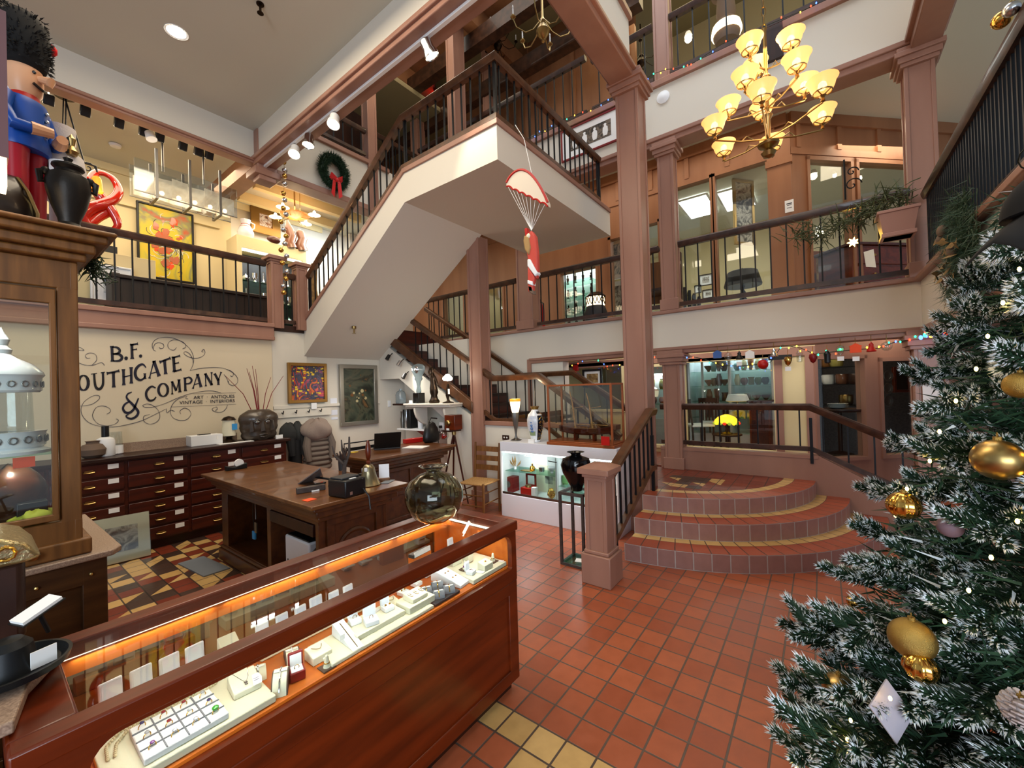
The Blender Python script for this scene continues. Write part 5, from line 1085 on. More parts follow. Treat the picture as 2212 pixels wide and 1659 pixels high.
# carved head
t = thing('stone_sculpture', 'dark stone sculpture of carved faces holding twigs, on the drawer cabinet', 'sculpture', put(560,945,6.33,1.101))
m = MB(); prof = []
for i in range(13):
    z = .42*i/12; s = [.17,.20,.21,.20,.215,.225,.22,.225,.235,.23,.215,.17,.12][i]; ring_ = []
    for j in range(28):
        a = 2*math.pi*j/28; rr = s*(1+.05*math.cos(4*a)); y = -math.sin(a)*rr*.62*-1; ring_.append((rr*math.cos(a)*1.05, y, z))
    prof.append(ring_)
m.rings(prof).build('head', 'head_stone' if 'head_stone' in MATS else mat('head_stone', '#4b3f33', .3, coat=.3, noise=('#3a3027', 12)).name, t, smooth=60)
m = MB()
for dx in (-.13, .0, .13):
    k_ = -.14 if dx == 0 else -.115
    m.add([(dx-.018,k_,.26),(dx+.018,k_,.26),(dx+.035,k_-.01,.12),(dx-.035,k_-.01,.12),(dx,k_-.05,.13),(dx,k_-.015,.27)], [(0,3,4,5),(1,5,4,2),(3,2,4),(0,5,1)])
m.build('nose', 'head_stone', t)
for dx in (-.07,.06):
    e = MB().ball((dx,-.135,.25), .032, 14, sy=.5).build('eye', 'pewter', t); MB().tube([(dx-.045,-.14,.265),(dx,-.158,.295),(dx+.045,-.14,.265)], .008, 6).build('brow', 'head_stone', e)
MB().tube([(-.05,-.145,.075),(0,-.165,.085),(.05,-.145,.075)], .012, 6).tube([(-.04,-.145,.055),(0,-.162,.045),(.04,-.145,.055)], .011, 6).build('mouth', 'head_stone', t)
m = MB(); base = PY(560,888,6.33)
for (u, v) in ((533,796),(545,790),(552,797),(538,803),(487,812),(585,815),(612,812)):
    e = PY(u, v, 6.33); m.tube([base+Vector(((u-550)*.0012,0,-.04)), base.lerp(e,.5)+Vector((.012,0.02,.0)), e], [.006,.005,.003], 5)
m.build('twigs', 'rail_wood' if False else 'red_deep', t, world=True)
block('name_card', 'small white card beside the carved head', rect(put(603,940,6.15,0)[0],6.15,.09,.02), .05, 'paper', z=1.10, cat='card', bev=0)
# framed plastic-wrapped picture leaning on the drawers
t = thing('matted_print', 'cream matted print wrapped in plastic leaning on the drawer cabinet', 'picture', (.96,5.93,.01)); t.rotation_euler = (R(-14),0,R(-6)); t.scale = (.74,.74,.76)
MB().box((-.30,-.012,0),(.30,0,.62)).build('mount', 'cream_pad', t); MB().box((-.17,-.015,.14),(.17,-.011,.48)).build('print', 'art_grey', t); MB().box((-.305,-.02,-.005),(.305,-.018,.625)).build('plastic_wrap', 'acrylic', t)
block('floor_mat', 'grey ribbed floor vent plate near the work table foot', [(1.33,4.75),(1.55,4.75),(1.50,5.35),(1.28,5.35)], .012, 'grey_pad', z=.0, cat='floor vent', bev=0)
# paintings
def abstract(name, label, u0, v0, u1, v1, fm, cols, seed, scale=5, fw=.05, y=6.63):
    a, b = PY(u0, v0, y), PY(u1, v1, y); paintmat('art_%s' % seed, cols, scale, 2.2, .45, seed)
    return framed(name, label, 'painting', ((a.x+b.x)/2, y+.035, (a.z+b.z)/2), b.x-a.x, a.z-b.z, fm, 'art_%s' % seed, 'y', fw, depth=.05)
mat('frame_gilt', '#8f6a33', .4, .6); mat('frame_silver', '#9a958a', .35, .7)
p = abstract('painting', 'square abstract painting in orange, pink and navy in a gilt frame', 621, 783, 707, 868, 'frame_gilt', ['#e07a22','#c4501e','#1c2236','#343a5a','#b03a62','#e0602a'], 11, 5)
random.seed(5); m = MB(); w_, h_ = .56, .56
for i in range(46): x, z = random.uniform(-.25,.25), random.uniform(-.25,.25); m.box((x,-.031,z),(x+random.uniform(.01,.05),-.027,z+random.uniform(.008,.03)))
m.build('paint_dabs', 'sticky_yellow', p)
m = MB()
for i in range(12): x = random.uniform(-.22,.0); z = random.uniform(-.1,.22); m.tube([(x,-.03,z),(x+random.uniform(-.06,.06),-.03,z+.12)], .0035, 4)
m.build('paint_lines', 'sticky_orange', p)
p = abstract('painting', 'tall dark green painting with glowing still life in a silver frame', 733, 787, 817, 914, 'frame_silver', ['#14170f','#252b20','#3a4234','#4a4a38','#1c2218','#6a4d2c'], 12, 2.0, .07)
random.seed(8); m = MB(); m2 = MB()
for i in range(14): x, z = random.gauss(0,.10), random.gauss(.0,.14); (m if i % 2 else m2).lathe([(random.uniform(.01,.035),-.001),(.0,.001)], (x,-.029-i*.0002,z), 7, ax=(0,-1,0))
m.build('pale_highlights', 'sack_light' if 'sack_light' in MATS else mat('sack_light', '#b3a67c', .6).name, p); m2.build('orange_fruit', 'oak', p)
box_thing('thermostat', 'small white thermostat on the wall below the orange painting', 'thermostat', (PY(677,877,6.64)[0],6.62,PY(677,877,6.64)[2]), (.09,.02,.10), 'white_paint')
box_thing('light_switch', 'white light switch right of the green painting', 'switch', (PY(841,872,6.68)[0],6.68,PY(841,872,6.68)[2]), (.07,.01,.12), 'white_paint')
for i, (v, d) in enumerate(((868,.16),(890,.12),(900,.06))): q = PY(721+i, v, 6.68); block('wall_label', ['upper faint printed label left of the green painting','middle faint printed label left of the green painting','lowest small label left of the green painting'][i], rect(q.x,6.683,.12,.002), d*.7, 'white_lam', z=q.z-.05, cat='label', bev=0)
# coats on hooks
mat('coat_black', '#101114', .8); mat('coat_taupe', '#6e6259', .85, bump=.4, bscale=40); mat('scarf', '#8a7a70', .9, bump=.5, bscale=80); mat('coat_hood', '#2b2d2c', .85)
t = thing('coat_rack', 'white rail with hooks holding the coats right of the drawer cabinet', 'coat rack', (3.2,6.66,1.42)); MB().box((-.42,-.02,-.06),(.5,.0,.06)).build('board', 'wall_white', t)
hk = None
for k in range(4):
    if hk is None: hk = MB().tube([(0,-.02,.02),(0,-.06,.0),(0,-.08,.05)], .008, 6).build('hook', 'iron', t); hk.location = (-.3,0,0)
    else: same(hk, 'hook', (-.3+k*.2,0,0), t)
def coat(name, label, u0, u1, v0, v1, y, m_, puff=0, w0=.12):
    a, b = PY(u0, v0, y), PY(u1, v1, y); cx_ = (a.x+b.x)/2; wd = (b.x-a.x)/2; t = thing(name, label, 'coat', (cx_,y,b.z)); h = a.z-b.z; rg = []; n = 54
    for i in range(n+1):
        f = i/n; ww = wd*(1-.35*f**3) if f < .85 else wd*(.7-.5*(f-.85)/.15); dp = .10*(1-.4*f)+(.03*abs(math.sin(f*math.pi*puff)) if puff else 0); r1 = []
        for j in range(20): an = 2*math.pi*j/20; r1.append(((ww+ (.02*abs(math.sin(f*math.pi*puff)) if puff else 0))*math.cos(an)*(1+.05*math.sin(3*an+f*4)), dp*math.sin(an)*(1+.12*math.sin(4*an)), h*f))
        rg.append(r1)
    MB().rings(rg).build('body', m_, t, smooth=60)
    for s in (-1,1): MB().tube([(s*wd*.75,-.04,h*.86),(s*wd*.95,-.07,h*.6),(s*wd*.85,-.09,h*.25)], [.05,.06,.045], 10).build('sleeve', m_, t)
    return t
coat('coat', 'black coat hanging nearest the drawer cabinet', 622, 652, 925, 1000, 6.5, 'coat_black')
coat('puffer_coat', 'taupe quilted puffer coat hanging under the draped scarf', 655, 715, 925, 1010, 6.42, 'coat_taupe', puff=9)
def blob(name, label, cat, c, rx, ry, rz_, m_, seed=0, rough=.2, part='cloth', k=20):
    t = thing(name, label, cat, c); random.seed(seed); ph = [random.uniform(0,6) for _ in range(6)]; rg = []
    for i in range(1,12):
        th = math.pi*i/12; r1 = []
        for j in range(k): a = 2*math.pi*j/k; q_ = 1+rough*(math.sin(3*a+ph[0]+th*2)*.5+math.sin(5*a+ph[1])*math.sin(2*th+ph[2])*.5); r1.append((rx*math.sin(th)*math.cos(a)*q_, ry*math.sin(th)*math.sin(a)*q_, rz_*(1-math.cos(th))*(1+rough*.3*math.sin(4*a+ph[3]))))
        rg.append(r1)
    MB().rings(rg).build(part, m_, t, smooth=80); return t
q = PY(688,945,6.35); blob('scarf', 'taupe scarf draped in a heap over the puffer coat hook', 'scarf', (q.x,6.38,q.z-.05), .23, .13, .17, 'scarf', 3, .3)
q = PY(625,945,6.45); blob('cap', 'dark olive cap hanging at the left coat hook', 'cap', (q.x,6.48,q.z-.10), .12, .10, .16, 'coat_hood', 4)
q = PY(645,945,6.45); blob('knit_hat', 'dark grey knitted hat hanging between the cap and the scarf', 'hat', (q.x,6.48,q.z-.10), .09, .08, .17, 'coat_hood', 5)
# ---------------- work table ----------------
DX0, DX1, DY0, DY1, DZ = 1.48, 2.36, 2.96, 5.31, .90
t = thing('work_table', 'large old wooden work table with open kneehole shelves behind the counter', 'table', ((DX0+DX1)/2,(DY0+DY1)/2,0))
MB().box((DX0,DY0,DZ-.03),(DX1,DY1,DZ)).build('tabletop', 'desk_top', t, bev=.006, **W_)
MB().box((DX0+.03,DY0+.03,DZ-.065),(DX1-.03,DY1-.03,DZ-.03)).box((DX0+.07,DY0+.07,DZ-.12),(DX1-.07,DY1-.07,DZ-.065)).box((DX0+.10,DY0+.10,DZ-.16),(DX1-.10,DY1-.10,DZ-.12)).build('cornice', 'desk_wood', t, bev=.01, **W_)
m = MB()
bx = (DX0+.13, DX1-.13); by = (DY0+.16, DY1-.18)
m.box((bx[0],by[0],.1),(bx[1],by[0]+.05,.76)).box((bx[0],by[1]-.16,.0),(bx[1],by[1],.76)).box((bx[1]-.04,by[0],.1),(bx[1],by[1],.76)).box((bx[0],by[0],.70),(bx[1],by[1],.76)).box((bx[0],by[0],.10),(bx[1],by[1],.16))
m.box((bx[0],3.96,.1),(bx[1],4.03,.76)); m.build('carcass', 'desk_wood', t, bev=.004, **W_)
MB().box((bx[0]-.03,by[0]-.03,0),(bx[1]+.03,by[1]+.03,.12)).box((bx[0]-.015,by[0]-.015,.12),(bx[1]+.015,by[1]+.015,.15)).build('plinth', 'desk_wood', t, bev=.008, **W_)
MB().box((bx[0]-.01,3.19,.60),(bx[0]+.3,3.95,.695)).build('drawer', 'dark_wood', t, bev=.004, **W_)
e = MB(); ey = by[0]
for s in (bx[0]+.06, bx[1]-.12): e.box((s,ey-.02,.16),(s+.06,ey,.74))
e.box((bx[0]+.06,ey-.02,.68),(bx[1]-.06,ey,.74)); c_ = ((bx[0]+bx[1])/2,ey-.004,.44)
e.lathe([(.17,0),(.15,.012),(.13,0),(.09,.004),(.075,.02),(.06,.008),(.045,.024),(.0,.03)], c_, 32, ax=(0,-1,0)); e.build('carved_end_panel', 'desk_wood', t, bev=.003, **W_)
def tp(u, v, z=DZ): return PZ(u, v, z)
q = tp(510,1014); t = thing('tape_dispenser', 'black tape dispenser with white roll on the far left of the work table', 'tape dispenser', (q.x,q.y,DZ+.001), .0)
MB().add([(-.10,-.035,0),(.10,-.035,0),(.10,.035,0),(-.10,.035,0),(-.10,-.035,.05),(-.02,-.035,.03),(.10,-.035,.06),(-.10,.035,.05),(-.02,.035,.03),(.10,.035,.06)], [(3,2,1,0),(0,1,6,5,4),(2,3,7,8,9),(4,5,8,7),(5,6,9,8),(0,4,7,3),(1,2,9,6)]).build('base', 'black', t, bev=.004)
MB().lathe([(.022,-.012),(.045,-.012),(.045,.012),(.022,.012)], (.03,0,.065), 24, ax=(0,1,0)).build('tape_roll', 'white_pad', t)
q = tp(683,1080); block('sticky_note', 'bright orange sticky note at the near corner of the work table', rect(tp(668,1080).x,tp(668,1080).y,.075,.075,.1), .003, 'sticky_orange', z=DZ, cat='sticky note', bev=0)
q = tp(672,1062); t = thing('grey_bar_tray', 'low grey box with white label on the work table', 'box', (q.x+.0,q.y,DZ+.001), R(12)); MB().box((-.02,-.11,0),(.03,.11,.045)).build('body', 'grey_wood', t, bev=.004); t.rotation_euler=(0,0,R(75)); MB().box((-.021,-.06,.0),(-.02,.0,.012)).build('strip', 'paper', t)
q = tp(668,1045); t = thing('point_of_sale_screen', 'thin tilted grey tablet screen on an arm above the work table', 'screen', (1.95,3.42,DZ+.001))
MB().slab([PX(633,1052,1.80),PX(691,1010,1.80),PX(697,1028,1.92),PX(641,1056,1.92)], (.004,0,-.010)).build('tablet', mat('tablet_glass', '#8d9094', .25, .3).name, t, world=True, bev=.002)
MB().tube([PX(676,1030,1.88),(1.92,3.44,DZ+.06),(1.95,3.42,DZ)], .010, 8).box((1.89,3.36,DZ),(2.01,3.48,DZ+.012)).build('stand', 'iron', t, world=True)
q = tp(686,1048,DZ); t = thing('remote_control', 'slim black remote lying under the tilted screen', 'remote control', (q.x,q.y,DZ+.001), R(15)); MB().box((-.08,-.02,0),(.08,.02,.014)).build('body', 'black', t, bev=.004); MB().ball((.04,0,.014), .006, 8).ball((.055,0,.014), .006, 8).build('buttons', 'sticky_orange', t)
q = tp(748,1078); t = thing('receipt_printer', 'black receipt printer at the near edge of the work table', 'printer', (q.x+.08,q.y+.10,DZ+.001), R(8))
MB().box((-.10,-.09,0),(.10,.12,.135)).build('body', 'black', t, bev=.012); MB().box((-.085,-.03,.135),(.085,.11,.15)).build('lid', 'dark_grey', t, bev=.006); MB().box((-.03,-.06,.136),(.03,-.045,.14)).build('paper_roll_edge', 'paper', t); MB().box((-.06,-.091,.02),(-.035,-.09,.045)).build('badge', 'chrome', t)
MB().tube([(.06,-.1,.05),(.09,-.13,-.02),(.08,-.155,-.12)], .006, 6).build('cable', 'black', t)
q = tp(800,1048); t = thing('hand_bell', 'large brass hand bell with turned wooden handle on the work table', 'bell', (q.x,q.y+.02,DZ+.001))
MB().lathe([(.098,0),(.102,.006),(.085,.03),(.068,.07),(.058,.11),(.052,.15),(.035,.175),(.015,.185)], k=36).build('bell', 'bell_brass', t); MB().lathe([(.012,.18),(.02,.20),(.012,.215),(.02,.24),(.026,.29),(.020,.35),(.012,.37),(.014,.385),(.0,.395)], k=20).build('handle', 'case_wood', t); MB().box((-.062,-.03,.13),(-.045,-.05,.16)).build('price_tag', 'paper', t)
q = tp(827,1040); t = thing('card_stand', 'clear acrylic card on a small wooden block beside the brass bell', 'card stand', (q.x+.03,q.y+.02,DZ+.001), R(-35)); MB().box((-.05,-.03,0),(.05,.03,.025)).build('block', 'oak', t, bev=.004); MB().box((-.045,-.004,.025),(.045,.0,.15)).build('card', 'white_pad', t)
q = tp(855,1040); block('paper_slips', 'grey paper slips on the right end of the work table', rect(q.x-.05,q.y+.05,.14,.08,.5), .004, 'grey_pad', z=DZ, cat='papers', bev=0)
q = tp(716,1020); t = thing('pen_cup', 'grey cup full of pens and feathers behind the tilted screen', 'pen cup', (q.x+.12,q.y+.0,DZ+.001)); MB().lathe([(.035,0),(.04,.1)], k=16).build('cup', 'dark_grey', t)
m = MB(); random.seed(2)
for k in range(9): a = random.uniform(0,6.28); m.tube([(0,0,.05),(.05*math.cos(a),.05*math.sin(a),random.uniform(.15,.24))], [.005,.009], 6)
m.build('pens', 'grey_wood', t)
q = tp(712,1015); t = thing('letter_holder', 'white and black envelope holder beside the pen cup', 'letter holder', (2.24,3.46,DZ+.001), .3); MB().box((-.06,-.03,0),(.06,.03,.06)).build('holder', 'black', t, bev=.004); MB().box((-.05,-.02,.02),(.05,-.01,.11)).build('envelopes', 'paper', t)
q = tp(722,960,1.0); t = thing('driftwood_stand', 'dark forked driftwood branch standing at the far edge of the work table', 'branch', (2.22,3.78,DZ+.001))
MB().tube([(0,0,0),(.01,0,.10),(.05,-.02,.22),(.06,-.01,.38)], [.022,.018,.014,.008], 8).tube([(.01,0,.10),(-.06,.05,.20),(-.07,.08,.30)], [.014,.011,.006], 8).tube([(.03,-.01,.15),(-.03,-.03,.26),(-.03,-.02,.36)], [.012,.010,.005], 8).build('branch', 'grey_wood', t)
# under the table
q = PX(625,1185,1.75); t = thing('laser_printer', 'white laser printer with black top inside the work table kneehole', 'printer', (1.85,3.55,.16))
MB().box((-.2,-.19,0),(.18,.23,.34)).build('body', 'white_lam', t, bev=.015); MB().box((-.19,-.17,.34),(.17,.20,.352)).build('top_lid', 'black', t, bev=.004); MB().box((-.205,-.10,.05),(-.2,.15,.055)).box((-.205,.17,.11),(-.2,.18,.14)).build('tray_line', 'dark_grey', t)
t = thing('barcode_scanner', 'black device on a white stand right of the laser printer', 'scanner', (1.73,3.27,.16)); MB().box((-.05,-.05,0),(.05,.05,.22)).build('stand', 'white_lam', t, bev=.01); MB().tube([(-.05,0,.12),(-.1,0,.26),(-.02,0,.32)], [.03,.035,.03], 10).build('head', 'black_gloss', t)
t = thing('key_bunch', 'keys and wires hanging inside the left kneehole of the work table', 'keys', (1.65,4.38,.70)); MB().tube([(0,0,0),(.01,.02,-.08),(0,-.01,-.17)], .006, 6).box((-.006,-.03,-.30),(.006,.02,-.2)).build('keys', 'pewter', t)
t = thing('power_bank', 'small blue gadget hanging in the left kneehole', 'gadget', (1.66,4.45,.36)); MB().box((-.01,-.03,-.04),(.01,.03,.04)).build('body', 'sticky_blue', t, bev=.006); MB().tube([(0,0,.04),(0,.02,.2),(0,0,.34)], .004, 5).build('lead', 'black', t)
# ---------------- second desk by the wall ----------------
t = thing('writing_desk', 'dark panelled old desk under the stair, laptop on it', 'desk', (3.4,4.5,0))
MB().box((2.74,4.10,.92),(4.10,4.92,.95)).build('desktop', 'desk_top', t, bev=.006, **W_); MB().box((2.77,4.13,.875),(4.07,4.9,.92)).box((2.82,4.18,.82),(4.02,4.86,.875)).box((2.86,4.22,.78),(3.98,4.82,.82)).build('cornice', 'desk_wood', t, bev=.01, **W_)
MB().box((2.9,4.26,.06),(3.94,4.8,.80)).build('body', 'desk_wood', t, **W_); m = MB()
for z in (.1,.42,.72): m.box((2.9,4.24,z),(3.94,4.27,z+.05))
for x in (2.9,3.4,3.89): m.box((x,4.24,.1),(x+.05,4.27,.77))
m.build('front_panels', 'desk_wood', t, bev=.006, **W_); MB().box((2.86,4.22,0),(3.98,4.84,.08)).build('plinth', 'dark_wood', t, bev=.006, **W_)
q = PZ(835,968,.95); t = thing('laptop', 'open black laptop on the dark desk under the stair', 'laptop', (q.x,q.y,.951), R(-30)); MB().box((-.17,-.12,0),(.17,.12,.015)).build('keyboard', 'dark_grey', t, bev=.003); l = MB().box((-.17,0,0),(.17,.01,.24)).build('screen', 'black', t, bev=.003); l.location = (0,-.12,.015); l.rotation_euler = (R(28),0,0)
q = PZ(763,977,.95); block('sticky_note', 'yellow sticky note on the left corner of the dark desk', rect(q.x,q.y,.09,.09,.3), .003, 'sticky_yellow', z=.95, cat='sticky note', bev=0)
t = thing('desk_rack', 'low black wire rack at the back of the dark desk', 'rack', (3.16,4.85,.951)); MB().tube([(-.3,0,0),(-.3,0,.12),(.32,0,.12),(.32,0,0)], .009, 6).box((-.29,-.01,.02),(.31,.0,.06)).build('frame', 'iron', t)
q = PZ(905,965,.95); block('papers', 'loose white papers on the dark desk beside the laptop', rect(q.x-.05,q.y,.22,.3,.4), .005, 'paper', z=.95, cat='papers', bev=0)
q = PZ(932,955,.95); t = thing('handbag', 'black rounded bag standing on the right of the dark desk', 'bag', (q.x,q.y,.951)); MB().rings([[( .15*math.cos(a)*s,.08*math.sin(a)*s,z) for a in [2*math.pi*j/20 for j in range(20)]] for s, z in ((.8,0),(1,.03),(1,.1),(.8,.2),(.45,.28),(.2,.30))]).build('body', 'black', t, smooth=80); MB().tube([(-.08,0,.24),(0,0,.36),(.12,0,.34)], .012, 6).build('handle', 'black', t)
q = PZ(960,948,.95); t = thing('glass_globe', 'clear glass globe of red candies on the dark desk', 'jar', (q.x-.1,q.y-.1,.951)); MB().ball((0,0,.075), .078, 20, sz=.95).build('globe', 'acrylic', t); m = MB(); random.seed(1)
for k in range(24): a = random.uniform(0,6.28); r_ = random.uniform(0,.05); m.ball((r_*math.cos(a),r_*math.sin(a),random.uniform(.03,.08)), .014, 6)
m.build('candies', ['red'], t)
block('red_folder', 'bright red folder at the back of the dark desk', rect(4.0,4.86,.34,.10,-.2), .06, 'red', z=.95, cat='folder')
# ---------------- shelf with sculptures under the stair ----------------
WX = LX-.05
t = thing('bracket_shelf', 'cream wall shelf on scroll brackets carrying three sculptures', 'shelf', (WX,5.0,1.48))
MB().box((-.32,-.50,0),(0,.60,.03)).box((-.29,-.47,-.03),(0,.57,0)).build('board', 'wall_white', t, bev=.008)
br = MB().slab([(-.02,0,-.03)]+[(-.27+.25*(1-math.cos(a)),0,-.05-.28*math.sin(a)) for a in [k*math.pi/2/8 for k in range(9)]]+[(0,0,-.42),(0,0,-.03)], (0,.04,0)).build('bracket', 'wall_white', t, bev=.006); br.location = (0,-.34,0); same(br, 'bracket', (0,.36,0), t)
def onshelf(u): return Vector((WX-.17, PX(u, 860, WX-.17)[1], 1.511))
q = onshelf(905); t = thing('glass_sculpture', 'grey glass head-shaped sculpture on a black block, left on the cream shelf', 'sculpture', q)
MB().box((-.07,-.07,0),(.07,.07,.17)).build('block', 'black_gloss', t, bev=.004)
MB().rings([[(.035*w_*math.cos(a)*1.0, w_*.1*math.sin(a)*s_, z) for a in [2*math.pi*j/20 for j in range(20)]] for w_, s_, z in ((.6,.9,.17),(.7,.9,.20),(.6,.6,.28),(.8,.7,.36),(.9,1.1,.40),(1,.8,.43),(1,1.2,.48),(1.1,1.5,.54),(1.1,1.55,.60),(.9,1.3,.64),(.4,.7,.66))]).build('glass_form', mat('cloud_glass', '#8fa0a3', .15, trans=.35, coat=.6).name, t, smooth=80)
MB().ball((-.035,0,.56), .05, 14, sx=.5, sz=1.3).build('face', 'chrome', t); MB().box((-.12,.03,0),(-.11,.11,.05)).build('card', 'paper', t)
q = onshelf(938); t = thing('bronze_statue', 'dark bronze statue of a robed figure, middle of the cream shelf', 'statue', q)
MB().rings([[(w_*math.cos(a)*.8+ox, w_*math.sin(a)+oy, z) for a in [2*math.pi*j/16 for j in range(16)]] for w_, ox, oy, z in ((.09,0,0,.0),(.10,0,0,.03),(.07,0,0,.07),(.055,0,0,.12),(.075,0,0,.17),(.07,0,.01,.24),(.05,0,.02,.32),(.055,0,.02,.38),(.06,0,.03,.43),(.03,0,.03,.48),(.022,0,.03,.50),(.035,0,.03,.53),(.033,0,.03,.56),(.01,0,.03,.585))]).build('figure', 'bronze', t, smooth=80)
MB().tube([(0,.06,.44),(-.02,.10,.5),(-.01,.05,.6)], [.02,.016,.012], 8).build('raised_arm', 'bronze', t); MB().tube([(0,-.03,.42),(-.02,-.09,.35),(-.04,-.14,.28)], [.02,.016,.012], 8).build('lowered_arm', 'bronze', t)
q = onshelf(968); t = thing('figural_lamp', 'small lamp with glowing flower shade held by a dark figure, right on the cream shelf', 'lamp', q)
MB().lathe([(.09,0),(.09,.01),(.03,.03),(.02,.05)], k=20).build('base', 'bronze', t); MB().tube([(0,0,.04),(0,.015,.12),(0,-.005,.22),(0,0,.30)], [.018,.028,.03,.015], 10).build('figure', 'bronze', t); m = MB().ball((0,0,.40), .055, 16)
for k in range(8): a = k*math.pi/4; m.ball((.045*math.cos(a),.045*math.sin(a),.385), .035, 10)
m.build('shade', mat('shade_glow', '#fffaf0', .3, emit=9, ecol='#fff3dc').name, t); MB().box((-.03,-.07,.14),(-.028,-.03,.22)).build('price_tag', 'paper', t)
point('figural_lamp_light', (q.x-.12,q.y,q.z+.42), 5, (1,.88,.68))
t = thing('wall_socket', 'white wall socket with a black plug above the dark desk', 'socket', (WX-.005,PX(955,920,WX)[1],PX(955,920,WX)[2])); MB().box((-.01,-.05,-.06),(0,.05,.06)).build('plate', 'white_paint', t); MB().box((-.05,-.02,-.03),(-.01,.02,.01)).tube([(-.04,0,-.02),(-.06,.01,-.15),(-.05,.05,-.3)], .006, 6).build('plug', 'black', t)
# nook with coffee machine
t = thing('nook_shelf', 'white shelf with red underside holding the coffee machine in the stair nook', 'shelf', (4.95,5.6,1.02)); MB().box((-.25,-.5,0),(.3,.6,.025)).build('board', 'white_paint', t); MB().slab([(-.1,-.3,0),(-.1,.3,0),(-.02,.0,-.18)], (.2,0,0)).build('bracket', 'red_deep', t)
q = PX(880,900,4.8); t = thing('coffee_machine', 'tall black and silver coffee machine on the white nook shelf', 'coffee machine', (4.82,q.y,1.046)); MB().box((-.08,-.15,0),(.12,.06,.34)).build('body', 'black', t, bev=.01); MB().box((-.09,-.06,.0),(.10,.0,.34)).build('silver_panel', 'chrome', t, bev=.008); MB().lathe([(.05,0),(.055,.16),(.045,.20),(.045,.28),(.05,.3)], (-.02,.12,0), 16).build('flask', 'pewter', t)
q = PX(906,905,4.8); t = thing('spray_bottle', 'small white bottle right of the coffee machine', 'bottle', (4.82,q.y,1.046)); MB().lathe([(.04,0),(.045,.02),(.045,.15),(.02,.2),(.02,.25)], k=16).build('bottle', 'white_paint', t)
t = thing('upper_nook_shelf', 'dark upper shelf in the stair nook with a water jug', 'shelf', (4.95,5.75,1.46)); MB().box((-.22,-.35,0),(.3,.6,.03)).build('board', 'dark_wood', t)
q = PX(863,860,4.85); t = thing('water_jug', 'pale blue plastic water jug on the dark nook shelf', 'jug', (4.88,q.y,1.491)); MB().lathe([(.11,0),(.12,.02),(.12,.2),(.09,.27),(.035,.30),(.035,.34)], k=20).build('jug', mat('jug_plastic', '#c3d3da', .15, trans=.75).name, t); t.scale = (.8,.8,.8)
# camera on tripod
q = PZ(990,1000,.5); t = thing('tripod_camera', 'antique red-brown box camera on a wooden tripod beside the desk', 'camera', (4.52,4.56,0))
MB().box((-.09,-.11,1.10),(.08,.11,1.33)).build('camera_box', 'case_wood', t, bev=.008); MB().lathe([(.045,0),(.045,.02),(.03,.035),(.03,.05),(.0,.05)], (-.09,.02,1.21), 20, ax=(-1,0,0)).build('lens', 'brass', t); MB().box((-.17,-.10,1.08),(.06,.10,1.10)).build('front_board', 'dark_wood', t); MB().box((-.12,-.02,1.101),(-.118,.04,1.13)).build('price_tag', 'paper', t)
MB().cyl((0,0,1.02),(0,0,1.09), .035, 12).build('tripod_head', 'brass', t)
for i, (x, y) in enumerate(((-.16,.18),(.10,.16),(-.02,-.28))): MB().tube([(0,0,1.06),(x*.5,y*.5,.53),(x,y,.0)], [.016,.014,.009], 8).build('leg', 'mahogany', t)
# ladderback chair
q = PZ(1045,1048,.45); t = thing('ladderback_chair', 'ladderback wooden chair with woven rush seat beside the white showcase', 'chair', (4.22,3.80,0), R(8))
MB().add([(-.20,-.20,.43),(.20,-.22,.43),(.20,.22,.43),(-.20,.20,.43),(-.20,-.20,.455),(.20,-.22,.455),(.20,.22,.455),(-.20,.20,.455),(0,0,.445)], [(3,2,1,0),(4,5,8),(5,6,8),(6,7,8),(7,4,8),(0,1,5,4),(1,2,6,5),(2,3,7,6),(3,0,4,7)]).build('seat', 'rush', t, bev=.01)
lg = MB().tube([(0,0,0),(0,0,.2),(0,0,.45),(0,0,.47)], [.015,.019,.018,.014], 10).build('leg', 'oak', t); lg.location = (-.20,-.20,0); same(lg, 'leg', (-.20,.20,0), t)
for s in (-1,1): MB().tube([(.20,s*.2,0),(.20,s*.2,.45),(.24,s*.2,.95)], [.016,.019,.014], 10).build('back_post', 'oak', t)
for z in (.56,.69,.82): MB().slab([(.21+(z-.45)*.08,-.2,z),(.21+(z-.45)*.08,.2,z),(.22+(z-.4)*.08,.2,z+.07),(.22+(z-.4)*.08,-.2,z+.07)], (.012,0,0)).build('slat', 'oak', t)
m = MB()
for z in (.16,.30):
    m.tube([(-.2,-.2,z),(-.2,.2,z)], .009, 6).tube([(-.2,-.2,z+.03),(.2,-.2,z+.03)], .009, 6).tube([(-.2,.2,z+.03),(.2,.2,z+.03)], .009, 6)
m.build('stretchers', 'oak', t)
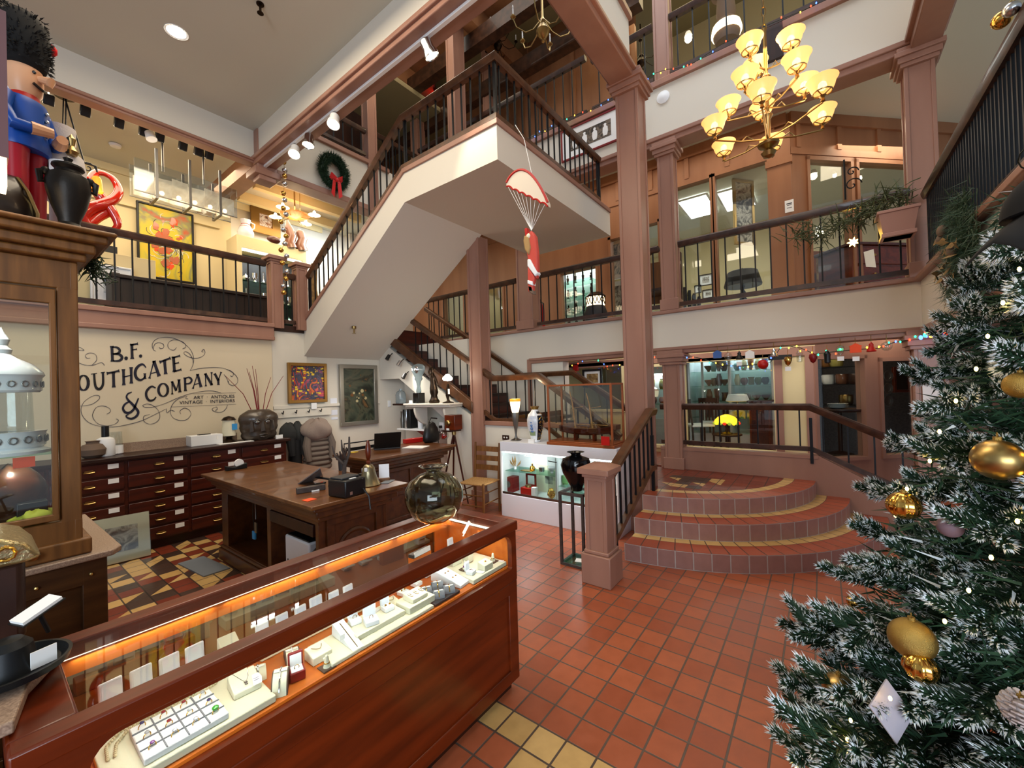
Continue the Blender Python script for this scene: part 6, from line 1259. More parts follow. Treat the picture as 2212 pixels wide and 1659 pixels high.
# ---------------- white lit showcase, things on it ----------------
t = thing('white_showcase', 'white lit glass-front showcase full of small antiques beside the newel post', 'display case', (4.53,2.66,0))
X0, X1, Y0, Y1, ZT = 4.32, 4.72, 1.83, 3.49, 1.0
MB().box((X0,Y0,0),(X1,Y1,.30)).build('base', 'white_lam', t, bev=.004, **W_); MB().box((X0,Y0,.87),(X1,Y1,ZT)).build('top', 'white_lam', t, bev=.004, **W_)
MB().box((X1-.02,Y0,.3),(X1,Y1,.87)).box((X0,Y0,.3),(X1,Y0+.02,.87)).box((X0,Y1-.02,.3),(X1,Y1,.87)).box((X0+.05,2.64,.3),(X1,2.66,.87)).build('inner_walls', 'white_paint', t, **W_)
MB().box((X0+.005,Y0+.02,.3),(X0+.012,Y1-.02,.33)).build('bottom_track', 'pewter', t, **W_)
g = MB().box((X0+.012,Y0+.02,.32),(X0+.018,2.75,.87)).build('sliding_glass', 'pane_case', t, **W_); MB().box((X0+.022,2.6,.32),(X0+.028,Y1-.02,.87)).build('sliding_glass', 'pane_case', t, **W_)
MB().box((X0+.06,2.67,.595),(X1-.03,Y1-.03,.603)).build('shelf', 'shelf_glass', t, **W_); MB().box((X0+.06,Y0+.03,.48),(X1-.03,2.63,.488)).build('shelf', 'shelf_glass', t, **W_)
MB().box((X0+.04,Y0+.05,.845),(X0+.07,Y1-.05,.865)).build('tube_light', 'led_cool', t, **W_); MB().cyl((X0-.01,2.72,.80),(X0-.01,2.60,.79), .006, 6).build('lock', 'iron', t, **W_)
for y in (2.25,3.1): area('showcase_light', (X0+.12,y,.855), (X0+.25,y,.3), .06, .6, 6.5, (.97,1,.98))
def inc(u, v, x, z): return (x, PX(u, v, x)[1], z)
q = inc(1113,1010,4.5,.604); t = thing('quill_stand', 'feather quills in a holder on the glass shelf of the white showcase', 'quills', q)
MB().tube([(0,0,0),(0,0,.04)], .02, 8).build('holder', 'white_cer', t); m = MB()
for dy, h in ((-.10,.13),(0,.19),(.05,.17),(.09,.12)): m.slab([(0,dy*.2,.03),(0,dy*.7-.018,h*.6),(0,dy,h),(0,dy*.7+.018,h*.6)], (.003,0,0))
m.build('feathers', 'rush', t)
for (u, n_, pr, mm, z) in ((1150,'gilt lidded inkwell on the glass shelf of the white showcase',[(.03,0),(.04,.03),(.03,.06),(.01,.07),(.012,.09),(0,.10)],'brass_bright',.604),(1170,'silver engraved mug on the glass shelf of the white showcase',[(.03,0),(.035,.01),(.04,.06),(.035,.06)],'chrome',.604),(1192,'footed white bowl at the right end of the glass shelf',[(.02,0),(.015,.02),(.05,.06),(.052,.08)],'white_cer',.604)):
    o = MB().lathe(pr, k=16).build(n_.split()[2] if 'bowl' not in n_ else 'bowl', mm); o.location = inc(u, 1010, 4.52, z); o.name = 'mug' if 'mug' in n_ else ('inkwell' if 'ink' in n_ else 'bowl'); tag(o, n_, o.name)
block('brass_tray', 'flat brass letter tray lying on the glass shelf of the white showcase', rect(4.48, PX(1140,1020,4.48)[1], .09, .18), .01, 'brass_bright', z=.603, cat='tray')
t = thing('mahogany_box', 'upright red wooden box with oval mirror at the left end of the white showcase', 'box', inc(1105,1075,4.5,.301)); MB().box((-.07,-.09,0),(.07,.09,.20)).build('box', 'red_deep', t, bev=.005); MB().lathe([(.045,0),(.045,.003),(0,.003)], (-.071,0,.10), 20, ax=(-1,0,0)).build('mirror', 'mirror', t)
t = thing('instrument_box', 'open red boxed brass instrument with hinged glass lid in the white showcase', 'instrument', inc(1142,1078,4.45,.301)); MB().box((-.07,-.10,0),(.07,.08,.10)).build('box', 'red', t, bev=.004)
m = MB()
for s in (-1,1): m.box((.06,s*.07-.01,.10),(.08,s*.07+.01,.26)).box((.06,-.08,.18+s*.07-.01),(.08,.08,.18+s*.07+.01))
m.build('lid_frame', 'red_deep', t); MB().lathe([(.045,.1),(.04,.125),(.0,.13)], k=16).build('dial', 'brass', t); MB().box((-.08,-.16,0),(-.02,-.10,.12)).build('manual', 'paper', t)
t = thing('open_book', 'old cream mounted engraving standing at the back of the white showcase', 'engraving', inc(1178,1050,4.66,.301)); MB().box((0,-.16,0),(.012,.14,.36)).build('mount', 'cream_pad', t); MB().box((-.002,-.12,.12),(0,.0,.22)).build('engraving', 'art_grey', t)
t = thing('brass_shell', 'shiny brass shell-shaped dish in front of the engraving', 'dish', inc(1192,1085,4.42,.301)); m = MB()
for k in range(7): a = R(-60+k*20); m.tube([(0,0,0),(-.01,.05*math.sin(a),.08*math.cos(a)+.01),(0,.06*math.sin(a),.13*math.cos(a)+.01)], [.008,.016,.008], 6)
m.build('shell', 'gold', t)
t = thing('green_tumbler', 'pale green glass tumbler in the right half of the white showcase', 'glass', inc(1222,1075,4.5,.489)); MB().lathe([(.035,0),(.04,.02),(.045,.11)], k=20).build('glass', mat('green_glass', '#9fdc8e', .05, trans=.8, ior=1.1).name, t)
t = thing('glass_pitcher', 'clear glass ribbed pitcher high in the right half of the white showcase', 'pitcher', inc(1250,1010,4.5,.489)); MB().lathe([(.04,0),(.07,.08),(.06,.2),(.08,.3)], k=20).build('glass', 'acrylic', t)
for i, u in enumerate((1322,1330)): t = thing('figurine', ['white and red porcelain figurine at the right end of the showcase','second red-skirted porcelain figurine low at the right end of the showcase'][i], 'figurine', inc(u,1030+i*60,4.5,.489 if i == 0 else .301)); MB().lathe([(.03,0),(.04,.02),(.02,.1),(.025,.14),(.01,.16),(.018,.19),(0,.21)], k=14).build('body', 'white_cer', t); MB().lathe([(.042,.015),(.03,.06),(.043,.015)], k=14).build('skirt', 'red', t)
# on top: lamp, big vase, ship model
q = inc(1115,950,4.5,ZT+.001); t = thing('torch_lamp', 'tall torch lamp with glowing amber glass bowl on the white showcase', 'lamp', q)
MB().lathe([(.075,0),(.08,.008),(.025,.03),(.012,.07),(.02,.14),(.045,.28),(.052,.36),(.048,.38)], k=8).build('stem', 'pewter', t); MB().lathe([(.040,.37),(.055,.42),(.068,.50),(.07,.55),(.066,.555)], k=20).build('shade', 'shade_white', t); MB().lathe([(.071,.53),(.072,.565),(.068,.565)], k=20).build('shade_rim', 'shade_orange', t)
point('torch_lamp_light', (q[0]-.0,q[1],q[2]+.62), 4, (1,.8,.5))
q = inc(1157,950,4.5,ZT+.001); t = thing('painted_vase', 'tall white porcelain vase painted with a figure, navy and gold scrolled side', 'vase', q, R(36))
VPF = [(.06,0),(.065,.01),(.06,.03),(.085,.12),(.105,.22),(.108,.29),(.09,.36),(.05,.40),(.04,.43),(.055,.46),(.06,.465),(.04,.46)]
MB().lathe(VPF, k=32).build('body', 'white_cer', t)
def vr(z):
    for (r0, z0), (r1, z1) in zip(VPF, VPF[1:]):
        if z0 <= z <= z1: return r0+(r1-r0)*(z-z0)/(z1-z0)
    return .06
mat('navy_glaze', '#11131f', .15, coat=.5); mat('vase_blue', '#5f7fb4', .3); mat('vase_green', '#8fa37a', .3); mat('vase_sky', '#b9c6dc', .25, noise=('#d9dde2', 12))
m = MB(); zz = [i*.4/14 for i in range(15)]
m.rings([[((vr(z)+.0015)*math.cos(R(a)), (vr(z)+.0015)*math.sin(R(a)), z) for a in range(196,350,12)] for z in zz], cap=False); m.build('navy_side', 'navy_glaze', t, smooth=80)
m = MB()
for k in range(7):
    for s in (215,245,275,305): z = .05+k*.052; m.tube([((vr(z+.016*math.sin(i))+.004)*math.cos(R(s+9*math.cos(i+k))), (vr(z+.016*math.sin(i))+.004)*math.sin(R(s+9*math.cos(i+k))), z+.018*math.sin(i)) for i in [j*.7 for j in range(8)]], .0022, 4)
m.build('gold_scrolls', 'gold', t)
m = MB(); m.mi(0).rings([[((vr(z)+.001)*math.cos(R(a)), (vr(z)+.001)*math.sin(R(a)), z) for a in range(115,190,12)] for z in zz[3:13]], cap=False); m.mi(1).rings([[((vr(z)+.002)*math.cos(R(a)), (vr(z)+.002)*math.sin(R(a)), z) for a in range(118,188,12)] for z in zz[3:6]], cap=False)
m.mi(2)
for a, z, r_ in ((150,.18,.022),(150,.22,.018),(148,.26,.012),(156,.14,.014),(144,.14,.012)): m.ball((vr(z)*math.cos(R(a)), vr(z)*math.sin(R(a)), z), r_, 8)
m.build('painted_scene', ['vase_sky','vase_green','vase_blue'], t, smooth=80); MB().lathe([(.041,.42),(.044,.43),(.06,.465),(.052,.466)], k=24).build('gilt_rim', 'gold_matte', t)
block('price_card', 'folded white price card in front of the painted vase', rect(4.38,PX(1148,955,4.38)[1],.02,.09), .045, 'paper', z=ZT, cat='card', bev=0)
t = thing('wall_outlet', 'brown double outlet on the low white wall beside the torch lamp', 'socket', (LX-.004,PX(1093,945,LX)[1],PX(1093,945,LX)[2])); MB().box((-.008,-.06,-.035),(0,.06,.035)).build('plate', 'dark_wood', t); MB().ball((-.008,-.025,0), .014, 8, sx=.3).ball((-.008,.025,0), .014, 8, sx=.3).build('sockets', 'paper', t)
# ship model in its case
a, b = 2.75, 1.86; t = thing('ship_model_case', 'glazed wooden case for the sailing ship model on the white showcase', 'display case', (4.52,(a+b)/2,ZT+.001)); L = (a-b)/2; zt = .72; mat('ship_wood', '#94502a', .35)
MB().box((-.19,-L,0),(.19,L,.035)).box((-.17,-L+.02,.035),(.17,L-.02,.05)).build('base', 'ship_wood', t, bev=.005); m = MB()
for sx in (-1,1):
    for sy in (-1,1): m.box((sx*.165-.011,sy*(L-.03)-.011,.035),(sx*.165+.011,sy*(L-.03)+.011,zt))
for sx in (-1,1): m.box((sx*.165-.011,-L+.02,zt),(sx*.165+.011,L-.02,zt+.02))
for sy in (-1,1): m.box((-.165,sy*(L-.03)-.011,zt),(.165,sy*(L-.03)+.011,zt+.02))
m.build('frame', 'ship_wood', t, bev=.002)
glass('pane_thin', '#f6f6f2', .05)
for nm, A, B in (('glass_pane',(-.166,-L+.04,.05),(-.163,L-.04,zt)),('glass_pane',(.163,-L+.04,.05),(.166,L-.04,zt)),('glass_pane',(-.15,-L+.029,.05),(.15,-L+.032,zt)),('glass_pane',(-.15,L-.032,.05),(.15,L-.029,zt))): MB().box(A, B).build(nm, 'pane_thin', t)
t = thing('ship_model', 'two-masted wooden sailing ship model inside the glazed case', 'ship model', (4.52,(a+b)/2+.02,ZT+.052)); t.scale = (1.15,)*3
rg = []
for i in range(15):
    f = i/14; y = -.30+.60*f; wd = .05*math.sin(math.pi*min(1,max(.02,f*.92+.06)))**.6; k_ = .10+.02*(abs(f-.5)*2)**2; rg.append([(wd*math.cos(an)*(1 if math.sin(an) > -.1 else .8), y, .125+.03*(abs(f-.5)*2)**2+(.0 if math.sin(an) >= 0 else .07*math.sin(an))) for an in [2*math.pi*j/14 for j in range(14)]])
MB().rings(rg).build('hull', 'mahogany', t, smooth=60); MB().box((-.035,-.2,.127),(.035,.22,.132)).box((-.02,-.05,.13),(.02,.05,.145)).build('deck', 'oak', t)
for k in (-.12,.10): MB().box((-.03,k-.01,0),(.03,k+.01,.07)).build('cradle', 'case_wood', t)
for k, h in ((-.10,.50),(.10,.53)):
    ms = MB().tube([(0,k,.13),(0,k+.03,.13+h*.5),(0,k+.06,h)], [.010,.008,.004], 6).build('mast', 'rush', t); MB().tube([(0,k,.17),(0,k-.17,.165)], .004, 5).tube([(0,k+.03,.34),(0,k-.10,.36)], .003, 5).build('boom', 'rush', ms)
MB().tube([(0,.29,.16),(0,.42,.19)], [.005,.002], 5).build('bowsprit', 'rush', t)
m = MB()
for k in (-.10,.10):
    for e in (-.25,-.15,.2,.3): m.tube([(0,e,.15),(0,k+.05,.45)], .0009, 3)
m.build('rigging', 'dark_wood', t)
block('name_card', 'red and white card stuck to the right corner of the ship case', rect(4.30,1.95,.006,.10), .10, 'red', z=ZT+.04, cat='card', bev=0)
# tall metal stand with dark vase
t = thing('plant_stand', 'tall open dark metal stand beside the newel post', 'stand', (3.56,1.93,0)); m = MB(); s = .12
for i in (-1,1):
    for j in (-1,1): m.box((i*s-.012,j*s-.012,0),(i*s+.012,j*s+.012,.70))
for z in (.012,.688):
    for i in (-1,1): m.box((i*s-.012,-s,z-.012),(i*s+.012,s,z+.012)).box((-s,i*s-.012,z-.012),(s,i*s+.012,z+.012))
m.build('frame', 'grey_wood', t); MB().box((-s,-s,.024),(s,s,.03)).build('bottom_glass', 'shelf_glass', t); MB().box((-s,-s,.692),(s,s,.70)).build('top_glass', 'shelf_glass', t)
t = thing('dark_glass_vase', 'glossy black bulbous vase on the metal stand behind the newel post', 'vase', (3.56,1.93,.701)); MB().lathe([(.05,0),(.055,.01),(.06,.04),(.13,.17),(.15,.25),(.13,.31),(.06,.335),(.045,.35),(.06,.37),(.085,.375),(.05,.36)], k=32).build('body', 'black_gloss', t)
block('paper_sheet', 'white paper lying on the bottom glass of the metal stand', rect(3.54,1.90,.08,.1,.3), .002, 'paper', z=.031, cat='papers', bev=0)
# ---------------- brass chandelier with glass bowls ----------------
cc = PD(1657,238,4.35); t = thing('brass_chandelier', 'large brass chandelier with three tiers of glowing amber glass bowls', 'chandelier', cc); t.scale = (.76,)*3
# tiers measured on the photo; the stem passes (1646,100)-(1652,300)
MB().cyl((0,0,-.42),(0,0,.85), .018, 10).lathe([(.0,-.50),(.05,-.48),(.07,-.44),(.03,-.40),(.09,-.37),(.10,-.35),(.02,-.33),(.03,-.1),(.05,-.06),(.02,-.02),(.02,.3),(.045,.34),(.02,.38),(.02,.6)], k=20).build('stem', 'brass', t)
m = MB()
for k in range(24):
    z = .85+k*.09; m.tube([(.018*math.cos(a)*(k%2),.018*math.cos(a)*(1-k%2),z+.05*math.sin(a)) for a in [R(30*i) for i in range(12)]], .006, 5, close=True)
m.build('chain', 'brass', t)
arm0 = None
def bowl(par, p):
    s = MB().lathe([(.03,.02),(.075,.035),(.095,.08),(.105,.12),(.125,.15),(.122,.153),(.10,.125),(.088,.08),(.07,.04),(.03,.028)], k=24).build('glass_bowl', 'shade_amber', par); s.location = p
    MB().lathe([(.0,-.06),(.02,-.05),(.012,-.02),(.03,0),(.0,.01)], k=12).tube([(.075*math.cos(a),.075*math.sin(a),.03) for a in [R(30*i) for i in range(12)]], .006, 5, close=True).tube([(.075,0,.03),(0,0,.0),(-.075,0,.03)], .005, 5).tube([(0,.075,.03),(0,0,.0),(0,-.075,.03)], .005, 5).build('bowl_holder', 'brass', s)
    MB().ball((0,0,.09), .035, 12, sz=1.2).build('bulb', 'bulb', s); return s
b0 = None
tiers = [(6,-.30,.52,.0,.25),(5,.02,.36,.2,.22),(3,.42,.22,.5,.20)]
for n, z, r_, a0, up in tiers:
    a_first = None
    for k in range(n):
        an = 2*math.pi*k/n+a0
        if a_first is None:
            ar = MB().tube([(0,0,z),(r_*.5,0,z+.0),(r_,0,z+.04)], .009, 6).tube([(r_*.25,0,z),(r_*.4,0,z+.05),(r_*.5,0,z)], .006, 5).build('arm', 'brass', t); a_first = ar
            if b0 is None: b0 = bowl(ar, (r_,0,z+.10)); nb = b0
            else: nb = same(b0, 'glass_bowl', (r_,0,z+.10), ar); [same(c_, c_.name.split('.')[0], c_.location, nb) for c_ in b0.children]
            ar.rotation_euler = (0,0,an)
        else:
            ar = same(a_first, 'arm', (0,0,0), t, (0,0,an)); nb = same(b0, 'glass_bowl', (r_,0,z+.10), ar); [same(c_, c_.name.split('.')[0], c_.location, nb) for c_ in b0.children]
point('chandelier_light', (cc.x,cc.y,cc.z-.1), 16, (1,.72,.42), .4); point('chandelier_light', (cc.x,cc.y,cc.z+.5), 14, (1,.72,.42), .25)
# ---------------- santa on a parachute ----------------
q = PX(1140,420,3.20); t = thing('parachute_santa', 'red and white wooden santa figure hanging under a scalloped cream parachute', 'hanging figure', q)
cp = PX(1140,408,3.2)-q; m = MB(); a, b = PX(1094,402,3.2)-q, PX(1183,445,3.2)-q; top = PX(1148,373,3.2)-q
wd = (b-a); pts = []
for i in range(17):
    f = i/16; base = a.lerp(b, f); hh = .235*math.sin(math.pi*(f*.96+.02))**.75; pts.append(base+Vector((0,-.06*0,hh*1.0)))
low = []
for i in range(24, -1, -1):
    f = i/24; low.append(a.lerp(b, f)+Vector((0,0,.018*abs(math.sin(f*math.pi*6)))))
MB().slab(pts+low, (.05,0,0)).build('canopy', mat('canopy_cream', '#d9cdbb', .6).name, t)
MB().tube([p+Vector((.0,0,.004)) for p in pts], .012, 6).tube([p+Vector((0,0,-.004)) for p in low], .008, 5).build('canopy_edge', 'red', t)
hand = PX(1148,498,3.2)-q; m = MB()
for i in range(9): m.tube([a.lerp(b,(i+.4)/9), hand], .0022, 4)
m.tube([top+Vector((0,0,.0)), PX(1132,300,3.25)-q, PX(1113,270,3.28)-q], .003, 4).build('strings', 'paper', t)
def S(u, v): return PX(u, v, 3.2)-q
MB().slab([S(1140,505),(S(1147,497)),S(1156,510),S(1160,545),(S(1161,585)),S(1158,603),S(1142,575),S(1137,545),S(1134,520)], (.05,0,0)).build('coat', mat('santa_red', '#c4463a', .6).name, t, bev=.012)
MB().slab([S(1133,508),S(1143,512),S(1147,535),S(1143,552),S(1134,540),S(1131,520)], (.06,0,0)).build('sack', mat('sack_tan', '#a98653', .7).name, t, bev=.014).location = (-.012,0,0)
MB().slab([S(1140,560),S(1146,560),S(1162,590),S(1157,598),S(1140,575)], (.07,0,0)).build('fur_trim', 'white_paint', t, bev=.01).location = (-.012,0,0)
MB().slab([S(1139,573),S(1155,600),S(1151,614),S(1151,632),S(1140,630),S(1139,600)], (.045,0,0)).build('leg', 'santa_red', t, bev=.012)
MB().slab([S(1140,605),S(1151,608),S(1151,617),S(1140,613)], (.06,0,0)).build('cuff', 'white_paint', t, bev=.006).location = (-.008,0,0)
MB().slab([S(1140,616),S(1149,618),S(1153,636),S(1147,634),S(1141,628)], (.05,0,0)).build('boot', 'rust', t, bev=.008)
MB().slab([S(1132,493),S(1138,491),S(1140,508),S(1134,512)], (.05,0,0)).build('hat', 'red', t, bev=.008); MB().ball(S(1141,510)+Vector((.02,0,0)), .032, 12).build('head', 'cream_pad', t)
# ---------------- christmas wreath ----------------
q = PY(720,372,GY-.05); t = thing('christmas_wreath', 'green christmas wreath with red bow on the upper white wall', 'wreath', q)
random.seed(7); m = MB(); m.tube([(.20*math.cos(a),0,.24*math.sin(a)) for a in [R(15*i) for i in range(24)]], .06, 8, close=True)
for i in range(3200):
    a = random.uniform(0,2*math.pi); c_ = Vector((.20*math.cos(a),0,.24*math.sin(a))); d = Vector((random.gauss(0,1),-abs(random.gauss(0,1)),random.gauss(0,1))).normalized(); s0 = c_+d*.04; m.tube([s0, s0+d*random.uniform(.04,.10)], [.005,.001], 3, cap=False)
m.build('needles', 'green_needle', t)
m = MB()
for s in (-1,1): m.add([(0,-.10,-.16),(s*.10,-.12,-.07),(s*.12,-.08,-.15),(s*.08,-.07,-.19),(0,-.13,-.14)], [(0,1,2),(0,2,3),(4,1,2),(4,2,3)]); m.slab([(s*.01,-.10,-.17),(s*.07,-.11,-.19),(s*.10,-.10,-.42),(s*.04,-.09,-.47)], (0,.006,0))
m.ball((0,-.10,-.17), .035, 10); m.build('bow', 'red_bow', t, smooth=80)
# ---------------- track lights ----------------
t = thing('track_rail', 'white light track fixed under the long pink beam over the sales floor', 'light track', (2.7,4.2,5.12)); MB().box((-.018,-2.0,0),(.018,2.35,.03)).build('rail', 'white_paint', t)
tl = [((924,98),2.70,(4.0,2.4,2.5),'silver track spot nearest the top of the photo, over the stair landing'),((722,255),2.70,(1.9,4.0,2.5),'white round track spot above the wreath'),((667,297),2.70,(2.2,5.0,2.0),'silver track spot right of the leftmost glowing one'),((637,322),2.70,(1.8,4.6,2.4),'leftmost glowing track spot beside the corner beam')]
for (u, v), x, tgt, l in tl:
    q = PX(u, v, x); q.z = min(q.z, 5.03); d = (Vector(tgt)-q).normalized(); t = thing('track_spot', l, 'spotlight', q, 0, 'track spots on the pink beam')
    MB().lathe([(.05,-.06),(.055,-.05),(.055,.02),(.07,.05),(.075,.09),(.070,.09),(.05,.05)], (0,0,0), 20, ax=d).build('housing', 'chrome' if 'silver' in l else 'white_paint', t); MB().lathe([(.066,.080),(.0,.084)], (0,0,0), 20, ax=d).build('lens', 'bulb', t); MB().box((-.01,-.015,.04),(.01,.015,5.12-q.z)).build('bracket', 'chrome', t)
    spot('track_spot_beam', q+d*.12, tgt, 35, (1,.86,.66), 60)
blk = [(105,215),(184,240),(257,266),(310,284),(345,296),(395,315),(428,327),(452,335)]
tt = thing('black_track', 'thin black light track behind the left gallery beam', 'light track', (1.2,GY+.40,5.55)); MB().box((-1.6,-.015,0),(1.5,.015,.02)).build('rail', 'black', tt)
k0 = None
for i, (u, v) in enumerate(blk):
    q = PY(u, v, GY+.40)
    if k0 is None: k0 = thing('black_spot', '', 'spotlight', q, 0, 'small black spots of the left gallery'); MB().obox((0,0,0), (.09,.09,.12), rx=.5).build('housing', 'black', k0, bev=.01); MB().cyl((0,0,.03),(0,0,.12), .012, 6).build('stem', 'black', k0); o = k0
    else: o = dup(k0, q)
    o['label'] = 'small black gallery spot, %s from the left under the grey beam' % ['first','second','third','fourth','fifth','sixth','seventh','eighth'][i]
q = PY(325,294,GY+.35); t = thing('track_spot', 'lit white spot among the black gallery spots above the hanging glass lamp', 'spotlight', q); MB().lathe([(.05,-.05),(.06,.05),(.055,.05)], k=16, ax=(.2,-.3,-.9)).build('housing', 'white_paint', t); MB().lathe([(.05,.045),(0,.05)], k=16, ax=(.2,-.3,-.9)).build('lens', 'bulb', t)
spot('gallery_spot_beam', (1.2,7.0,5.3), (2.1,9.1,4.2), 60, (1,.85,.6), 80); spot('gallery_spot_beam', (.6,7.0,5.3), (1.0,9.1,4.2), 50, (1,.85,.6), 80)
for (u, v, l, r_) in ((381,69,'round recessed downlight glowing in the tall ceiling',.085),):
    q = PZ(u, v, CZ-.001); t = thing('downlight', l, 'ceiling light', q); MB().lathe([(r_,.0),(r_+.02,-.006),(r_+.02,.0)], k=32).build('trim_ring', 'white_paint', t); MB().lathe([(r_*.98,-.001),(0,-.003)], k=32).build('lens', 'bulb_hot', t)
    spot('downlight_beam', q+Vector((0,0,-.05)), (q.x,q.y,0), 60, (1,.88,.68), 90)
q = PZ(562,8,CZ); t = thing('ceiling_sprinkler', 'small dark sprinkler head on the tall ceiling at the top edge', 'sprinkler', q); MB().lathe([(.035,-.01),(.035,0)], k=16).cyl((0,0,-.09),(0,0,0), .012, 8).lathe([(.03,-.10),(.03,-.095)], k=12).build('head', 'bronze', t)
q = PX(737,752,3.9); q = Vector((3.75,5.98,0)); q.z = 2.32+(GY-5.98)*(4.06-2.32)/(GY-LY1)-.0; t = thing('soffit_sprinkler', 'small brass sprinkler under the white stair soffit', 'sprinkler', q); MB().lathe([(.035,-.02),(.035,.02)], k=16).cyl((0,0,-.09),(0,0,0), .012, 8).lathe([(.03,-.10),(.03,-.095)], k=12).build('head', 'brass', t)
q = PZ(249,313,5.57); t = thing('smoke_detector', 'round white smoke detector on the left gallery ceiling', 'alarm', q); MB().lathe([(.0,-.04),(.06,-.03),(.075,0)], k=24).build('cover', 'white_paint', t)
for i, (u, v, y) in enumerate(((838,772,None),(862,785,None),(873,812,None))):
    q = PX(u, v, LX-.16); t = thing('stair_spot', ['upper black spot under the wooden stair stringer','lit white spot under the wooden stair stringer','lower black spot under the stringer beside the glass sculpture'][i], 'spotlight', q); d = Vector((-.5,.1,-.8)).normalized()
    MB().lathe([(.03,-.05),(.035,.05),(.03,.05)], k=14, ax=d).build('housing', 'black' if i != 1 else 'chrome', t); MB().lathe([(.029,.046),(0,.05)], k=14, ax=d).build('lens', 'bulb' if i == 1 else 'dark_grey', t); MB().cyl((0,0,0),(.10,0,.08), .008, 6).build('arm', 'black', t)
q = PX(862,785,LX-.25); spot('stair_spot_beam', (q.x,q.y,q.z-.1), (4.45,5.0,1.3), 14, (1,.93,.82), 110)
# ---------------- fairy lights and hanging ornaments along the right fascia ----------------
CLS = ['fairy_red','fairy_blue','fairy_green','fairy_yellow']
def fairy(label, pts, n, sag=.03, r_=.008, x=None, seed=0):
    random.seed(seed); t = thing('string_lights', label, 'string lights', pts[0]); P = [Vector(p)-Vector(pts[0]) for p in pts]; MB().tube(P, .004, 4).build('wire', 'green_dark', t); ms = {}
    for i in range(n):
        k = (i+.5)/n*(len(P)-1); a_ = P[int(k)].lerp(P[min(int(k)+1,len(P)-1)], k-int(k))+Vector((-.01,random.uniform(-.02,.02),random.uniform(-.03,.02))); c_ = random.choice(CLS)
        if c_ not in ms: ms[c_] = MB().ball((0,0,0), r_, 8, sz=1.5).build('bulb', c_, t); ms[c_].location = a_
        else: same(ms[c_], 'bulb', a_, t)
    return t
fx = GX-.10
fairy('string of coloured fairy lights along the lower right fascia with hanging ornaments', [PX(u,v,fx) for u, v in ((1400,768),(1430,772),(1480,768),(1520,775),(1560,790),(1610,790),(1640,787),(1665,782),(1690,745),(1730,752),(1760,765),(1800,760),(1850,755),(1900,752),(1930,740),(1970,733),(2010,725),(2040,715))], 44, seed=3)
fairy('coloured fairy lights draped inside the opening behind the ship model', [PX(u,v,6.35) for u, v in ((1160,795),(1190,790),(1210,800),(1240,785),(1265,775),(1290,778),(1310,790),(1345,790))], 18, seed=5)
fairy('coloured fairy lights on the third floor edge right of the tall column', [PX(u,v,fx) for u, v in ((1385,180),(1410,160),(1440,150),(1480,145),(1500,135),(1560,95),(1655,55),(1740,20),(1770,5))], 18, seed=6)
fairy('coloured fairy lights on the third floor edge above the four-figure print', [PX(u,v,fx) for u, v in ((1140,300),(1170,285),(1215,258),(1270,240),(1325,210))], 12, seed=8)
fairy('short run of coloured lights around the pink lower right column beside the tree', [PX(u,v,5.8) for u, v in ((1985,728),(2010,720),(2035,722),(2060,710))], 12, seed=9, r_=.016)
orn = [(1550,768,'blue and gold house ornament, leftmost on the fairy lights','pot_blue','box'),(1573,770,'clear pink glass ball ornament next to the blue house','acrylic','ball'),(1597,768,'small black witch ornament with a white tag below','black','cone'),(1620,768,'striped white zebra ornament','paper','box'),(1648,787,'red glitter ball ornament, the lowest of the row','red','big'),(1672,762,'silver bell ornament right of the red ball','chrome','cone'),(1702,778,'amber pinecone ornament with white tag','gold','egg'),(1727,768,'red and clear lantern ornament','acrylic','tall'),(1756,772,'red and amber pinecone ornament','red_deep','egg'),(1787,770,'slim black figure ornament with white top','black','tall'),(1815,755,'clear bird shaped glass ornament with tag','acrylic','egg'),(1848,755,'orange fish shaped ornament with tag','sticky_orange','box'),(1882,750,'red and clear mushroom ornament','red','cone'),(1915,748,'clear glass ball ornament, rightmost on the fairy lights','acrylic','ball')]
for u, v, l, m_, kind in orn:
    q = PX(u, v, fx-.03); t = thing('hanging_ornament', l, 'ornament', q, 0, 'ornaments on the fairy lights'); b_ = MB()
    if kind == 'box': b_.cbox((0,0,0), (.04,.10,.07)).slab([(-.02,-.06,.035),(-.02,.06,.035),(-.02,0,.07)], (.04,0,0))
    elif kind == 'ball': b_.ball((0,0,0), .05, 16)
    elif kind == 'big': b_.ball((0,0,0), .06, 18)
    elif kind == 'cone': b_.lathe([(.04,-.05),(.045,-.04),(.02,.01),(.022,.03),(.0,.06)], k=14)
    elif kind == 'egg': b_.lathe([(0,-.07),(.025,-.05),(.042,0),(.035,.035),(.0,.05)], k=14)
    else: b_.lathe([(.02,-.08),(.03,-.07),(.03,0),(.035,.03),(.01,.07)], k=12)
    b_.build('body', m_, t); MB().cyl((0,0,.04),(0,0,.13), .003, 4).build('hanger', 'brass', t)
    if 'tag' in l: MB().box((-.03,-.03,-.13),(-.028,.03,-.08)).build('price_tag', 'paper', t)
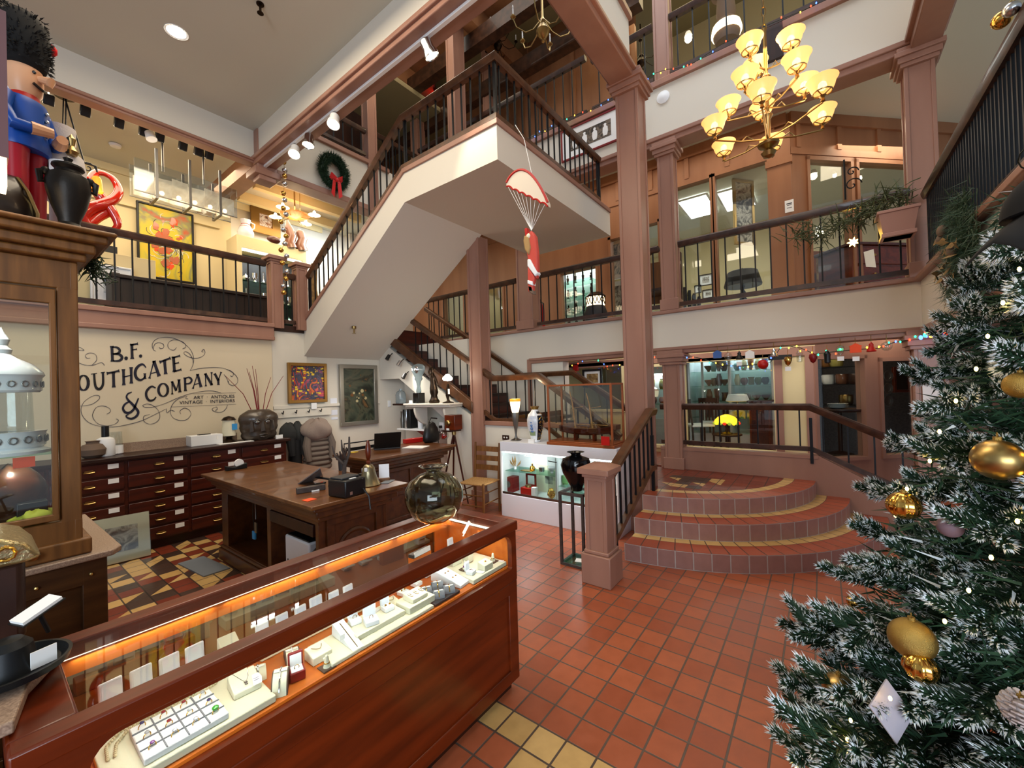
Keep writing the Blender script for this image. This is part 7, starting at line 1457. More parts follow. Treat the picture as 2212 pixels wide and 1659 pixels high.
# ---------------- granite counter and the tall oak cabinet on it ----------------
t = thing('granite_counter', 'old oak base unit with speckled granite top under the tall glazed cabinet', 'counter', (-.15,3.45,0))
MB().prism([(-1.2,2.93),(.44,2.93),(.48,2.99),(.47,4.02),(-1.2,4.02)], .92, .95).build('granite_top', 'granite', t, bev=.006, **W_)
MB().box((-1.2,2.98,.06),(.42,3.96,.92)).build('body', 'oak_dark', t, bev=.004, **W_)
m = MB().box((-.9,2.955,.80),(.42,2.985,.915)).box((.33,2.955,.06),(.42,2.985,.92)).box((-.9,2.955,.06),(.42,2.985,.13)); m.build('face_frame', 'oak_dark', t, bev=.004, **W_)
for (x, z) in ((.36,.85),(.18,.85)): MB().ball((x,2.95,z), .009, 8).build('screw_knob', 'brass', t, **W_)
t = thing('tall_glazed_cabinet', 'tall oak cabinet with glass door standing on the granite counter', 'cabinet', (-.2,3.2,.951))
x0, x1, y0, y1, z0, z1 = -.9, .34, 3.0, 3.45, .951, 2.42
m = MB().box((x1-.085,y0,z0),(x1,y1,z1)) if False else MB().box((x1-.075,y0,z0),(x1,y0+.05,z1)).box((x0,y0,z0),(x1,y0+.05,1.13)).box((x0,y0,2.28),(x1,y0+.05,z1)).box((x1-.04,y1-.05,z0),(x1,y1,z1)).box((x1-.03,y0,z0),(x1,y1,1.13)).box((x1-.03,y0,2.28),(x1,y1,z1)).box((x0,y1-.05,1.1),(x0+.1,y1,z1))
m.build('frame', 'oak', t, bev=.006, **W_)
MB().box((x0-.0,y0-.03,z0),(x1+.03,y1,1.03)).build('base_moulding', 'oak', t, bev=.01, **W_)
m = MB().box((x0,y0-.04,2.42),(x1+.03,y1,2.46)).box((x0,y0-.07,2.46),(x1+.06,y1,2.51)).box((x0,y0-.11,2.51),(x1+.10,y1,2.55)).box((x0,y0-.14,2.55),(x1+.13,y1,2.572)); m.build('cornice', 'oak', t, bev=.01, **W_)
MB().box((x1-.1,y0-.012,1.14),(x1-.078,y0+.02,2.27)).box((x0,y0-.012,2.20),(x1-.078,y0+.02,2.27)).box((x0,y0-.012,1.14),(x1-.078,y0+.02,1.17)).build('door_frame', 'oak', t, bev=.004, **W_)
MB().box((x0,y0+.0,1.17),(x1-.1,y0+.005,2.2)).build('door_glass', 'pane', t, **W_); MB().box((x1-.012,y0+.05,1.13),(x1-.007,y1-.05,2.28)).build('side_glass', 'pane', t, **W_)
MB().box((x0,y0+.05,1.46),(x1-.05,y1-.03,1.468)).build('glass_shelf', 'shelf_glass', t, **W_); MB().box((x0,y0+.05,1.11),(x1-.04,y1-.03,1.13)).build('floor_board', 'oak_dark', t, **W_); MB().box((x0,y1-.02,1.1),(x1-.3,y1,2.3)).build('back_board', 'oak_dark', t, **W_)
MB().lathe([(.012,0),(.02,.01),(.02,.025),(.01,.03)], (.17,y0-.03,1.0), 12, ax=(0,-1,0)).build('lock_plate', 'brass', t, **W_)
point('cabinet_low_fill', (.14,3.12,1.42), 1.6, (1,.9,.75), .02)  # added fill so the head on the lower shelf reads brighter
spot('cabinet_lamp', (.0,3.08,2.25), (.05,3.15,1.5), 12, (1,.95,.88), 120)
q = PY(8,975,3.14); t = thing('ceramic_lantern', 'white pierced ceramic lantern with domed lid on the upper glass shelf', 'lantern', (q.x-.0,3.17,1.469))
MB().lathe([(.155,0),(.16,.015),(.13,.03),(.14,.04),(.14,.10),(.145,.11)], k=28).build('base', 'white_cer', t); m = MB()
for k in range(18): a = k*math.pi/9; m.tube([(.143*math.cos(a)+.014*math.cos(b)*-math.sin(a), .143*math.sin(a)+.014*math.cos(b)*math.cos(a), .07+.016*math.sin(b)) for b in [R(45*i) for i in range(8)]], .0035, 5, close=True)
m.build('pierced_band', 'pewter', t); MB().lathe([(.10,.11),(.095,.30)], k=24).build('glass_chimney', 'acrylic', t)
MB().lathe([(.12,.30),(.13,.31),(.13,.37),(.14,.385),(.135,.40),(.10,.44),(.05,.47),(.03,.49),(.035,.51),(.02,.53),(.028,.56),(.012,.59),(.0,.62)], k=28).build('domed_lid', 'white_cer', t)
m = MB()
for k in range(18): a = k*math.pi/9; m.tube([(.132*math.cos(a)+.012*math.cos(b)*-math.sin(a), .132*math.sin(a)+.012*math.cos(b)*math.cos(a), .34+.014*math.sin(b)) for b in [R(45*i) for i in range(8)]], .003, 5, close=True)
m.build('lid_band', 'pewter', t)
q = PY(60,1060,3.2); blob('bronze_sculpture', 'dark bronze head lying on the lower shelf of the tall oak cabinet', 'sculpture', (q.x-.06,3.22,1.131), .12, .09, .14, mat('head_brown', '#4a2a18', .35, coat=.4, noise=('#331b0e', 14)).name, 6, .15, part='head')
block('black_box', 'small black box beside the bronze head in the tall cabinet', rect(PY(70,1110,3.1)[0],3.12,.10,.08), .10, 'black', z=1.13, cat='box')
blob('yellow_cloth', 'crumpled yellow-green cloth at the bottom of the tall cabinet door', 'cloth', (.19,3.08,1.131), .07, .05, .03, mat('cloth_lime', '#a9ad34', .7).name, 9, .5)
block('orange_tag', 'orange paper tag hanging under the glass shelf in the tall cabinet', rect(PY(52,995,3.08)[0],3.08,.07,.002), .05, 'sticky_orange', z=1.405, cat='tag', bev=0)
# on top of the cabinet
ZC = 2.573
q = PY(150,500,2.96); t = thing('lidded_urn', 'dark metal urn with rams-head handles on top of the oak cabinet', 'urn', (q.x,2.96,ZC)); t.scale = (.84,.84,.94)
MB().lathe([(.06,0),(.062,.01),(.045,.03),(.048,.05),(.075,.12),(.095,.20),(.098,.24),(.085,.28),(.06,.295),(.055,.31),(.07,.325),(.068,.335),(.03,.35),(.015,.36),(.022,.375),(.0,.39)], k=32).build('body', mat('urn_black', '#25221f', .42, .6, bump=.2, bscale=60).name, t)
for s in (-1,1): MB().tube([(s*.08,0,.285),(s*.115,0,.27),(s*.11,0,.22),(s*.088,0,.23)], [.016,.018,.014,.01], 8).ball((s*.09,0,.28), .022, 10).build('handle', 'urn_black', t)
t = thing('leather_bag', 'dark worn leather bag with brass frame at the left end of the cabinet top', 'bag', (PY(35,440,3.0)[0]-.10,3.08,ZC)); t.scale = (.9,.9,.85); MB().rings([[(s*.19*math.cos(a)-.0, w_*.12*math.sin(a), z) for a in [2*math.pi*j/24 for j in range(24)]] for s, w_, z in ((.85,.9,0),(1,1,.03),(1.0,1,.12),(.9,.8,.20),(.75,.4,.26),(.7,.15,.28))]).build('body', mat('leather', '#2c2018', .35, noise=('#1b130f', 10), coat=.2).name, t, smooth=70)
MB().tube([(.185,-.02,.0),(.185,-.05,.08),(.15,-.07,.19),(.12,-.02,.27)], [.008,.010,.009,.008], 6).build('brass_edge', 'brass', t)
q = PY(70,400,3.05); t = thing('nutcracker', 'tall wooden nutcracker soldier in a blue coat and furry black hat on the cabinet', 'nutcracker', (q.x-.01,3.22,ZC), .85)
_nut = t
for s in (-1,1): MB().lathe([(.05,0),(.055,.03),(.04,.06),(.038,.10),(.045,.38),(.05,.47)], (s*.05,0,0), 16).build('leg', mat('trouser_red', '#a30f23', .35).name, t)
MB().lathe([(.115,.33),(.12,.36),(.10,.44),(.115,.56),(.10,.60),(.05,.615)], (0,0,0), 24, sy=.8).build('coat', mat('coat_blue', '#10479f', .35).name, t)
for k in range(4): MB().ball((.02,-.092,.43+k*.042), .010, 8).build('button', 'chrome', t)
for s in (-1,1): a_ = MB().tube([(s*.11,0,.585),(s*.145,-.01,.50),(s*.13,-.05,.42),(s*.06,-.13,.42)], [.038,.036,.032,.026], 12).build('arm', 'coat_blue', t); MB().tube([(s*.09,-.10,.42),(s*.03,-.16,.425)], [.034,.026], 10).build('cuff_and_hand', mat('skin_wood', '#d9a37c', .4).name, a_)
MB().lathe([(.06,.60),(.066,.61),(.06,.635)], k=20).build('collar', 'red', t); MB().lathe([(.05,.62),(.072,.66),(.078,.72),(.075,.78),(.05,.81)], k=24).build('head', 'skin_wood', t)
MB().rings([[(.078*s*math.cos(a), -.075+.0, z) if False else (.06*s*math.cos(a), .03+.075*s*math.sin(a), z) for a in [2*math.pi*j/18 for j in range(18)]] for s, z in ((.6,.60),(1.05,.66),(1.15,.74),(1.1,.80),(.8,.83))]).build('white_hair', mat('fluff_white', '#dedada', .9, bump=.6, bscale=90).name, t, smooth=80)
MB().tube([(0,-.06,.74),(0,-.13,.725),(0,-.12,.70)], [.016,.026,.014], 10).build('nose', 'skin_wood', t); MB().tube([(-.04,-.075,.69),(0,-.088,.675),(.04,-.075,.69)], .008, 6).build('moustache_mouth', 'black', t); MB().ball((-.03,-.072,.755), .009, 8).ball((.03,-.072,.755), .009, 8).build('eyes', 'black', t)
random.seed(14); m = MB().rings([[(.10*s*math.cos(a), .09*s*math.sin(a), z) for a in [2*math.pi*j/20 for j in range(20)]] for s, z in ((.85,.78),(1.05,.83),(1.15,.93),(1.1,1.02),(.75,1.08),(.2,1.10))])
for k in range(700): a = random.uniform(0,6.28); z = random.uniform(.79,1.08); r_ = .10*(1.1 if z < 1.0 else .9); p_ = Vector((r_*math.cos(a), r_*.9*math.sin(a), z)); m.tube([p_, p_+Vector((math.cos(a)*.02,math.sin(a)*.02,random.uniform(-.02,.02)))], [.004,.001], 3, cap=False)
m.build('fur_hat', mat('fur_black', '#070708', .9).name, t, smooth=80); MB().ball((.11,-.05,.98), .032, 10).build('hat_pompom', mat('pompom_red', '#d0121a', .9).name, t)
for c_ in _nut.children:
    if not c_.name.startswith('leg'): c_.location.z += .12; c_.scale = (.88,.88,.94)
q = PY(118,300,3.4); t = thing('nutcracker', 'second nutcracker in white beard holding a checkered drum, behind the blue one', 'nutcracker', (q.x+.02,3.36,ZC))
MB().lathe([(.07,.0),(.08,.02),(.05,.04),(.05,.25),(.09,.28),(.10,.45),(.09,.52),(.05,.55),(.06,.60),(.06,.68),(.0,.7)], k=20).build('body', 'fluff_white', t); d_ = MB().lathe([(.07,0),(.072,.005),(.06,.13)], (-.0,-.12,.30), 16).build('drum', 'paper', t)
m = MB()
for k in range(8): a = k*math.pi/4; m.add([(.074*math.cos(a),-.12+.074*math.sin(a),.305),(.074*math.cos(a+.6),-.12+.074*math.sin(a+.6),.305),(.063*math.cos(a+.3),-.12+.063*math.sin(a+.3),.425)], [(0,1,2)])
m.build('drum_points', 'black', d_); MB().lathe([(.02,.0),(.03,.02),(.012,.05),(.02,.09),(.0,.12)], (.03,-.10,.50), 12).build('staff_top', 'brass', t)
q = PY(8,290,2.75); t = thing('pendant_lamp', 'mauve block pendant with a bright glowing lower band at the left photo edge', 'lamp', (q.x-.06,2.75,q.z)); MB().box((-.07,-.06,-.12),(.07,.06,.5)).build('shade', mat('shade_mauve', '#6a4c50', .6).name, t); MB().box((-.065,-.055,-.24),(.065,.055,-.12)).build('glowing_band', 'shade_white', t); MB().cyl((0,0,.5),(0,0,CZ-q.z), .008, 6).build('rod', 'brass', t)
garland('dark green pine tuft hanging from the oak cabinet cornice', [PY(195,565,3.3),PY(205,590,3.3)], .03, 120, ln=(.04,.10), nm='pine_tuft')
# near granite ledge with black dish, and old cash register
t = thing('near_counter', 'dark counter with granite top at the lower left photo corner', 'counter', (-.5,1.95,0))
MB().prism([(-1.2,1.50),(.055,1.50),(.085,1.66),(.165,1.82),(.13,1.90),(.02,1.94),(-1.2,2.35)], .962, .992).build('granite_top', 'granite', t, bev=.004, **W_); MB().box((-1.2,1.6,0),(.02,2.3,.962)).build('body', 'dark_wood', t, **W_)
t = thing('iron_hat_dish', 'black cast dish shaped like an upturned hat, holding business cards', 'dish', (.055,1.74,.993)); t.scale = (1.12,1.12,1.15); MB().lathe([(.0,.0),(.07,.0),(.10,.012),(.105,.028),(.098,.028),(.085,.014),(.055,.012),(.045,.04),(.04,.07),(.025,.085),(.0,.088)], k=32).build('dish', mat('cast_black', '#14171a', .45, .4).name, t)
block('business_card', 'white business card leaning in the black dish', rect(.115,1.70,.05,.003,.3), .045, 'paper', z=1.008, cat='card', bev=0)
t = thing('card_holder', 'white business cards stacked on a dark tilted holder over the black dish', 'card holder', (.115,1.84,1.11), .45); MB().box((-.05,-.028,0),(.05,.028,.004)).build('tray', 'black', t); b_ = MB().box((-.046,-.024,.004),(.046,.024,.013)).build('cards', 'paper', t); MB().cyl((0,0,-.08),(0,0,0), .006, 8).build('stem', 'iron', t); t.rotation_euler = (.1,-.35,.45)
t = thing('cash_register', 'antique cash register with ornate brass top and dark body at the left edge', 'cash register', (-.10,2.12,.993))
MB().box((-.25,-.16,0),(.20,.18,.25)).build('body', 'dark_wood', t, bev=.02); MB().slab([(-.25,-.18,.24),(-.25,-.18,.32),(.14,-.18,.33),(.20,-.18,.30),(.235,-.18,.25),(.20,-.18,.24)], (0,.30,0)).build('brass_top', mat('register_brass', '#b3a57c', .32, 1, bump=1, bscale=55).name, t, bev=.012)
m = MB()
for k in range(7): m.tube([(-.2+k*.06+.02*math.cos(i*.8),-.186,.28+.02*math.sin(i*.8)) for i in range(9)], .004, 4)
m.build('ornament', 'brass_bright', t)
# ---------------- left gallery: art and furniture ----------------
a = abstract('painting', 'tall yellow abstract painting of swirling figures on the left gallery wall', 294, 432, 421, 614, 'black', ['#d9c31c','#d6b41a','#c8b72a','#8a8a5a','#b8542a'], 21, 1.6, .03, 9.12)
random.seed(31); W0, H0 = a.children[1].dimensions.x, a.children[1].dimensions.z; cols_ = [('pot_terra','orange'),('paper','white'),('scroll_grey','grey'),('sticky_orange','bright')]
for mm_, nm_ in cols_:
    m = MB()
    for i in range(12 if mm_ == 'sticky_orange' else 26):
        an = random.uniform(0,6.28); rr = random.uniform(.1,1); x = .02+W0*.30*rr*math.cos(an); z = -.02+H0*.40*rr*math.sin(an); s0 = random.uniform(.02,.07)
        if mm_ in ('scroll_grey','paper'): m.tube([(x+s0*1.6*math.cos(an+j*.4),-.028,z+s0*1.6*math.sin(an+j*.4)) for j in range(6)], .004, 4)
        else: m.add([(x+s0*math.cos(k)*random.uniform(.5,1.3),-.0285-.00012*i-(.004 if mm_ == 'pot_terra' else 0),z+s0*1.2*math.sin(k)*random.uniform(.5,1.3)) for k in [R(60*j) for j in range(6)]], [(0,1,2,3,4,5)])
    m.build(nm_+'_paint_strokes', mm_, a)
q = PY(238,560,7.7); t = thing('white_plinth', 'cream plinth block carrying the red sculpture in the left gallery', 'plinth', (q.x+.06,7.95,2.801)); MB().box((-.42,-.25,0),(.42,.25,.93)).build('block', 'wall_cream', t, bev=.004)
t = thing('knot_sculpture', 'glossy red looping knot sculpture on a black block in the left gallery', 'sculpture', (PY(228,520,7.85)[0]-.02,7.9,3.732)); MB().box((-.13,-.10,0),(.13,.10,.12)).build('block', 'black', t)
P = [(.02,0,.12),(-.12,0,.20),(-.16,.02,.34),(-.05,.04,.52),(.06,.02,.66),(-.02,-.02,.80),(-.10,0,.98),(-.04,.02,1.14),(.10,.02,1.13),(.17,0,.98),(.12,-.03,.82),(.0,-.05,.70),(-.12,-.03,.60),(-.18,0,.48),(-.10,.02,.36),(.05,.0,.34),(.15,-.02,.45),(.10,-.03,.62),(.02,-.02,.76),(.0,0,.86)]
cp_ = catmull(P, 5); n_ = len(cp_); MB().tube(cp_, [.035+.035*abs(math.sin(math.pi*2.5*i/n_)) if i < n_-6 else .035*(n_-i)/7+.004 for i in range(n_)], 12).build('loops', mat('red_gloss', '#c4230a', .12, coat=.8, noise=('#a01606', 3)).name, t, smooth=180)
framed('framed_print', 'small framed landscape print leaning against the cream plinth', 'picture', (PY(244,615,7.55)[0],7.62,3.28), .42, .50, 'paper', 'art_blue', 'y', .025, .10)
q0, q1 = PY(285,610,7.2), PY(583,640,7.2); t = thing('planked_bench_back', 'long dark planked settle back behind the left gallery railing', 'bench', ((q0.x+q1.x)/2,7.3,2.801)); L = (q1.x-q0.x)/2+.15
MB().box((-L,-.05,0),(L,.05,.50)).box((-L-.04,-.08,.0),(-L+.04,.5,.56)).build('panel', mat('bench_dark', '#2f2119', .5, noise=('#20150f', 6, (8,8,.4))).name, t, bev=.004); MB().box((-L-.06,-.09,.50),(L,.07,.55)).build('top_moulding', 'bench_dark', t, bev=.01); m = MB()
for k in range(18): m.box((-L+.05+k*(2*L/18)-.004,-.055,.02),(-L+.05+k*(2*L/18)+.004,-.049,.49))
m.build('plank_joints', 'black', t)
# silver cabinet
q0, q1 = PY(522,520,8.5), PY(660,560,8.5); xw0, xw1 = q0.x-.08, q1.x+.02; t = thing('silver_cabinet', 'cream lit cabinet of silverware in the left gallery', 'cabinet', ((xw0+xw1)/2,8.7,2.801)); zt_ = PY(590,525,8.5)[2]
L = (xw1-xw0)/2; hh = zt_-2.8; MB().box((-L,-.2,hh-.22),(L,.3,hh)).box((-L,-.2,0),(-L+.08,.3,hh)).box((L-.08,-.2,0),(L,.3,hh)).box((-L,.27,0),(L,.3,hh)).build('body', 'wall_cream', t, bev=.004); MB().box((-L+.08,.24,.1),(L-.08,.27,hh-.2)).build('dark_lining', 'dark_grey', t)
for z in (.35,.72,1.08): MB().box((-L+.08,-.18,z),(L-.08,.26,z+.012)).build('shelf', 'shelf_glass', t)
MB().box((-L+.1,-.15,hh-.25),(L-.1,-.1,hh-.225)).build('strip_light', 'led_cool', t); area('silver_cabinet_light', ((xw0+xw1)/2,8.6,zt_-.27), ((xw0+xw1)/2,8.8,2.8), 1.0, .1, 8, (.95,1,1))
s0 = None; sh_n = ['bottom','middle','upper']
SV = [[(.03,0),(.02,.03),(.05,.09),(.045,.15),(.05,.17)],[(.05,0),(.055,.02),(.03,.03),(.012,.06),(.012,.20),(.02,.22)],[(.06,.0),(.08,.04),(.05,.09),(.01,.12),(0,.14)]]; svm = {}
for sh, z in enumerate((.363,.733,1.093)):
    for j in range(7):
        k = (j+sh)%3
        if k not in svm: o = MB().lathe(SV[k], k=14).build('silver_vessel', 'chrome'); svm[k] = o
        else: o = dup(svm[k])
        o.location = ((xw0+xw1)/2-L+.18+j*(2*L-.36)/6, 8.62, 2.801+z); o.name = ['silver_goblet','silver_candlestick','silver_teapot'][k]
        tag(o, '%s on the %s shelf of the silver cabinet, %s from the left' % (['silver goblet','silver candlestick','silver teapot'][k], sh_n[sh], ['first','second','third','fourth','fifth','sixth','seventh'][j]), 'silverware', 'silverware in the gallery cabinet')
q = PY(533,500,8.6); t = thing('jug', 'white jug with red stripes on top of the silver cabinet', 'jug', (q.x,8.65,zt_+.002)); MB().lathe([(.09,0),(.13,.05),(.14,.12),(.10,.22),(.07,.27),(.09,.36),(.085,.36)], k=24).build('body', 'white_cer', t); MB().lathe([(.102,.215),(.098,.225),(.085,.235)], k=24).lathe([(.075,.265),(.075,.275)], k=24).build('red_stripes', 'red', t); MB().tube([(.09,0,.34),(.16,0,.32),(.15,0,.24),(.10,0,.20)], .012, 8).build('handle', 'white_cer', t)
abstract('painting', 'brown and white abstract painting in a wide gilt frame above the silver cabinet', 541, 437, 606, 515, 'frame_gilt', ['#2e2018','#a0683a','#e2d6c4','#6b3b22'], 33, 7, .16, 9.12)
q = PY(593,512,8.5); blob('wooden_shell', 'small reddish wooden shell on top of the silver cabinet', 'ornament', (q.x,8.52,zt_+.002), .12, .07, .07, 'mahogany', 3, .2, part='shell')
for i, (u, v0, h_) in enumerate(((632,530,.55),(655,540,.42))): 
    q = PY(u, v0, 8.5); t = thing('driftwood_figure', ['taller dark driftwood figure right of the painting on the silver cabinet','shorter dark driftwood figure at the right end of the silver cabinet'][i], 'sculpture', (q.x,8.55,zt_+.002)); MB().tube([(0,0,0),(-.03,0,.12),(.02,0,.25),(-.04,0,.38),(-.08,0,h_)], [.12,.10,.09,.08,.03], 10).build('trunk', 'pot_brown', t, smooth=80)
q = PY(678,620,8.0); t = thing('carved_mask_post', 'tall carved wooden post with a gilded face at its foot, behind the stair start', 'carving', (q.x,8.0,2.801)); MB().tube([(0,0,0),(.03,0,.5),(-.03,0,1.0),(.02,0,1.5)], [.12,.09,.08,.06], 10).build('post', mat('carved_gold', '#8a6a34', .5, noise=('#4c3618', 9), bump=.6, bscale=25).name, t, smooth=80); MB().ball((.15,-.1,.62), .11, 14, sy=.6, sz=1.2).build('gilded_face', 'brass', t)
# chandelier with orange dish
q = PY(637,468,7.9); t = thing('dish_chandelier', 'small brass chandelier with an orange patterned dish and four glowing shades', 'chandelier', q); MB().cyl((0,0,0),(0,0,1.0), .012, 8).build('rod', 'brass', t); MB().cyl((.10,0,0),(.10,0,1.0), .005, 6).build('chain', 'brass', t)
MB().lathe([(.02,-.04),(.16,-.02),(.25,.02),(.255,.03),(.16,.0),(.02,-.02)], k=32).build('dish', 'dish_orange', t); a0_ = None
for k in range(4):
    an = k*math.pi/2+.6
    if a0_ is None:
        a0_ = MB().tube([(.05,0,0),(.22,0,-.06),(.38,0,-.03)], .008, 6).build('arm', 'brass', t); s1 = MB().lathe([(.03,.0),(.09,.02),(.11,.03),(.04,.06)], (.38,0,-.02), 16).build('shade', 'shade_white', a0_); s2 = MB().ball((.38,0,.05), .028, 10, sz=1.6).build('bulb', 'bulb', a0_); a0_.rotation_euler = (0,0,an)
    else: ar = same(a0_, 'arm', (0,0,0), t, (0,0,an)); same(s1, 'shade', (0,0,0), ar); same(s2, 'bulb', (0,0,0), ar)
point('dish_chandelier_light', q+Vector((0,0,-.15)), 14, (1,.75,.45), .2)
# acrylic and glass chandelier
qa, qb = PY(285,400,7.1), PY(505,455,7.1); cx_ = (qa.x+qb.x)/2; zc_ = PY(395,400,7.1)[2]; t = thing('glass_panel_chandelier', 'long modern chandelier of textured glass panels in grey metal brackets, left gallery', 'chandelier', (cx_,7.1,zc_)); L = (qb.x-qa.x)/2
MB().box((-L,-.13,-.30),(L,-.122,.12)).box((-L,.122,-.30),(L,.13,.12)).build('acrylic_frame', 'acrylic', t); MB().box((-L,-.135,-.305),(L,-.12,-.295)).box((-L,.12,-.305),(L,.135,-.295)).build('bottom_strips', 'pewter', t)
mat('crackle', '#f4ead8', .25, alpha=.5, emit=.25, ecol='#ffe9c6', noise=('#bfae98', 9)); b0_ = g0_ = bl_ = None
for k in range(3):
    x = -L*.62+k*L*.62
    loc_ = (x,0,0)
    if b0_ is None: b0_ = MB().box((-.015,-.16,-.33),(.015,-.145,.32)).box((-.015,.145,-.33),(.015,.16,.22)).box((-.015,-.16,-.345),(.015,.16,-.33)).build('metal_bracket', 'pewter', t); b0_.location = loc_
    else: same(b0_, 'metal_bracket', loc_, t)
random.seed(4)
for k in range(6):
    for s in (-1,1):
        loc_ = (-L+.12+k*(2*L-.24)/5, s*.07, -.14+random.uniform(-.03,.03))
        if g0_ is None: g0_ = MB().obox((0,0,0), (.19,.01,.26), rx=.0).build('glass_panel', 'crackle', t, bev=.004); g0_.location = loc_
        else: same(g0_, 'glass_panel', loc_, t, (0,0,random.uniform(-.25,.25)))
    loc_ = (-L+.12+k*(2*L-.24)/5, 0, -.2)
    if bl_ is None: bl_ = MB().ball((0,0,0), .028, 10).build('bulb', 'bulb', t); bl_.location = loc_
    else: same(bl_, 'bulb', loc_, t)
for x in (-L*.45, L*.35): MB().cyl((x,0,.1),(x,0,5.55-zc_), .014, 8).build('suspension_rod', 'pewter', t)
point('glass_chandelier_light', (cx_,7.1,zc_-.15), 9, (1,.82,.6), .3); point('glass_chandelier_light', (cx_-.4,7.1,zc_-.15), 5, (1,.82,.6), .2)
# scroll lamp hanging on wires
q = PY(140,210,6.9); t = thing('scroll_pendant', 'old iron pulley lamp hung on wires with scroll arm and small orange shade', 'lamp', q); MB().lathe([(.09,0),(.10,.02),(.03,.04)], k=20).build('ceiling_rose', 'bronze', t)
e = PY(182,352,6.9)-q; e2 = PY(133,360,6.9)-q; MB().tube([(0,0,0),e], .008, 6).tube([(-.01,0,0),e2], .006, 6).tube([(.01,0,0),e2+Vector((.03,0,0))], .006, 6).build('wires', 'iron', t)
m = MB().tube([e2, e, e+Vector((.10,0,.0)), PY(210,372,6.9)-q], .010, 6); c0 = PY(190,362,6.9)-q
m.tube([(c0.x+.07*(1-i/16)*math.cos(i*.6), 0, c0.z+.07*(1-i/16)*math.sin(i*.6)) for i in range(15)], .008, 6); m.build('scroll_arm', 'iron', t); s_ = MB().lathe([(.05,-.10),(.06,-.09),(.045,.06),(.03,.09)], k=16).build('shade', 'shade_orange', t); s_.location = PY(209,398,6.9)-q
point('scroll_lamp_light', PY(209,398,6.9)+Vector((0,-.1,-.15)), 3, (1,.5,.2))
# ball garland
pts = [(613,350,'g'),(615,368,'s'),(615,380,'g'),(615,397,'s'),(612,418,'g'),(615,432,'s'),(612,450,'g'),(618,463,'s'),(607,479,'g'),(612,496,'s'),(618,510,'g'),(615,526,'s'),(607,540,'g'),(619,553,'s'),(610,568,'g'),(620,587,'s'),(618,602,'g'),(612,618,'s'),(613,632,'g')]
t = thing('ball_garland', 'vertical garland of gold and silver balls hanging beside the pink newel posts', 'garland', PY(614,345,6.45)); gm = {}
for u, v, k in pts:
    p_ = PY(u, v, 6.45)-t.location
    if k not in gm: gm[k] = MB().ball((0,0,0), .038, 16).build('ball', 'gold' if k == 'g' else 'silver_ball', t); gm[k].location = p_
    else: same(gm[k], 'ball', p_, t)
MB().tube([(0,0,.1)]+[PY(u, v, 6.45)-t.location for u, v, k in pts], .003, 4).build('wire', 'brass', t)
# ---------------- christmas tree at the right ----------------
TX, TY = 2.02, -.62
def TR(z): return max(.03, .90-.325*z)
random.seed(77)
def make_branch(seed, tw=17):
    random.seed(seed); m = MB(); m.mi(2).tube([(0,0,0),(.5,0,.03),(.95,0,.0)], [.012,.009,.004], 5)
    def needles(a, b, n, ln):
        d = (b-a).normalized(); u = d.orthogonal().normalized(); v = d.cross(u)
        for i in range(n):
            f = random.random(); f = 1-(1-f)**1.15; p = a.lerp(b, f); an = random.uniform(0,6.283); tilt = .75 if f < .9 else .45; o = (u*math.cos(an)+v*math.sin(an))*math.sin(tilt)+d*math.cos(tilt)*1.0; L_ = ln*random.uniform(.75,1.15)
            mid = p+o*L_*.62; tip = p+o*L_; w_ = o.orthogonal().normalized(); x_ = o.cross(w_); r0 = .0021; fr = random.random() < (.14+.72*f*f)
            P0 = [p+w_*r0, p-w_*r0*.5+x_*r0*.87, p-w_*r0*.5-x_*r0*.87]; r1 = .0030 if fr else .0018; P1 = [mid+w_*r1, mid-w_*r1*.5+x_*r1*.87, mid-w_*r1*.5-x_*r1*.87]
            m.mi(0).add(P0+P1, [(0,1,4,3),(1,2,5,4),(2,0,3,5)]); m.mi(1 if fr else 0).add(P1+[tip], [(0,1,3),(1,2,3),(2,0,3)])
    for k in range(tw):
        f = .30+.66*k/(tw-1); s = 1 if k % 2 else -1; a = Vector((f,0,.02)); ang = random.uniform(.55,.9)*s; L_ = (.30-.18*f)*random.uniform(.85,1.15); b = a+Vector((math.cos(ang)*L_, math.sin(ang)*L_, random.uniform(-.02,.10)*1)); m.mi(2).tube([a, b], [.004,.002], 4, cap=False); needles(a.lerp(b,.15), b, 210, .054)
    needles(Vector((.55,0,.03)), Vector((1.0,0,.01)), 330, .056)
    return m
tree = thing('christmas_tree', 'large frosted christmas tree with gold ornaments and warm lights at the right edge', 'christmas tree', (TX,TY,0))
proto = [make_branch(s).build('branch', ['green_needle','frost','green_dark'], tree, smooth=1) for s in (1,2,3)]
nb_ = 0; random.seed(5); first = {0:True,1:True,2:True}
lay = [(.30,13),(.48,13),(.67,12),(.87,11),(1.07,10),(1.27,9),(1.47,9),(1.67,8),(1.86,7),(2.04,6)]
for li, (z, n) in enumerate(lay):
    for k in range(n):
        an = 2*math.pi*(k+.5*(li%2)+random.uniform(-.15,.15))/n; s = TR(z)*random.uniform(.92,1.06); kk = nb_ % 3; rot = (0, R(random.uniform(2,16)), an)
        loc = (0,0,z+random.uniform(-.04,.04)+s*.12)
        if first[kk]: o = proto[kk]; first[kk] = False; o.location = loc; o.rotation_euler = rot
        else: o = same(proto[kk], 'branch', loc, tree, rot)
        ss = max(.35, s); o.scale = (s, max(.7,ss*1.3), max(.7,ss*1.15)); nb_ += 1
m = MB(); random.seed(6)
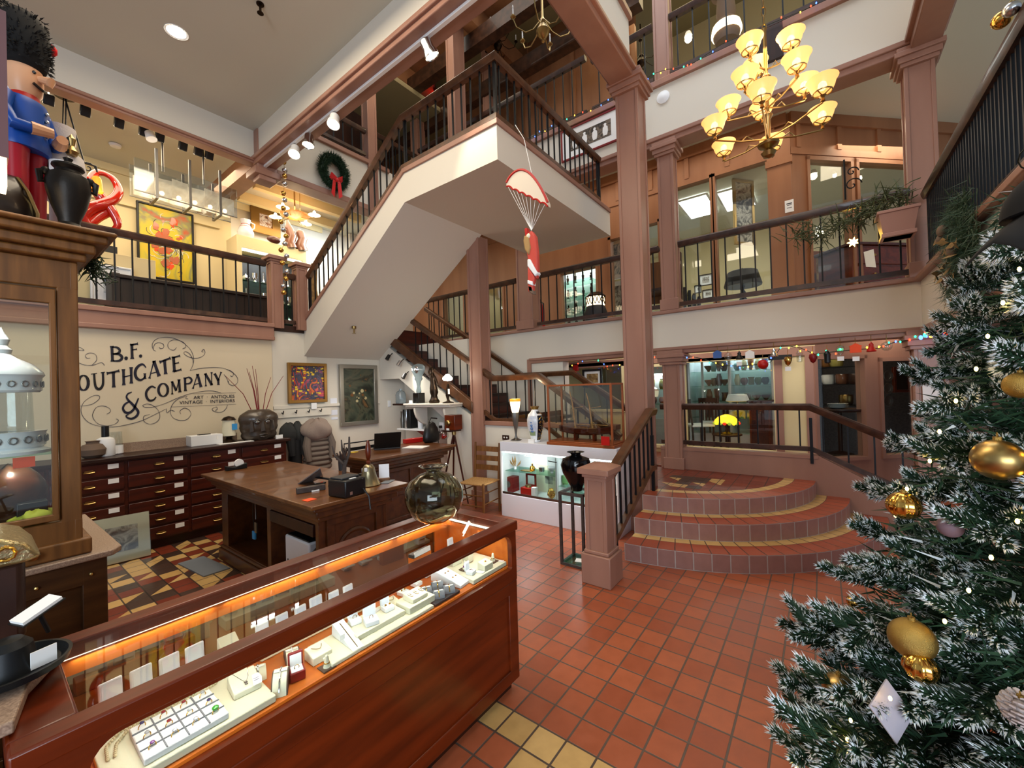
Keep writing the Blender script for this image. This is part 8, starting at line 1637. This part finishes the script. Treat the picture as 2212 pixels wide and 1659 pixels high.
for i in range(9000):
    z = random.uniform(.3,2.3); r_ = TR(z)*random.uniform(.15,.84); an = random.uniform(0,6.28); p = Vector((r_*math.cos(an), r_*math.sin(an), z)); d = Vector((math.cos(an)+random.gauss(0,.6), math.sin(an)+random.gauss(0,.6), random.gauss(0,.5))).normalized()*random.uniform(.05,.09); w_ = d.orthogonal().normalized()*.005; m.mi(1 if random.random() < .06 else 0).add([p-w_, p+w_, p+d], [(0,1,2)])
o = m.build('inner_foliage', ['green_needle','frost'], tree, smooth=1); o['kind'] = 'stuff'
MB().tube([(0,0,0),(0,0,1.5),(0,0,2.35)], [.05,.035,.01], 10).build('trunk', 'rail_wood', tree); MB().lathe([(.28,0),(.28,.02),(.06,.06),(.06,.2)], k=24).build('stand', 'iron', tree)
def tpt(u, v, off=.0):
    d = _ray(u, v).normalized(); best = None
    for i in range(60, 400):
        t_ = i*.01; p = d*t_+Vector((0,0,H)); 
        if math.hypot(p.x-TX, p.y-TY) < TR(p.z)+off: return p, t_
    return d*2.2+Vector((0,0,H)), 2.2
def bauble(u, v, rpx, label, m_, kind='ball', off=.02, nm='christmas_bauble'):
    p, t_ = tpt(u, v, off); d = _ray(u, v); dep = t_/d.length; r_ = rpx/F*dep; t = thing(nm, label, 'ornament', p, 0, 'ornaments on the christmas tree')
    if kind == 'ribbed':
        m = MB(); rg = []
        for i in range(1,14): th = math.pi*i/14; rg.append([(r_*math.sin(th)*(1+.05*math.cos(12*a))*math.cos(a), r_*math.sin(th)*(1+.05*math.cos(12*a))*math.sin(a), -r_*math.cos(th)) for a in [2*math.pi*j/48 for j in range(48)]])
        m.rings(rg).build('ball', m_, t, smooth=60)
    elif kind == 'cone':
        m = MB().ball((0,0,0), r_*.5, 10, sz=1.6)
        for i in range(9):
            for j in range(8): a = 2*math.pi*j/8+i*.4; rr = r_*math.sin(math.pi*(i+1)/11); z = -r_*1.2+i*r_*.27; m.slab([(rr*.4*math.cos(a),rr*.4*math.sin(a),z),(rr*math.cos(a-.3),rr*math.sin(a-.3),z+r_*.16),(rr*1.05*math.cos(a),rr*1.05*math.sin(a),z+r_*.2),(rr*math.cos(a+.3),rr*math.sin(a+.3),z+r_*.16)], (0,0,.004))
        m.build('pinecone_scales', m_, t)
    else: MB().ball((0,0,0), r_, 28).build('ball', m_, t, smooth=180)
    MB().cyl((0,0,r_*.95),(0,0,r_*1.15), r_*.16, 10).tube([(r_*.1*math.cos(a),0,r_*1.25+r_*.12*math.sin(a)) for a in [R(45*i) for i in range(8)]], .001, 4, close=True).build('cap', 'gold_matte', t)
    return t
mat('gold_satin', '#a98e58', .33, 1); mat('pink_matte', '#7d6670', .6); mat('pinecone_frost', '#b7aaa6', .7)
bauble(2156, 993, 43, 'large satin gold ball at the right edge, level with the railing', 'gold_satin')
bauble(1952, 1092, 29, 'shiny ribbed gold ball left on the tree, beside the curved steps', 'gold', 'ribbed', .05)
bauble(1970, 1380, 41, 'large glittered gold ball on the lower left of the tree', 'gold_matte', off=.03)
bauble(1988, 1441, 30, 'shiny amber ribbed ball just below the glittered gold ball', 'gold', 'ribbed', .03)
bauble(1812, 1488, 31, 'satin gold ball hanging from the lowest left branches', 'gold_satin', off=-.02)
bauble(2205, 832, 28, 'glittered gold ball high at the right edge of the tree', 'gold_matte')
bauble(2052, 1138, 22, 'matte mauve ball half hidden in the middle of the tree', 'pink_matte', off=-.05)
bauble(2205, 1540, 34, 'frosted pine cone at the lower right corner of the photo', 'pinecone_frost', 'cone', .03, 'pine_cone')
bauble(1845, 1300, 14, 'small amber glass bauble glinting on the left tree branches', 'gold', off=-.04)
p, t_ = tpt(1925, 1535, -.07); o = tag(MB().obox((0,0,0), (.004,.11,.12), rz=.9, ry=.3, rx=-.5).build('greeting_card', mat('card_lilac', '#b5afbb', .6).name), 'blank pale card stuck among the lower left branches', 'card'); o.location = p
lt = thing('tree_lights', 'warm white string lights wound through the christmas tree', 'string lights', (TX,TY,0)); f0 = None; random.seed(21); wire = []
for i in range(98):
    z = .3+1.85*i/98; an = math.pi*.62+ (i*2.399963) % (math.pi*.95); r_ = TR(z)*random.uniform(.95,1.06); p = (r_*math.cos(an), r_*math.sin(an), z); wire.append(p)
    if f0 is None: f0 = MB().ball((0,0,0), .0045, 8, sz=1.6).build('bulb', 'fairy', lt); f0.location = p
    else: same(f0, 'bulb', p, lt)
wr = []
for i in range(200): z = .3+2.3*i/200; an = i*.35; wr.append((TR(z)*.8*math.cos(an), TR(z)*.8*math.sin(an), z))
MB().tube(wr, .002, 4).build('wire', 'green_dark', lt)
# swag of greenery on the near railing, cap, top garland balls
random.seed(41)
t = thing('evergreen_swag', 'green evergreen swag with pine cones and dried leaves on the near railing', 'swag', PY(2100,545,-.84)); q = t.location.copy(); m = MB(); m2 = MB()
cl = [PY(2090,450,-.83),PY(2080,500,-.80),PY(2110,545,-.80),PY(2085,590,-.80),PY(2110,635,-.82)]; cl = [c_-q for c_ in cl]
for i in range(6500):
    k = random.random()*(len(cl)-1); c_ = cl[int(k)].lerp(cl[int(k)+1], k-int(k))+Vector((random.gauss(0,.11),abs(random.gauss(0,.03)),random.gauss(0,.06))); d = Vector((random.gauss(0,1),abs(random.gauss(0,.6)),random.gauss(-.2,.7))).normalized()*random.uniform(.07,.15); w_ = d.orthogonal().normalized()*.003; m.add([c_-w_, c_+w_, c_+d], [(0,1,2)])
m.build('needles', 'green_needle', t, smooth=1)
for i in range(34):
    k = .8+random.random()*(len(cl)-1.8); c_ = cl[int(k)].lerp(cl[min(int(k)+1,4)], k-int(k))+Vector((random.gauss(0,.08),.08+random.random()*.03,random.gauss(0,.05))); d = Vector((random.gauss(0,1),.3,random.gauss(0,1))).normalized()*.08; w_ = d.cross(Vector((0,1,0))).normalized()*.02; m2.slab([c_, c_+d*.5+w_, c_+d, c_+d*.5-w_], (0,.002,0))
m2.build('dried_leaves', mat('dried_leaf', '#8a6f45', .7).name, t)
for k in range(5): c_ = cl[1+k%4]+Vector((random.gauss(0,.06),.10,random.gauss(0,.05))); m = MB().ball(c_, .03, 10, sz=1.4); m.build('pine_cone', 'rust', t)
q = PD(2290,425,1.5); t = thing('baseball_cap', 'black baseball cap with white letters, brim down, at the right photo edge', 'cap', q); rd = MC.transposed() @ Vector((1,0,0)); 
z_ax = Vector((0,0,1)); side = Vector((rd.x, rd.y, 0)).normalized(); t.rotation_euler = (0,0,math.atan2(side.y, side.x))
mat('cap_cloth', '#090a0d', .9)
rg = []
for i in range(9):
    f = i/8; a_ = R(90*f); rg.append([(.085*math.cos(a_)*math.cos(b_)+.0, .085*math.cos(a_)*math.sin(b_), .10*math.sin(a_)-.03) for b_ in [2*math.pi*j/24 for j in range(24)]])
MB().rings(rg).build('crown', 'cap_cloth', t, smooth=80)
br_ = [];  
for i in range(6):
    f = i/5; br_.append([(-.05-.095*f, y*(.075-.02*f*f), -.03-.075*f+.0-abs(y)*.02+th) for y, th in ((-1,0),(-.5,.012),(0,.016),(.5,.012),(1,0),(1,-.006),(.5,.006),(0,.010),(-.5,.006),(-1,-.006))])
MB().rings(br_).build('brim', 'cap_cloth', t, smooth=60)
font('AST', .03, 'paper', t, loc=(-.045,-.082,.01), rot=(R(80),R(-25),R(-12)))
MB().tube([(0,0,.06),(.03,0,.2),(.05,0,.5)], .004, 6).build('hanging_cord', 'black', t)
for i, (u, v, r_, m_, l) in enumerate(((2165,42,.045,'gold','shiny gold ball on the near railing at the top right corner'),(2185,20,.035,'silver_ball','silver ball beside the gold one at the top right corner'))):
    q = PY(u, v, -.86); t = thing('christmas_bauble', l, 'ornament', q); MB().ball((0,0,0), r_, 20).build('ball', m_, t, smooth=180); MB().cyl((0,0,r_*.9),(0,-.04,r_*2), .004, 6).build('hanger', 'brass', t)
